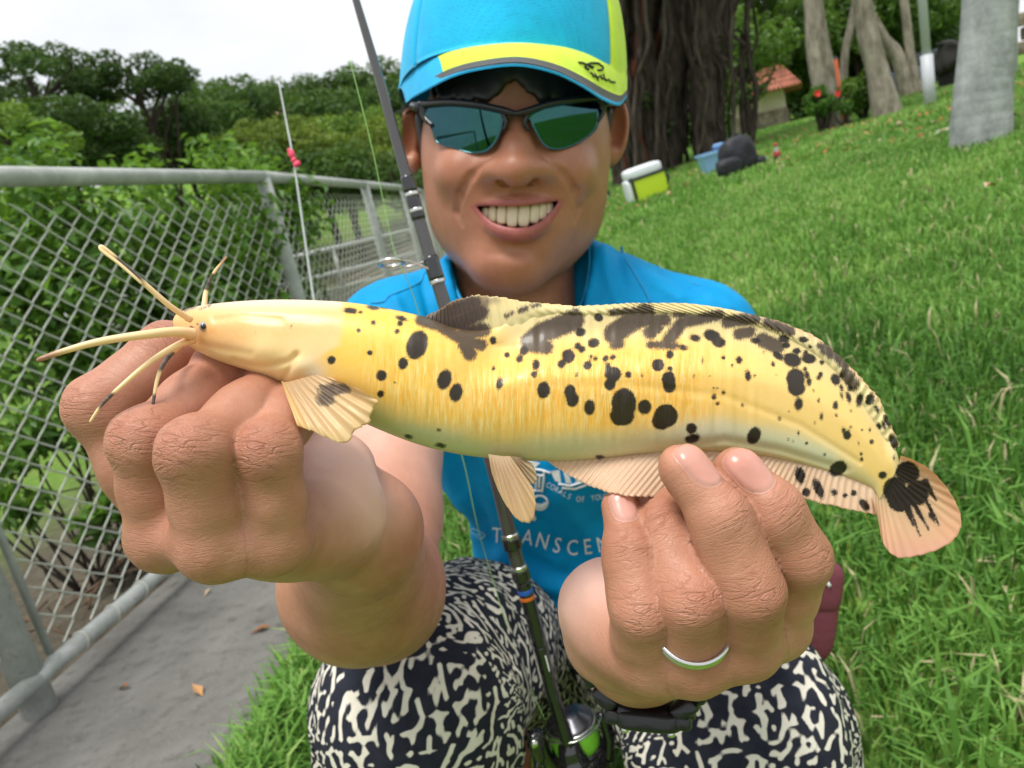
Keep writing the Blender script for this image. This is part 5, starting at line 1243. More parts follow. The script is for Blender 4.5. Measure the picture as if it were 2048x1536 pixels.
def skin_mat():
    M = Mat('skin', (0.5, 0.27, 0.17), 0.48, 0.42)
    o = M.obj()
    n1 = M.noise(o, 38, 4, 0.6); n2 = M.noise(o, 160, 4, 0.65); n3 = M.noise(o, 900, 2, 0.6)
    col = M.mix(M.rng(n1, 0.3, 0.72), (0.37, 0.160, 0.096), (0.50, 0.240, 0.155))
    col = M.mix(M.rng(n2, 0.45, 0.75, 0, 0.35), col, (0.34, 0.12, 0.07))
    red = M.attr('red').outputs['Fac']; pale = M.attr('pale').outputs['Fac']
    sunv = M.attr('sun').outputs['Fac']
    col = M.mix(M.math('MULTIPLY', red, 0.32), col, (0.40, 0.135, 0.085))
    col = M.mix(pale, col, (0.80, 0.50, 0.41))
    col = M.mix(sunv, col, M.mix(M.rng(n1, 0.3, 0.7), (0.33, 0.125, 0.062), (0.40, 0.165, 0.09)))
    # wrinkles follow each finger
    fq = M.attr('fq').outputs['Vector']; wk = M.attr('wk').outputs['Fac']
    c1 = M.n('Mapping', {'Vector': fq, 'Scale': (0.40, 0.085, 1)}).outputs[0]
    w1 = M.noise(c1, 1.0, 3, 0.5, 0.9)
    ln = M.rng(M.math('ABSOLUTE', M.math('SUBTRACT', w1, 0.5)), 0.0, 0.05)          # thin valley lines
    c2 = M.n('Mapping', {'Vector': fq, 'Scale': (1.1, 0.30, 1)}).outputs[0]
    w2 = M.noise(c2, 1.0, 3, 0.6, 0.5)
    ln2 = M.rng(M.math('ABSOLUTE', M.math('SUBTRACT', w2, 0.5)), 0.0, 0.09)
    vor = M.n('TexVoronoi', {'Vector': o, 'Scale': 780.0}, feature='DISTANCE_TO_EDGE').outputs['Distance']
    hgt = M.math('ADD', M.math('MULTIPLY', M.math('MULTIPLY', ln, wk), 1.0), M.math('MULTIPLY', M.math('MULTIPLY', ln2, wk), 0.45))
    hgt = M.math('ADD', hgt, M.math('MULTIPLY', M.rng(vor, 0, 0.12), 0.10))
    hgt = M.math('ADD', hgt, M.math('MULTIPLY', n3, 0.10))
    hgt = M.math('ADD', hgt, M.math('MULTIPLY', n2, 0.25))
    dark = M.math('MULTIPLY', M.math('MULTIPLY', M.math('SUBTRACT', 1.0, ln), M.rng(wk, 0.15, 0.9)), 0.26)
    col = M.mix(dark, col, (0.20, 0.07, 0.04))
    # lips
    lip = M.attr('lip').outputs['Fac']
    lf = M.rng(M.math('ADD', lip, M.math('MULTIPLY', M.math('SUBTRACT', n2, 0.5), 0.002)), 0.0011, -0.0009, 0, 1, True)
    col = M.mix(lf, col, M.mix(M.rng(n2, 0.3, 0.7), (0.38, 0.115, 0.10), (0.30, 0.085, 0.07)))
    # nails
    na = M.attr('nail').outputs['Fac']
    nf = M.rng(na, 0.00012, -0.00018, 0, 1, True)
    ncol = M.mix(M.rng(M.noise(o, 60, 3), 0.35, 0.65), (0.52, 0.235, 0.18), (0.62, 0.32, 0.26))
    ncol = M.mix(M.rng(na, -0.0016, -0.0002, 0, 0.45), ncol, (0.42, 0.24, 0.18))
    col = M.mix(nf, col, ncol)
    M.color(col)
    r = M.rng(n2, 0.3, 0.7, 0.40, 0.58)
    r = M.mix(nf, M.n('CombineColor', {'Red': r, 'Green': r, 'Blue': r}).outputs[0], (0.26, 0.26, 0.26))
    r = M.mix(M.math('MULTIPLY', sunv, .8), r, (0.30, 0.30, 0.30))
    M.to(M.b.inputs['Roughness'], r)
    M.normal(M.bump(M.math('MULTIPLY', hgt, M.math('SUBTRACT', 1.0, nf)), 0.62, 0.00055))
    M.set('Subsurface Weight', 0.16); M.set('Subsurface Radius', (1, .32, .18)); M.set('Subsurface Scale', 0.0055)
    return M.m
m_skin = skin_mat()
# ================================================================== head: local frame in metres (x right, y up, z out of the face)
HO = Q(1031, 240, .585)
_r, _p = radians(2.6), radians(8)
HR = np.array([[cos(_r), -sin(_r), 0], [sin(_r) * cos(_p), cos(_r) * cos(_p), sin(_p)], [0, 0, 0]])
HR[0] = (cos(_r), -sin(_r), 0); _u0 = np.array([sin(_r), cos(_r), 0.0])
HR[1] = _u0 * cos(_p) + np.array([0, 0, sin(_p)]); HR[2] = np.cross(HR[0], HR[1])   # rows: local axes in the camera frame
def head_cam(v): return HO + np.asarray(v) @ HR
def FPt(px, py, zmm):
    """photo pixel on the plane z (mm) of the head frame -> local metres"""
    px, py, zmm = np.broadcast_arrays(np.asarray(px, float), np.asarray(py, float), np.asarray(zmm, float))
    d = Q(px, py, np.ones(px.shape))
    t = (zmm / 1000 + HO @ HR[2]) / (d @ HR[2])
    return (d * t[..., None] - HO) @ HR.T
def cam_px(c):
    return 1024 + F * c[..., 0] / -c[..., 2], 768 - F * c[..., 1] / -c[..., 2]
MT = ([945,952,975,1000,1035,1070,1095,1118,1126],[414,413,412,413,413,410,405,402,401])
MB = ([945,952,965,985,1010,1035,1060,1085,1105,1118,1126],[412,413,428,444,453,456,453,440,420,402,399])
arch = lambda x: 7 - ((np.asarray(x, float) - 1035) / 85.0) ** 2 * 19
hs = Sdf((-.102, -.20, -.205), (.102, .075, .05), .00125)
hs.ell(( 0, .030, -.098), (.078, .095, .100), None, .02)
c = FPt(1031, 358, -57); hs.ell(c, (.0715, .0785, .058), None, .03)
hs.cone((0, -.10, -.112), FPt(1038, 690, -120), .058, .064, .016)                         # neck
hs.ell(FPt(1016, 520, -22), (.027, .020, .021), None, .02)                              # chin
hs.cone(FPt(930, 445, -66), FPt(990, 528, -30), .018, .018, .03); hs.cone(FPt(1136, 440, -66), FPt(1050, 526, -30), .018, .018, .03)
hs.ell(FPt(1031, 300, -72), (.0775, .062, .060), None, .03); hs.ell(FPt(1031, 405, -70), (.0695, .062, .056), None, .03)
for sx, (cx, cy) in ((-1, (934, 348)), (1, (1130, 344))):
    hs.ell(FPt(cx, cy, -16), (.023, .019, .0195), None, .016)                            # raised cheeks
hs.ell(FPt(1035, 425, -25), (.046, .034, .029), None, .016)                              # muzzle
n0, n1, n2 = FPt(1034, 250, 2), FPt(1034, 300, 10), FPt(1034, 340, 17)
hs.chain([n0, n1, n2], [.0075, .0095, .0125], .012)                                       # nose
hs.ell(FPt(1034, 341, 20), (.0135, .0115, .0115), None, .008)
for cx, cy in ((988, 343), (1082, 340)):
    hs.ell(FPt(cx, cy, 6), (.0105, .0092, .0125), None, .014)
for cx, cy in ((1010, 366), (1060, 364)):
    hs.ell(FPt(cx, cy, 14), (.0066, .0036, .008), None, .003, True)
def surf(px, py, lift):
    z = np.linspace(40, -90, 500); p = FPt(np.full(500, px), np.full(500, py), z)
    ix = np.clip(np.round((p - hs.lo) / hs.h).astype(int), 0, np.array(hs.f.shape) - 1); k = np.argmax(hs.f[tuple(ix.T)] < 0)
    return p[k] + np.array([0, 0, lift])
for xs in (((978,318,3),(942,352,-1),(918,392,-6),(912,425,-10),(922,450,-13)), ((1090,314,3),(1128,348,-1),(1152,384,-6),(1160,415,-10),(1150,442,-13))):
    pts = [surf(p[0], p[1], .0008) for p in xs]
    hs.chain(pts, [.0012, .0020, .0024, .0020, .0005], .0042, True)                          # smile folds
hs.ell(FPt(1035, 500, 0) + np.array([0, 0, .008]), (.020, .0045, .008), None, .010, True)    # hollow under the lip
hs.ell(FPt(1034, 386, 14), (.0035, .008, .006), None, .006, True)                         # philtrum
xs = np.linspace(955, 1114, 13)
hs.chain([FPt(x, np.interp(x, *MT) - 5, arch(x) - 1) for x in xs], [.0024 + .0022 * (1 - ((x - 1035) / 82) ** 2) for x in xs], .0045)
hs.chain([FPt(x, np.interp(x, *MB) + 11 - 8 * ((x - 1035) / 82) ** 2, arch(x) - 2.5) for x in xs], [.0028 + .0030 * (1 - ((x - 1035) / 82) ** 2) for x in xs], .005)
def mouth(X, Y, Z):
    v = HO + (X[..., None] * HR[0] + Y[..., None] * HR[1] + Z[..., None] * HR[2])
    x, y = cam_px(v)
    q = np.maximum(np.interp(x, *MT) - y, y - np.interp(x, *MB)) * .0004
    return np.maximum(q, np.maximum(-.034 - Z, np.maximum(946 - x, x - 1125) * .0004)).astype(np.float32)
hs.func(mouth, FPt(940, 470, -40) - .004, FPt(1130, 390, 30) + .004, .0016, True)
for sx, (cx, cy) in ((-1, (823, 278)), (1, (1230, 262))):                                   # ears
    ec = FPt(cx, cy, -88); a = radians(38) * sx
    Re = np.array([[cos(a), 0, -sin(a)], [0, 1, 0], [sin(a), 0, cos(a)]])
    hs.ell(ec, (.0058, .0285, .0165), Re, .006)
    hs.ell(ec + np.array([-sx * .003, -.022, .004]), (.006, .009, .008), None, .006)
    hs.ell(ec + Re.T @ np.array([0, .002, .006]) + np.array([-sx * .002, 0, .006]), (.0042, .017, .0085), Re, .004, True)
V, Qd = hs.mesh(); V = smooth_mesh(V, Qd, 1)
LIPP = np.array([(940,413),(962,405),(990,400),(1018,397),(1035,401),(1050,396),(1085,393),(1110,396),(1130,400),(1118,424),(1100,452),(1068,477),(1035,485),(1005,480),(972,455),(952,430)], float)
def lipsd(V, N):
    x, y = cam_px(head_cam(V))
    q, _ = seg_dist2(x, y, np.vstack([LIPP, LIPP[:1]]))
    ins = np.zeros(len(x), bool); j = len(LIPP) - 1
    for i in range(len(LIPP)):
        xi, yi = LIPP[i]; xj, yj = LIPP[j]
        ins ^= ((yi > y) != (yj > y)) & (x < (xj - xi) * (y - yi) / (yj - yi + 1e-9) + xi); j = i
    return np.where(V[:, 2] > -.03, np.where(ins, -q, q) * .0004, .02)
sd_l = lipsd(V, None)
n = len(V)
A = dict(fq=np.zeros((n, 3)), wk=np.zeros(n), red=np.zeros(n), nail=np.full(n, .02), pale=np.zeros(n), lip=sd_l, sun=np.full(n, .62))
for (cx, cy, r) in ((1034, 340, 40), (915, 345, 50), (1150, 340, 50)):
    x, y = cam_px(head_cam(V)); A['red'] = np.maximum(A['red'], .8 * np.exp(-((x - cx) ** 2 + (y - cy) ** 2) / r ** 2) * (V[:, 2] > -.06))
ear = sst(np.abs(V[:, 0]), .074, .080) * (V[:, 1] > -.06); A['red'] = np.maximum(A['red'], ear)
body_geo.add(W(head_cam(V)), Qd, **A)
HEADV = W(head_cam(V))

person = thing('person', 'smiling man in cyan cap and mirrored sunglasses crouching with a fish', 'person', P(1100, 1500, .80) * np.array([1, 1, 0]))
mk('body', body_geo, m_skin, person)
m_tooth = Mat('tooth enamel', (0.74, 0.64, 0.46), 0.22, 0.5); m_tooth.set('Subsurface Weight', 0.15); m_tooth.set('Subsurface Radius', (1, .8, .5)); m_tooth.set('Subsurface Scale', 0.002)
HX, HY, HZ = (WD(HR[i]) for i in range(3))
for cx, wd, top, bot in ((973,11,415,437),(986.5,15,412,445),(1004.5,18.5,410,449),(1025,22,408,454.5),(1047.5,22.5,407,454),(1068,18,407,447),(1084,15,405,440),(1097,11,403,430)):
    z = 2.0 - ((cx - 1035) / 66.0) ** 2 * 8.5
    c = W(head_cam(FPt(cx, (top + bot) / 2, z - 3)))
    yaw = -(cx - 1035) / 66.0 * .75
    ax = HX * cos(yaw) + HZ * sin(yaw) * np.sign(1); az = np.cross(ax, HY)
    g = Geo(); g.add(*rbox(c, ax, HY, az, wd * .5 * .000405 * 1.04 / cos(yaw), (bot - top) * .5 * .0004, .0034, n=6, e=.55))
    mk('tooth', g, m_tooth.m, person)
# gums / dark of the mouth come from the cavity itself

# ------------------------------------------------------------------ hair, and the visor's shade built as strands
m_hair_shade = Mat('black hair', (0.012, 0.010, 0.010), 0.42, 0.5)
hh = Sdf((-.1, -.07, -.21), (.1, .07, .02), .0022)
hh.ell((0, .03, -.112), (.0795, .085, .098), None, .01)
hh.func(lambda X, Y, Z: (Z + .092 + .25 * (Y - .02) + 0 * X).astype(np.float32), (-.1, -.07, -.21), (.1, .06, 0), .004, True)
hh.func(lambda X, Y, Z: (-.055 - Y + 0 * X + 0 * Z).astype(np.float32), (-.1, -.07, -.21), (.1, .06, 0), .004, True) if False else None
for (cx, cy, zz) in ((842, 235, -64), (1214, 225, -64)):
    a = FPt(cx, cy, zz); b = FPt(cx + (4 if cx < 1000 else -2), cy + 88, zz + 4)
    hh.cone(a, b, .0055, .0018, .004)
for cx in range(872, 1192, 8):      # dark strands added in place of the visor's shadow on the forehead
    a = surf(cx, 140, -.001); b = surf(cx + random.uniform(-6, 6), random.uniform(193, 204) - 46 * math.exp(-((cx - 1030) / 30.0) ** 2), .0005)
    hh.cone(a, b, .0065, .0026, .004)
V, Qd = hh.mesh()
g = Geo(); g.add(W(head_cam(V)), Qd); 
for i in range(10):
    sx = -1
    a = FPt((818 if sx < 0 else 1232) + random.uniform(-8, 8), random.uniform(196, 225), -78)
    b = a + np.array([sx * random.uniform(.004, .016), -random.uniform(.0, .012), -.004]); 
    c = b + np.array([sx * random.uniform(.0, .008), -random.uniform(.002, .014), -.002])
    g.add(*tube(W(head_cam(spline([a, b, c], 6))), [.0005, .0005, .0004, .0004, .0003, .0001], 4))
mk('hair_and_visor_shade', g, m_hair_shade.m, person)

# ------------------------------------------------------------------ cap
def cloth_mat(name, base, mesh_holes=False, rough=.8):
    M = Mat(name, base, rough, .25); o = M.obj()
    w1 = M.noise(o, 60, 4, .6); col = M.mix(M.rng(w1, .3, .7), tuple(x * .9 for x in base), tuple(min(x * 1.06, .95) for x in base))
    h = M.math('MULTIPLY', M.noise(o, 1500, 2, .6), .3)
    if mesh_holes:
        vv = M.n('TexVoronoi', {'Vector': o, 'Scale': 420.0, 'Randomness': .25}, feature='F1').outputs['Distance']
        hole = M.rng(vv, .16, .30)
        h = M.math('ADD', h, hole); col = M.mix(M.rng(hole, 0, 1, .38, 0), col, tuple(x * .35 for x in base))
    M.color(col); M.normal(M.bump(h, .5, .0006)); M.set('Sheen Weight', .15)
    return M.m
BLUE = (0.0, 0.42, 0.80); LIME = (0.60, 0.80, 0.05)
m_capb = cloth_mat('cyan mesh fabric', (0.005, 0.44, 0.78), True); m_lime = cloth_mat('lime fabric', LIME); m_blue = cloth_mat('cyan fabric', (0.005, 0.40, 0.74)); m_grey = cloth_mat('grey piping', (.09, .09, .095)); m_dark = cloth_mat('dark lining', (.012, .014, .02))
cap = bpy.data.objects.new('cap', None); link(cap, person); cap.empty_display_size = .05
SEAM = spline([(797,172,-75),(806,152,-60),(838,124,-32),(890,104,-8),(960,91,9),(1035,86,15),(1110,91,9),(1170,102,-8),(1222,117,-32),(1248,135,-60),(1253,150,-75)], 121)
EDGE = spline([(812,199,-50),(824,190,-34),(856,172,-5),(905,147,25),(960,132,46),(1035,124,57),(1105,138,50),(1160,164,30),(1206,193,2),(1238,204,-24),(1254,188,-52)], 121)
sp_ = FPt(SEAM[:, 0], SEAM[:, 1], SEAM[:, 2]); ed_ = FPt(EDGE[:, 0], EDGE[:, 1], EDGE[:, 2])
NV = 40
v_ = np.linspace(0, 1, NV)[None, :, None]
arcb = np.sin(pi * v_) * .0045
brim = sp_[:, None] * (1 - v_) + ed_[:, None] * v_ + arcb * np.array([0, 1, .15])
bx, by = cam_px(head_cam(brim))
def sheet(pts, th, off=np.array([0, -1.0, 0])):
    a, b = pts.shape[:2]; n = a * b
    Vt = pts.reshape(-1, 3); Vb = Vt + off * th
    q = grid_quads(a, b)
    i = np.arange(a - 1); j = np.arange(b - 1)
    rim = np.vstack([np.stack([i * b + b - 1, (i + 1) * b + b - 1, n + (i + 1) * b + b - 1, n + i * b + b - 1], 1), np.stack([(i + 1) * b, i * b, n + i * b, n + (i + 1) * b], 1),
                     np.stack([j + 1, j, n + j, n + j + 1], 1), np.stack([(a - 1) * b + j, (a - 1) * b + j + 1, n + (a - 1) * b + j + 1, n + (a - 1) * b + j], 1)])
    return np.vstack([Vt, Vb]), np.vstack([q, q[:, ::-1] + n, rim])
k1 = int(NV * .86)
u_b = 32                                                     # where the lime half of the visor starts
visor = None
for nm, sl, mt in (('visor_panel', (slice(0, u_b + 1), slice(0, k1 + 1)), m_blue), ('visor_panel', (slice(u_b, None), slice(0, k1 + 1)), m_lime), ('visor_piping', (slice(0, None), slice(k1, None)), m_grey)):
    Vt, q = sheet(brim[sl], .0016); g = Geo(); g.add(W(head_cam(Vt)), q); ob = mk(nm, g, mt, cap)
under = sp_[:, None] * (1 - v_) + (ed_ + np.array([0, .0, .0006]))[:, None] * v_ + arcb * np.array([0, 1, .15]) - np.array([0, .0017, 0])
Vt, q = sheet(under, .0012); g = Geo(); g.add(W(head_cam(Vt)), q); mk('visor_lining', g, m_blue, cap)
# crown: seam ring rises to the top button
cc = np.array([-.004, .048, -.092])
na, nu = 180, 60
def crown_pt(phi, th):
    """phi round the head from the front, th 0 at the rim .. 1 top"""
    rx, rz, ry = .1015, .1085, .118
    e = th * pi / 2
    r = np.cos(e) ** .50
    wav = .0012 * vnoise(phi * 4, th * 5, 2.2)
    return np.stack([cc[0] + (rx + wav) * np.sin(phi) * r, cc[1] + ry * np.sin(e) - .030 * (1 - np.sin(e)) * (np.cos(phi) * -.55 + .45), cc[2] + (rz + wav) * np.cos(phi) * r], -1)
def crown_panel(p0, p1, mt, nm='crown_panel'):
    ph = np.linspace(p0, p1, max(int(abs(p1 - p0) * 28), 6))[:, None]; t_ = np.linspace(0, 1, nu)[None, :]
    pts = crown_pt(ph + 0 * t_, t_ + 0 * ph)
    # stitched seams sink a little
    sd = np.minimum(ph - p0, p1 - ph); pts = pts - (nrm(pts - cc) * (.0012 * np.exp(-(sd / .015) ** 2))[..., None])
    Vt, q = sheet(pts, .0015, np.array([0, -.3, -.0])); g = Geo(); g.add(W(head_cam(Vt)), q[:, ::-1]); return mk(nm, g, mt, cap)
fr = math.asin(min((1197 - 1028) / 227.0, 1)) + .06
crown_panel(-.92, fr, m_capb); crown_panel(fr, 1.9, m_lime); crown_panel(-2.2, -.92, m_capb); crown_panel(1.9, 3.3, m_blue); crown_panel(3.3, 2 * pi - 2.2, m_blue)
# scribbled emblem on the visor
m_blk = Mat('black print', (.01, .01, .012), .6)
bvx, bvy = bx.ravel(), by.ravel(); bvp = brim.reshape(-1, 3)
def on_brim(pts):
    out = []
    for x, y in pts:
        k = np.argsort((bvx - x) ** 2 + (bvy - y) ** 2)[:3]; out.append(bvp[k].mean(0) + np.array([0, .0006, .0004]))
    return W(head_cam(np.array(out)))
g = Geo()
for st, wd in (([(1157,127),(1166,128),(1175,131),(1182,129),(1190,127),(1200,130),(1207,137),(1203,142),(1194,141)],.0009),([(1172,131),(1170,137),(1178,142)],.0009),([(1176,133),(1186,137)],.0012),([(1180,146),(1186,152),(1184,156),(1192,152),(1194,159),(1201,154),(1203,161),(1209,157),(1212,163),(1218,160),(1222,166),(1230,167)],.0008),([(1206,150),(1211,163)],.0007),([(1190,149),(1196,163)],.0007)):
    g.add(*tube(on_brim(resample(st, 16)), wd, 5))
mk('emblem', g, m_blk.m, cap)

# ------------------------------------------------------------------ sunglasses
gz = lambda x, b=13.0: b + 4 - (np.abs(np.asarray(x, float) - 1031) / 180.0) ** 2.2 * 40
glasses = thing('sunglasses', 'black half-rim sports sunglasses with mirrored green lenses on the face', 'sunglasses', P(1031, 240, .575))
m_lens = Mat('mirror lens', (0.035, 0.10, 0.11), .03, .5, 1.0)
lw = m_lens.n('LayerWeight', {'Blend': .35}).outputs['Facing']
m_lens.color(m_lens.mix(m_lens.rng(lw, 0, .8), (0.035, 0.115, 0.10), (0.035, 0.06, 0.14)))
m_frame = Mat('black frame', (.010, .010, .013), .22, .5)
def lens(outline):
    o = spline(outline, 96, True); c = o.mean(0); rr = np.linspace(0, 1, 14)[1:]
    pts = np.vstack([c[None]] + [c + (o - c) * r for r in rr])
    cy = 252
    z = gz(pts[:, 0], 14) - ((pts[:, 1] - cy) / 60.0) ** 2 * 3.2 + (cy - pts[:, 1]) * .05
    L = FPt(pts[:, 0], pts[:, 1], z); B = L - np.array([0, 0, .0018]); n = len(L)
    j = np.arange(96); T = np.stack([np.zeros(96, int), 1 + j, 1 + (j + 1) % 96], 1)[:, ::-1]
    q = np.vstack([np.stack([1 + k * 96 + j, 1 + (k + 1) * 96 + j, 1 + (k + 1) * 96 + (j + 1) % 96, 1 + k * 96 + (j + 1) % 96], 1) for k in range(12)])
    lst = 1 + 12 * 96
    rim = np.stack([lst + j, lst + (j + 1) % 96, n + lst + (j + 1) % 96, n + lst + j], 1)
    g = Geo(); g.add(W(head_cam(np.vstack([L, B]))), np.vstack([q[:, ::-1], q + n, rim[:, ::-1]]), np.vstack([T, T[:, ::-1] + n]))
    return g
mk('lens', lens([(850,211),(900,209),(955,213),(1000,222),(1005,246),(994,280),(974,302),(945,306),(905,296),(874,285),(864,262),(856,240)]), m_lens.m, glasses)
mk('lens', lens([(1060,230),(1098,213),(1148,204),(1196,199),(1199,225),(1193,258),(1166,281),(1135,296),(1105,299),(1086,288),(1070,262),(1062,246)]), m_lens.m, glasses)
g = Geo()
top = spline([(836,214),(850,209),(900,205),(955,210),(1003,220),(1031,227),(1058,221),(1098,208),(1148,199),(1196,195),(1214,202)], 80)
Lf = FPt(top[:, 0], top[:, 1], gz(top[:, 0], 15.5))
g.add(*tube(W(head_cam(Lf)), np.interp(np.arange(80), [0, 10, 35, 40, 45, 70, 79], [.0042, .0030, .0028, .0024, .0028, .0030, .0042]), 10))
for pts in ([(1003,220),(1012,246),(1006,262)], [(1058,221),(1050,246),(1058,262)]):
    a = spline(pts, 12); g.add(*tube(W(head_cam(FPt(a[:, 0], a[:, 1], gz(a[:, 0], 13)))), np.linspace(.003, .0012, 12), 8))
for pts in ([(846,214),(850,236),(866,252)], [(1203,200),(1204,222),(1195,244)]):
    a = spline(pts, 12); g.add(*tube(W(head_cam(FPt(a[:, 0], a[:, 1], gz(a[:, 0], 14)))), np.linspace(.0046, .0016, 12), 8))
mk('frame', g, m_frame.m, glasses)
for sx, pts in ((-1, [(840,214,-22),(826,212,-45),(822,216,-80),(823,240,-105)]), (1, [(1211,203,-22),(1226,203,-45),(1231,206,-80),(1232,230,-105)])):
    a = np.array([FPt(*p) for p in pts]); g = Geo()
    g.add(*tube(W(head_cam(spline(a, 24))), np.linspace(.0048, .0026, 24), 8, flat=.55, N0=HY))
    mk('temple', g, m_frame.m, glasses)
g = Geo()
a = FPt([1018, 1044], [232, 231], 16); g.add(*tube(W(head_cam(resample(a, 6))), .0006, 6))
mk('bridge_wire', g, Mat('pale metal', (.5, .48, .45), .3, .5, 1.0).m, glasses)
# ================================================================== shirt
class Drape:
    """looks up the surface of a mesh seen at a photo pixel"""
    def __init__(s, Vc):
        s.x, s.y = cam_px(Vc); s.d = -Vc[:, 2]
        c = 12.0; s.c = c; s.b = {}
        ki = np.floor(s.x / c).astype(int); kj = np.floor(s.y / c).astype(int)
        o = np.lexsort((s.d, kj, ki))
        for i in o: s.b.setdefault((ki[i], kj[i]), []).append(i)
    def depth(s, x, y):
        i, j = int(x // s.c), int(y // s.c); out = None
        for R in (1, 2, 4, 8):
            ids = [k for a in range(i - R, i + R + 1) for b in range(j - R, j + R + 1) for k in s.b.get((a, b), ())]
            if ids:
                ids = np.array(ids); q = np.hypot(s.x[ids] - x, s.y[ids] - y)
                near = ids[q < max(q.min() * 2.0, 9)]
                dm = s.d[near].min(); near = near[s.d[near] < dm + .03]
                w = 1 / (np.hypot(s.x[near] - x, s.y[near] - y) + 1.5)
                return float((s.d[near] * w).sum() / w.sum())
        return .7
    def pts(s, pp, lift=.001):
        return np.array([P(x, y, s.depth(x, y) - lift) for x, y in pp])
ss = Sdf((-.24, -.32, -1.0), (.25, .16, -.52), .0030)
ss.cone(Q(935, 592, .70), Q(800, 690, .668), .040, .051, .03); ss.cone(Q(1140, 560, .70), Q(1395, 685, .680), .040, .053, .03)
ss.ell(Q(1080, 790, .755), (.135, .140, .105), None, .05)
ss.cone(Q(800, 690, .668), Q(790, 800, .68), .051, .05, .03)
ss.ell(Q(1195, 1062, .830), (.141, .166, .105), None, .06)
ss.cone(Q(1030, 640, .74), Q(1100, 700, .74), .075, .085, .04)
ss.cone(Q(800, 690, .668), Q(766, 868, .588), .0500, .0395, .02)
ss.cone(Q(1395, 685, .680), Q(1412, 900, .60), .0520, .044, .02)
# open neck
ss.cone(Q(1037, 330, .655), Q(1040, 600, .668), .080, .0590, .005, True)
for (a, b, r) in ((Q(768, 900, .571), Q(772, 1030, .53), .05),):
    ss.cone(a, b, .0455, .06, .002, True)
ss.cone(Q(1412, 935, .585), Q(1412, 1100, .52), .05, .06, .002, True)
V, Qd = ss.mesh(); V = smooth_mesh(V, Qd, 3)
N = vnormals(V, Qd); x, y = cam_px(V); front = sst(N[:, 2], .0, .4)
fold = np.zeros(len(V))
for pts, wd, am in (([(1085,930),(1130,1010),(1185,1080),(1230,1120)],26,.0065),([(1040,930),(1070,1010),(1110,1090)],20,-.004),([(880,880),(905,970),(950,1070)],18,.005),([(930,900),(950,1000),(985,1090)],16,-.004),
    ([(905,880),(925,980)],12,-.003),([(860,560),(885,620)],9,.004),([(845,575),(862,640)],8,-.003),([(890,530),(915,610)],9,.0035),([(790,600),(810,640)],9,.003),
    ([(1205,500),(1215,560),(1240,620)],9,.0035),([(1235,505),(1250,570)],8,-.003),([(1300,560),(1360,600)],12,.004),([(1330,545),(1410,590)],9,-.003),([(1400,580),(1460,620)],9,.003),([(700,870),(760,858),(820,862)],7,.0015),
    ([(1000,1120),(1080,1170),(1200,1200)],18,.005),([(1040,1110),(1130,1150)],14,-.003)):
    q, _ = seg_dist2(x, y, pts); fold += am * np.exp(-(q / wd) ** 2)
fold += .0018 * vnoise(V[:, 0] * 45, V[:, 1] * 28, V[:, 2] * 30) + .0007 * vnoise(V[:, 0] * 110, V[:, 1] * 70, V[:, 2] * 70)
V = V + N * (fold * front)[:, None]
SHIRT_V = V; SH = Drape(V[N[:, 2] > -.1])
def shirt_mat():
    M = Mat('cyan jersey', (0.0, 0.36, 0.72), .62, .3); o = M.obj()
    w1 = M.noise(o, 30, 4, .6)
    col = M.mix(M.rng(w1, .3, .7), (0.0, 0.235, 0.53), (0.0, 0.295, 0.63))
    M.color(col); h = M.math('ADD', M.math('MULTIPLY', M.noise(o, 1800, 2, .6), .25), M.math('MULTIPLY', M.noise(o, 120, 4, .6), .7))
    M.normal(M.bump(h, .35, .0012)); M.set('Specular IOR Level', .15)
    return M.m
g = Geo(); g.add(W(V), Qd); shirt = mk('shirt', g, shirt_mat(), person)
m_white = Mat('white print', (.80, .82, .84), .55); m_pale = Mat('pale blue print', (.30, .52, .66), .6)
# seams and collar
m_seam = Mat('shirt seam', (0.003, 0.26, 0.52), .7)
for pts, r in (([(742,606),(768,603),(778,592),(820,575),(842,562),(848,548),(872,534)], .0011), ([(1242,494),(1252,520),(1268,545),(1292,585),(1300,605)], .0011), ([(1292,530),(1340,545),(1400,572)], .0009)):
    g = Geo(); g.add(*tube(SH.pts(resample(spline(pts, 40), 40), .0004), r, 6)); mk('seam', g, m_seam.m, shirt)
for pts in ([(899,506),(900,530),(908,565),(922,600),(940,625)], [(1177,480),(1180,520),(1176,560),(1166,600),(1150,628)]):
    g = Geo(); g.add(*tube(SH.pts(resample(spline(pts, 40), 40), .0006), .0016, 8)); mk('collar_band', g, m_seam.m, shirt)

# lettering
_gl = {}
def glyph(ch):
    if ch not in _gl:
        cu = bpy.data.curves.new('glyph', 'FONT'); cu.body = ch; cu.size = 1.0; cu.resolution_u = 3
        ob = bpy.data.objects.new('glyph', cu); COL.objects.link(ob)
        bpy.context.view_layer.update()
        me = ob.evaluated_get(bpy.context.evaluated_depsgraph_get()).to_mesh()
        Vg = np.array([v.co[:2] for v in me.vertices]); T = []
        me.calc_loop_triangles()
        T = np.array([list(t.vertices) for t in me.loop_triangles])
        ob.evaluated_get(bpy.context.evaluated_depsgraph_get()).to_mesh_clear()
        bpy.data.objects.remove(ob); bpy.data.curves.remove(cu)
        _gl[ch] = (Vg, T)
    return _gl[ch]
def glyph_px(ch, cx, cy, hgt, ang, width=1.0):
    Vg, T = glyph(ch)
    c = (Vg.max(0) + Vg.min(0)) / 2; k = hgt / .70
    u = (Vg[:, 0] - c[0]) * k * width; v = (Vg[:, 1] - .35) * k
    return cx + u * cos(ang) - v * -sin(ang) * -1 * -1, cy + u * sin(ang) - v * cos(ang), T
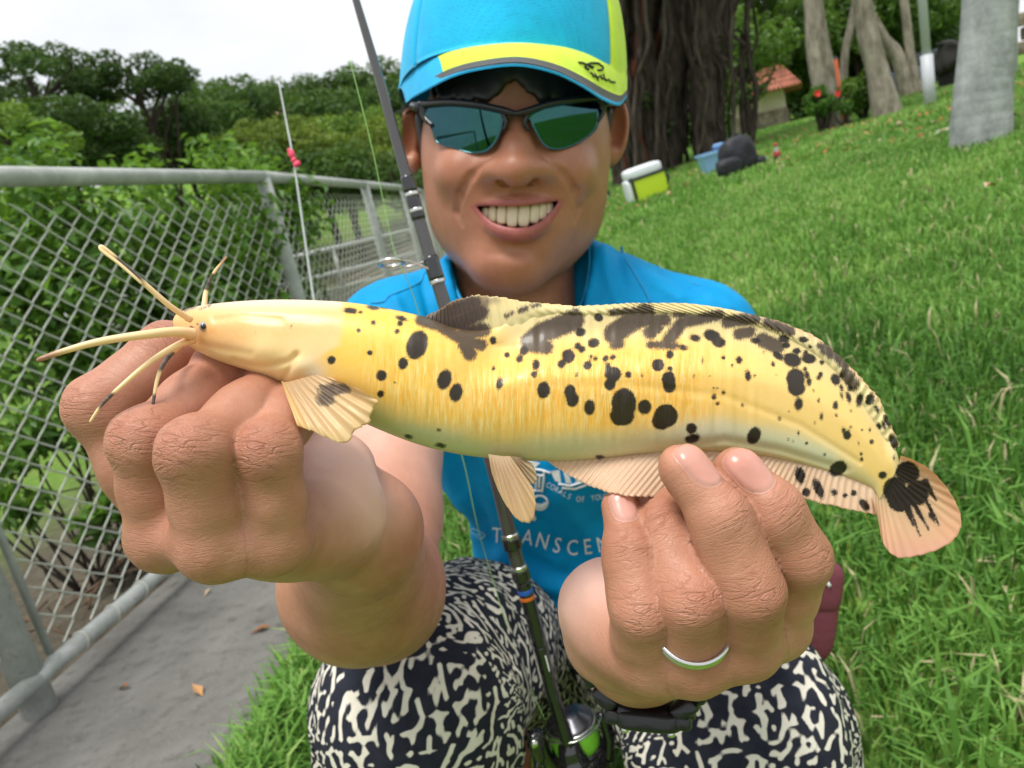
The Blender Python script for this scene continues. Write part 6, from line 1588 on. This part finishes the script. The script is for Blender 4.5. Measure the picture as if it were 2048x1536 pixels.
def write_on(text, path, hgt, drape, lift, mat, parent, width=.85, name='letter'):
    p = resample(spline(path, 200), len(text)); t = np.gradient(p, axis=0)
    for ch, (cx, cy), tv in zip(text, p, t):
        if ch == ' ': continue
        X, Y, T = glyph_px(ch, cx, cy, hgt, math.atan2(tv[1], tv[0]), width)
        g = Geo(); g.add(drape.pts(list(zip(X, Y)), lift), None, T[:, ::-1]); mk(name, g, mat, parent, smooth=False)
write_on('TRANSCEND', [(994,1070),(1025,1071),(1056,1074),(1088,1082),(1119,1091),(1150,1095),(1174,1093),(1204,1088),(1236,1080)], 31, SH, .0016, m_white.m, shirt, .78)
write_on('CORALS OF YOUR', [(1097,970),(1114,979),(1144,995),(1165,998),(1190,995),(1214,992)], 11, SH, .0016, m_white.m, shirt, .8)
gl = Geo()
def stroke(pts, r=.0011): gl.add(*tube(SH.pts(resample(pts, max(len(pts) * 5, 10)), .0012), r, 6))
for pts in ([(1117,968),(1140,972),(1162,965),(1178,956)], [(1124,976),(1150,978),(1172,970),(1190,958)], [(1064,938),(1082,940),(1100,946)], [(1066,949),(1088,951)], [(1088,940),(1087,964),(1084,984)], [(1080,950),(1078,975)], [(1072,950),(1072,978)], [(1066,981),(1082,981)]): stroke(pts)
th_ = np.linspace(0, 2 * pi, 25)
stroke(list(zip(1080 + 15 * np.cos(th_), 1005 + 14 * np.sin(th_))), .0012); stroke(list(zip(1068 + 3 * np.cos(th_), 1037 + 3 * np.sin(th_))), .0008)
stroke(list(zip(1080 + 10 * np.cos(th_[:12]), 1005 + 9 * np.sin(th_[:12]))), .0016); stroke([(1066,1008),(1090,1010)], .0012)
def patch(poly):
    p = np.array(poly, float); u = np.linspace(0, 1, 6)
    A = p[0] + (p[1] - p[0]) * u[:, None]; B = p[3] + (p[2] - p[3]) * u[:, None]
    G = A[:, None] * (1 - u[None, :, None]) + B[:, None] * u[None, :, None]
    gl.add(SH.pts(G.reshape(-1, 2), .0015), grid_quads(6, 6))
patch([(1101,942),(1119,940),(1122,966),(1110,962)]); patch([(1126,941),(1137,945),(1143,967),(1132,967)]); patch([(1055,918),(1080,926),(1070,936),(1050,930)]); patch([(1149,948),(1160,956),(1166,964),(1152,966)])
mk('chest_print', gl, m_white.m, shirt)
gl = Geo(); stroke([(940,1062),(948,1057),(972,1070),(961,1079),(943,1064),(940,1062)], .0007); stroke([(953,1068),(962,1071)], .0006)
mk('chest_print', gl, m_pale.m, shirt)

# ================================================================== trousers with coral print
def coral_field(n=420, size=.30):
    rg = random.Random(5); pts = []; own = []; cell = .0115; grid = {}
    def free(x, y, me, k):
        i, j = int(x / cell), int(y / cell); m = int(size / cell)
        for a in (-1, 0, 1):
            for b in (-1, 0, 1):
                for (qx, qy, o, kk) in grid.get(((i + a) % m, (j + b) % m), ()):
                    dx = abs(x - qx); dy = abs(y - qy); dx = min(dx, size - dx); dy = min(dy, size - dy)
                    if dx * dx + dy * dy < (.0079 if o != me else .0066) ** 2 and not (o == me and abs(kk - k) < 7): return False
        return True
    def put(x, y, me, k): grid.setdefault((int(x / cell) % int(size / cell), int(y / cell) % int(size / cell)), []).append((x, y, me, k)); pts.append((x, y))
    cid = 0
    for s in range(2200):
        x, y = rg.random() * size, rg.random() * size
        if not free(x, y, -1, 0): continue
        cid += 1; tips = [(x, y, rg.random() * 2 * pi, 0, 0)]; a0 = tips[0][2]
        tips.append((x, y, a0 + pi, 0, 0)); put(x, y, cid, 0); cnt = 0
        if rg.random() < .6: tips.append((x, y, a0 + pi / 2, 0, 0))
        while tips and cnt < 70:
            x, y, a, k, since = tips.pop(0)
            a += rg.gauss(0, .16); nx, ny = (x + .0015 * cos(a)) % size, (y + .0015 * sin(a)) % size
            if not free(nx, ny, cid, k + 1): continue
            put(nx, ny, cid, k + 1); cnt += 1
            if rg.random() < .015: continue
            tips.append((nx, ny, a, k + 1, since + 1))
            if since > 4 and rg.random() < .34:
                tips.append((nx, ny, a + rg.choice((-1, 1)) * rg.uniform(.8, 1.25), k + 1, 0)); tips[-2] = (nx, ny, a, k + 1, 0)
    f = np.full((n, n), .02); h = size / n; R = int(.008 / h)
    for (x, y) in pts:
        i, j = int(x / h), int(y / h); I = (np.arange(i - R, i + R + 1)); J = np.arange(j - R, j + R + 1)
        d = np.hypot(((I * h - x))[:, None], ((J * h - y))[None])
        f[np.ix_(I % n, J % n)] = np.minimum(f[np.ix_(I % n, J % n)], d)
    return f - .00225, size
CF, CS = coral_field()
def sample_cf(u, v):
    n = len(CF); a = (np.asarray(u) / CS * n) % n; b = (np.asarray(v) / CS * n) % n
    i, j = np.floor(a).astype(int), np.floor(b).astype(int); s, t = a - i, b - j
    g_ = lambda p, q: CF[(i + p) % n, (j + q) % n]
    return (g_(0, 0) * (1 - s) + g_(1, 0) * s) * (1 - t) + (g_(0, 1) * (1 - s) + g_(1, 1) * s) * t
M = Mat('coral print cotton', (.02, .02, .03), .85, .2); o = M.obj()
pf = M.rng(M.attr('pat').outputs['Fac'], .00035, -.00035, 0, 1, True)
nn = M.noise(o, 70, 4, .6)
M.color(M.mix(pf, M.mix(M.rng(nn, .3, .7), (.010, .012, .022), (.022, .024, .036)), M.mix(M.rng(nn, .3, .7), (.60, .56, .47), (.72, .68, .60))))
M.normal(M.bump(M.math('ADD', M.math('MULTIPLY', M.noise(o, 1500, 2), .2), M.noise(o, 90, 4, .6)), .35, .0012))
m_trous = M.m
trg = Geo()
def leg(path, rad, off, na=420, step=.0013, seed=0., lim=None):
    q = np.array([Q(*p) for p in path]); sp3 = spline(np.hstack([q, np.array(rad)[:, None]]), 200)
    L = np.r_[0, np.cumsum(np.linalg.norm(np.diff(sp3[:, :3], axis=0), axis=1))]
    tf = np.linspace(0, L[-1], 1500); cf = np.stack([np.interp(tf, L, sp3[:, k]) for k in range(4)], 1); Tf = nrm(np.gradient(cf[:, :3], axis=0))
    of = np.array([0, .6, .8]); of = nrm(of - (Tf @ of)[:, None] * Tf); lf = np.r_[0, np.cumsum(np.linalg.norm(np.diff(cf[:, :3] + of * cf[:, 3:], axis=0), axis=1))]
    n = int(lf[-1] / step); t = np.interp(np.linspace(0, lf[-1], n), lf, tf)
    c = np.stack([np.interp(t, L, sp3[:, k]) for k in range(4)], 1)
    T_, N_, B_ = frames(c[:, :3])
    a = np.arange(na + 1) / na * 2 * pi
    r = c[:, 3][:, None] + .0045 * vnoise(t[:, None] * 22 + a * 1.2, np.cos(a) * 2.2 + 5 + seed, np.sin(a) * 2.2) + .0022 * vnoise(t[:, None] * 60 + np.sin(a) * 3, np.cos(a) * 4 + seed, np.sin(a) * 4)
    V = c[:, None, :3] + r[..., None] * (np.cos(a)[None, :, None] * N_[:, None] + np.sin(a)[None, :, None] * B_[:, None])
    od = np.array([0, .6, .8]); od = nrm(od - (T_ @ od)[:, None] * T_); po = c[:, :3] + od * c[:, 3:4]
    so = np.r_[0, np.cumsum(np.linalg.norm(np.diff(po, axis=0), axis=1))]          # length along the outer side of the bend
    si = np.r_[0, np.cumsum(np.linalg.norm(np.diff(c[:, :3] - od * c[:, 3:4], axis=0), axis=1))]
    co = np.cos(a)[None] * (N_ * od).sum(1)[:, None] + np.sin(a)[None] * (B_ * od).sum(1)[:, None]
    mixw = .5 + .5 * np.clip(co * 1.5, -1, 1)
    pat = sample_cf((so[:, None] * mixw + si[:, None] * (1 - mixw)) * 1.35 + off, a[None, :] * np.mean(rad) * 1.35 + off * 1.7) / 1.35
    trg.add(W(V.reshape(-1, 3)), grid_quads(n, na + 1), pat=pat.ravel())
leg([(1050,1330,.92),(950,1292,.71),(850,1385,.575),(838,1440,.56),(836,1560,.60),(845,1640,.66)], [.085,.080,.081,.080,.079,.072], .0)
leg([(1215,1330,.92),(1335,1335,.735),(1450,1432,.60),(1478,1490,.575),(1490,1620,.61),(1490,1720,.66)], [.085,.084,.087,.086,.083,.075], .13, seed=3.1)
leg([(960,1340,.93),(1130,1340,.91),(1330,1340,.93)], [.080,.085,.080], .21, 300, .002, 7.)
mk('trousers', trg, m_trous, person)
# bare shins and shoes below
m_shoe = Mat('dark shoe rubber', (.02, .02, .022), .7)
g = Geo(); feet = []
for (px_, py_, d_, sx) in ((940, 1500, .66, -.02), (1420, 1560, .67, .03)):
    k0 = P(px_, py_, d_); fx, fy = k0[0] + sx, k0[1] + .20; gz_ = float(terrain(fx, fy)); feet.append((fx, fy, gz_))
    q = spline(np.array([k0, ((k0[0] + fx) / 2, (k0[1] + fy) / 2 - .02, (k0[2] + gz_) / 2 + .02), (fx, fy, gz_ + .07)]), 24)
    g.add(*tube(q, np.linspace(.054, .036, 24), 24))
n = g.n
mk('lower_legs', g, m_skin, person, attrs=dict(nail=np.full(n, .02), lip=np.full(n, .02), sun=np.full(n, .7)))
for fx, fy, gz_ in feet:
    g = Geo(); g.add(*rbox((fx, fy - .07, gz_ + .04), (1, 0, 0), (0, 1, 0), (0, 0, 1), .048, .135, .047, n=8, e=.55)); mk('shoe', g, m_shoe.m, person)
# ================================================================== ring, watch, rod, reel, pouch
steel = Mat('brushed steel', (.62, .62, .60), .22, .5, 1.0); 
fr_ = HANDS['L']['fingers'][2]; a = Q(*fr_['j'][0]); b = Q(*fr_['j'][1]); tq = .46
cen = a * .50 + b * .50 + np.array([0, 0, .0006]); axr = nrm(nrm(b - a) + np.array([0.05, 0.0, .42]))
ring = thing('finger_ring', 'plain silver band on the ring finger of the hand under the tail', 'ring', W(cen))
u = nrm(np.cross(axr, [0, 0, 1.0])); v = np.cross(axr, u); tt_ = np.linspace(0, 2 * pi, 65)
rr = .0103
for off in (-.00075, .00075):
    g = Geo(); g.add(*tube(W(cen + axr * off + rr * (np.cos(tt_)[:, None] * u + np.sin(tt_)[:, None] * v)), .00095, 8, False)); mk('band', g, steel.m, ring)
# watch on the wrist of the same hand
wa = Q(1278, 1282, .312); wax = nrm(Q(1345, 1210, .40) - wa); wc = wa + wax * .004 + np.array([.003, -.0045, 0])
watch = thing('wrist_watch', 'chunky black resin watch on the wrist behind the hand', 'watch', W(wc))
m_res = Mat('black resin', (.012, .012, .014), .32, .5); m_res.normal(m_res.bump(m_res.noise(m_res.obj(), 300, 3), .2, .0006))
u = nrm(np.cross(wax, [0, 1.0, 0])); v = np.cross(wax, u)
for k in range(14):
    an = k / 14 * 2 * pi; rd = u * cos(an) + v * sin(an); tg = np.cross(wax, rd); big = 1.0
    g = Geo(); c = wc + rd * .0262
    g.add(*rbox(W(c), WD(tg), WD(rd), WD(wax),   .0062, .0036, .0100, n=5, e=.4))
    lk = mk('strap_link', g, m_res.m, watch)
    g = Geo(); g.add(*rbox(W(c + rd * .0030 + wax * -.0035), WD(tg), WD(rd), WD(wax), .0022, .0020, .0026, n=4, e=.5)); mk('stud', g, m_res.m, lk)
dn = nrm(np.array([.05, -1, .05]) - wax * np.dot(wax, [.05, -1, .05])); tg = np.cross(wax, dn)
g = Geo(); g.add(*rbox(W(wc + dn * .0268), WD(tg), WD(dn), WD(wax), .0140, .0045, .0115, n=8, e=.45)); case = mk('case', g, m_res.m, watch)
for sx, sz in ((-1, -1), (1, -1), (-1, 1), (1, 1)):
    g = Geo(); g.add(*lathe([(-.001, 1e-5), (-.001, .0016), (.0012, .0016), (.0014, .0012), (.0014, 1e-5)], W(wc + dn * .0306 + tg * sx * .0095 + wax * sz * .008), WD(dn), 12)); mk('screw', g, steel.m, case)
    g = Geo(); g.add(*rbox(W(wc + dn * .0262 + tg * sx * .0145 + wax * sz * .007), WD(tg), WD(dn), WD(wax), .0035, .003, .003, n=4, e=.5)); mk('button', g, m_res.m, case)

# ---------------------------------------------------------------- fishing rod
RP = np.array([(700,-45,.500,5.2),(712,0,.500,7.5),(762,170,.505,9.5),(815,360,.512,11.5),(880,580,.520,13.5),(985,928,.535,14.5),(1020,1070,.545,14.5),(1060,1215,.556,14),(1105,1385,.570,13),(1140,1500,.580,13)])
rs = spline(RP, 220)
m_blank = Mat('smoky rod blank', (.055, .050, .052), .20, .6); m_blank.set('Coat Weight', .6); m_gblk = Mat('black gloss wrap', (.008, .008, .010), .12, .6); m_gblk.set('Coat Weight', .6)
rod = thing('fishing_rod', 'slim black fishing rod leaning up past the ear of the man', 'fishing rod', P(1140, 1500, .58))
def rodpt(y): return np.array([np.interp(y, rs[:, 1], rs[:, k]) for k in range(4)])
g = Geo(); g.add(*tube(P(rs[:, 0], rs[:, 1], rs[:, 2]), rs[:, 3] * rs[:, 2] / F, 18)); mk('blank', g, m_blank.m, rod)
def sleeve(y0, y1, ex, mat, name, taper=3):
    ys = np.r_[y0, np.linspace(y0 + taper, y1 - taper, 8), y1]; q = np.array([rodpt(t) for t in ys]); r = (q[:, 3] + ex) * q[:, 2] / F; r[[0, -1]] = (q[[0, -1], 3] + .3) * q[[0, -1], 2] / F
    g = Geo(); g.add(*tube(P(q[:, 0], q[:, 1], q[:, 2]), r, 18)); return mk(name, g, mat, rod)
for y0, y1, ex in ((352, 384, 2.2), (392, 440, 2.2), (512, 562, 3.0), (1072, 1098, 5), (1136, 1162, 4.5), (1162, 1290, 1.2), (1290, 1490, .8)): sleeve(y0, y1, ex, m_gblk.m, 'thread_wrap')
for y0 in (384, 416, 558, 1066, 1130): sleeve(y0, y0 + 9, 3.2, steel.m, 'ferrule_ring', 1.5)
sleeve(1176, 1186, 1.7, Mat('blue thread', (.02, .10, .45), .3).m, 'thread_band', 1); sleeve(1190, 1198, 1.7, Mat('orange thread', (.6, .14, .02), .3).m, 'thread_band', 1)
class RodDrape:
    def pts(s, pp, lift):
        o = []
        for x, y in pp:
            q = rodpt(y); dx = (x - q[0]) * q[2] / F; r = (q[3] + 1.0) * q[2] / F
            o.append(P(x, y, q[2] - sqrt(max(r * r - dx * dx, 1e-9)) - lift))
        return np.array(o)
RD = RodDrape()
a = np.array([rodpt(t) for t in np.linspace(1398, 1478, 13)])[:, :2]
t0 = a[-1] - a[0]; ang = math.atan2(t0[1], t0[0])
for ch, (cx, cy) in zip('TRANSCENDENCE', a):
    Vg, T = glyph(ch); c = (Vg.max(0) + Vg.min(0)) / 2; k = 9.5 / .7
    uu = (Vg[:, 0] - c[0]) * k * .7; vv = (Vg[:, 1] - .35) * k
    X = cx + uu * cos(ang) + vv * sin(ang); Y = cy + uu * sin(ang) - vv * cos(ang)
    g = Geo(); g.add(RD.pts(list(zip(X, Y)), .0002), None, T[:, ::-1]); mk('letter', g, m_white.m, rod, smooth=False)
gq = []
for t in np.linspace(1312, 1344, 10):
    q = rodpt(t)
    for e in np.linspace(-.5, .5, 7): gq.append((q[0] + e * 13, q[1] - e * 3))
g = Geo(); g.add(RD.pts(gq, .0002), grid_quads(10, 7)); mk('white_sticker', g, m_white.m, rod)
# line guide seen edge-on
gc = Q(783, 526, .512); q1 = rodpt(524); foot = Q(*q1[:3]); ga = nrm(np.array([.10, -.98, .12])); u = nrm(foot - gc - ga * np.dot(foot - gc, ga)); v = np.cross(ga, u)
g = Geo(); tt_ = np.linspace(0, 2 * pi, 49); g.add(*tube(W(gc + .0082 * (np.cos(tt_)[:, None] * u + np.sin(tt_)[:, None] * v)), .0016, 8, False)); guide = mk('line_guide', g, steel.m, rod)
for dz in (-.006, .006):
    g = Geo(); g.add(*tube(W(spline([gc + u * .006 + v * dz, (gc + foot) / 2 + v * dz * .8 + np.array([0, -.001, 0]), foot + np.array([0, -.004 * np.sign(dz) - .002, .003])], 14)), .0008, 6)); mk('guide_leg', g, steel.m, guide)
m_line = Mat('green braid', (.30, .55, .16), .5)
ln = spline([(700,120,.505),(745,300,.508),(783,480,.511),(800,530,.512),(830,602,.52),(905,850,.545),(930,935,.552),(952,1040,.562),(978,1135,.58),(1030,1300,.575),(1090,1440,.58)], 120)
ln2 = ln.copy(); sel = (ln[:, 1] > 560) & (ln[:, 1] < 1200)
g = Geo(); g.add(*tube(P(ln[:, 0], ln[:, 1], ln[:, 2]), .00034, 5)); mk('fishing_line', g, m_line.m, rod)
# ---------------------------------------------------------------- reel
ra = nrm(Q(1150, 1536, .585) - Q(1100, 1370, .568))          # along the rod, downwards
rc = Q(1143, 1452, .603)
reel = thing('fishing_reel', 'black spinning reel with lime green line hanging under the rod', 'fishing reel', W(rc))
m_green = Mat('lime braid line', (.22, .62, .04), .5); o = m_green.obj(400)
m_green.normal(m_green.bump(m_green.n('TexWave', {'Vector': m_green.obj(), 'Scale': 260.0, 'Distortion': 1.5}).outputs['Fac'], .4, .0005))
dk = Mat('gunmetal', (.10, .10, .11), .25, .5, .9)
def part(name, prof, mat, par=reel, c=rc, ax=ra, n=36):
    g = Geo(); g.add(*lathe(prof, W(c), WD(ax), n)); return mk(name, g, mat, par)
spool = part('spool', [(-.014, 1e-5), (-.0145, .006), (-.012, .010), (-.007, .0172), (-.0055, .0195), (-.004, .0205), (-.003, .0205), (-.0028, .0185), (.0185, .0190), (.0187, .0212), (.021, .0212), (.022, 1e-5)], dk.m)
part('wound_line', [(-.0027, .0186), (-.0022, .0192), (.006, .0196), (.014, .0195), (.018, .0192), (.0184, .0186)], m_green.m, spool)
part('lip_ring', [(-.0048, .0200), (-.0045, .0210), (-.0032, .0210), (-.0029, .0203)], steel.m, spool)
part('rotor', [(.0215, 1e-5), (.0215, .0215), (.030, .0225), (.040, .020), (.050, .014), (.056, 1e-5)], m_gblk.m)
bu = nrm(np.cross(ra, [0, 0, 1.0])); bv = np.cross(ra, bu)
for sx in (-1, 1):
    p = [rc + ra * .040 + bu * sx * .020, rc + ra * .022 + bu * sx * .0262, rc + ra * .004 + bu * sx * .0265, rc - ra * .004 + bu * sx * .0245]
    g = Geo(); g.add(*tube(W(spline(p, 20)), np.linspace(.0055, .0035, 20), 10, flat=.6)); mk('rotor_arm', g, m_gblk.m, reel)
p = [rc - ra * .003 + bu * .0265, rc - ra * .007 + bu * .018 - bv * .020, rc - ra * .008 - bv * .029, rc - ra * .007 - bu * .018 - bv * .020, rc - ra * .003 - bu * .0265]
g = Geo(); g.add(*tube(W(spline(p, 40)), .0008, 8)); mk('bail_wire', g, steel.m, reel)
gb = rc + ra * .062 + np.array([0, 0, .0])
g = Geo(); g.add(*rbox(W(gb), WD(bu), WD(bv), WD(ra), .017, .016, .022, n=8, e=.6)); mk('gear_box', g, m_gblk.m, reel)
g = Geo(); st0 = Q(1144, 1512, .582); g.add(*tube(W(spline([gb, gb * .5 + st0 * .5 + ra * .004, st0], 12)), np.linspace(.007, .005, 12), 10)); mk('stem', g, m_gblk.m, reel)
kb = Q(1072, 1492, .560)
g = Geo(); g.add(*tube(W(spline([gb - bu * .014, gb - bu * .028 + ra * .0, kb + ra * .028, kb + ra * .008], 16)), .0034, 8)); hd_ = mk('handle', g, m_gblk.m, reel)
g = Geo(); g.add(*lathe([(-.013, 1e-5), (-.013, .004), (-.010, .0066), (.0, .0062), (.010, .0046), (.014, .003), (.015, 1e-5)], W(kb), WD(ra), 18)); kn = mk('knob', g, m_gblk.m, hd_)
g = Geo(); g.add(*lathe([(-.0015, 1e-5), (-.0015, .0030), (.001, .0032), (.001, 1e-5)], W(kb - ra * .006 + np.array([0, 0, .0068])), WD([0, 0, -1.0]), 14)); mk('cap', g, steel.m, kn)
# reel seat on the rod
sq = [rodpt(1488), rodpt(1500)]
s0 = Q(*rodpt(1484)[:3]); g = Geo(); g.add(*lathe([(0, .0055), (.003, .0085), (.008, .0098), (.014, .0100), (.016, .0118), (.022, .0122), (.026, .0125), (.07, .0120), (.10, .0125)], W(s0), WD(ra), 28)); mk('reel_seat', g, m_gblk.m, rod)
g = Geo(); g.add(*lathe([(.0215, .0124), (.0225, .0128), (.0250, .0128), (.0258, .0124)], W(s0), WD(ra), 28)); mk('seat_ring', g, steel.m, rod)

# ---------------------------------------------------------------- thin white rod with pink knots behind the hand
tip = thing('rod_tip', 'thin white rod tip with pink ribbon knots beside the mesh fence', 'rod tip', P(800, 1660, .94))
tp = spline([(557,162,.93),(572,240,.93),(590,340,.93),(628,600,.94),(690,980,.95),(760,1420,.95),(800,1660,.94)], 60)
g = Geo(); g.add(*tube(P(tp[:, 0], tp[:, 1], tp[:, 2]), np.interp(tp[:, 1], [162, 400, 1400], [1.5, 2.2, 4]) * .93 / F, 8)); mk('shaft', g, Mat('white glass fibre', (.62, .63, .62), .4).m, tip)
m_pink = Mat('pink ribbon', (.80, .06, .13), .5)
for cx, cy, rx, ry, an in ((583, 308, 7, 9, .4), (588, 320, 5, 6, -.5), (594, 328, 8, 6, .6), (579, 302, 4, 5, 0)):
    g = Geo(); ax_ = WD([cos(an), sin(an), 0]); ay_ = WD([-sin(an), cos(an), 0]); g.add(*rbox(P(cx, cy, .925), ax_, ay_, WD([0, 0, 1.0]), rx * .00062, ry * .00062, .003, n=4, e=.8)); mk('ribbon', g, m_pink.m, tip)

# ---------------------------------------------------------------- maroon pouch at the hip
pouch = thing('waist_pouch', 'maroon waist pouch with a silver zip behind the patterned trousers', 'pouch', P(1600, 1290, .82))
m_mar = Mat('maroon canvas', (.16, .03, .05), .7); m_mar.normal(m_mar.bump(m_mar.noise(m_mar.obj(), 140, 4, .6), .5, .002))
X_, Y_, Z_ = WD([cos(.12), -sin(.12), 0]), WD([sin(.12), cos(.12), 0]), WD([0, 0, 1.0])
pc_ = P(1585, 1212, .82)
g = Geo(); g.add(*rbox(pc_, X_, Y_, Z_, .0445, .0575, .031, n=12, e=.5)); mk('bag', g, m_mar.m, pouch)
g = Geo(); g.add(*rbox(pc_ + Y_ * .029 + Z_ * .0033, X_, Y_, Z_, .045, .031, .031, n=10, e=.5)); fl = mk('flap', g, m_mar.m, pouch)
def onbag(px, py): return P(px, py, .782)
g = Geo(); g.add(*tube(np.array([P(x, y, .780 + .00002 * max(x - 1625, 0) ** 2) for x, y in [(1560,1162),(1600,1168),(1635,1178),(1652,1188),(1662,1196)]]), .0022, 8)); mk('zip', g, steel.m, pouch)
g = Geo(); g.add(*tube(np.array([P(x, y + 7, .780 + .00002 * max(x - 1625, 0) ** 2) for x, y in [(1560,1162),(1600,1168),(1635,1178),(1652,1188),(1662,1196)]]), .0022, 8)); mk('zip_tape', g, m_gblk.m, pouch)
for cx, cy in ((1598, 1246), (1612, 1288)):
    g = Geo(); g.add(*lathe([(0, 1e-5), (0, .0045), (.002, .0042), (.003, .002), (.003, 1e-5)], onbag(cx, cy) - Z_ * .002, Z_, 16)); mk('snap_button', g, m_gblk.m, pouch)
g = Geo(); mk_ = [(1640,1122),(1650,1135),(1643,1140),(1655,1150),(1648,1158),(1659,1172)]
g.add(*tube(np.array([P(x, y, .785) for x, y in resample(mk_, 20)]), .0022, 6)); mk('white_mark', g, m_white.m, fl)
g = Geo(); g.add(*tube(spline([pc_ - X_ * .02 + Y_ * .01, P(1500, 1190, .85), P(1420, 1175, .86), P(1330, 1180, .80)], 24), .011, 10, flat=.25)); mk('waist_strap', g, m_gblk.m, pouch)
coil = thing('coiled_cord', 'short red coiled cord at the edge of the maroon pouch', 'cord', P(1575, 1285, .69))
base = spline([(1528,1272,.80),(1552,1268,.77),(1572,1272,.755),(1582,1284,.745),(1584,1304,.735)], 240); cp = P(base[:, 0], base[:, 1], base[:, 2]); t_, N_, B_ = frames(cp); k = np.arange(240) / 240 * 2 * pi * 22
g = Geo(); g.add(*tube(cp + .0038 * (np.cos(k)[:, None] * N_ + np.sin(k)[:, None] * B_), .0013, 5)); mk('coil', g, Mat('red plastic', (.62, .02, .015), .3).m, coil)
g = Geo(); e_ = spline([(1584,1304,.735),(1592,1330,.70),(1606,1352,.67)], 12); g.add(*tube(P(e_[:, 0], e_[:, 1], e_[:, 2]), .0008, 5)); mk('tail_cord', g, Mat('dark red cord', (.12, .02, .02), .6).m, coil)
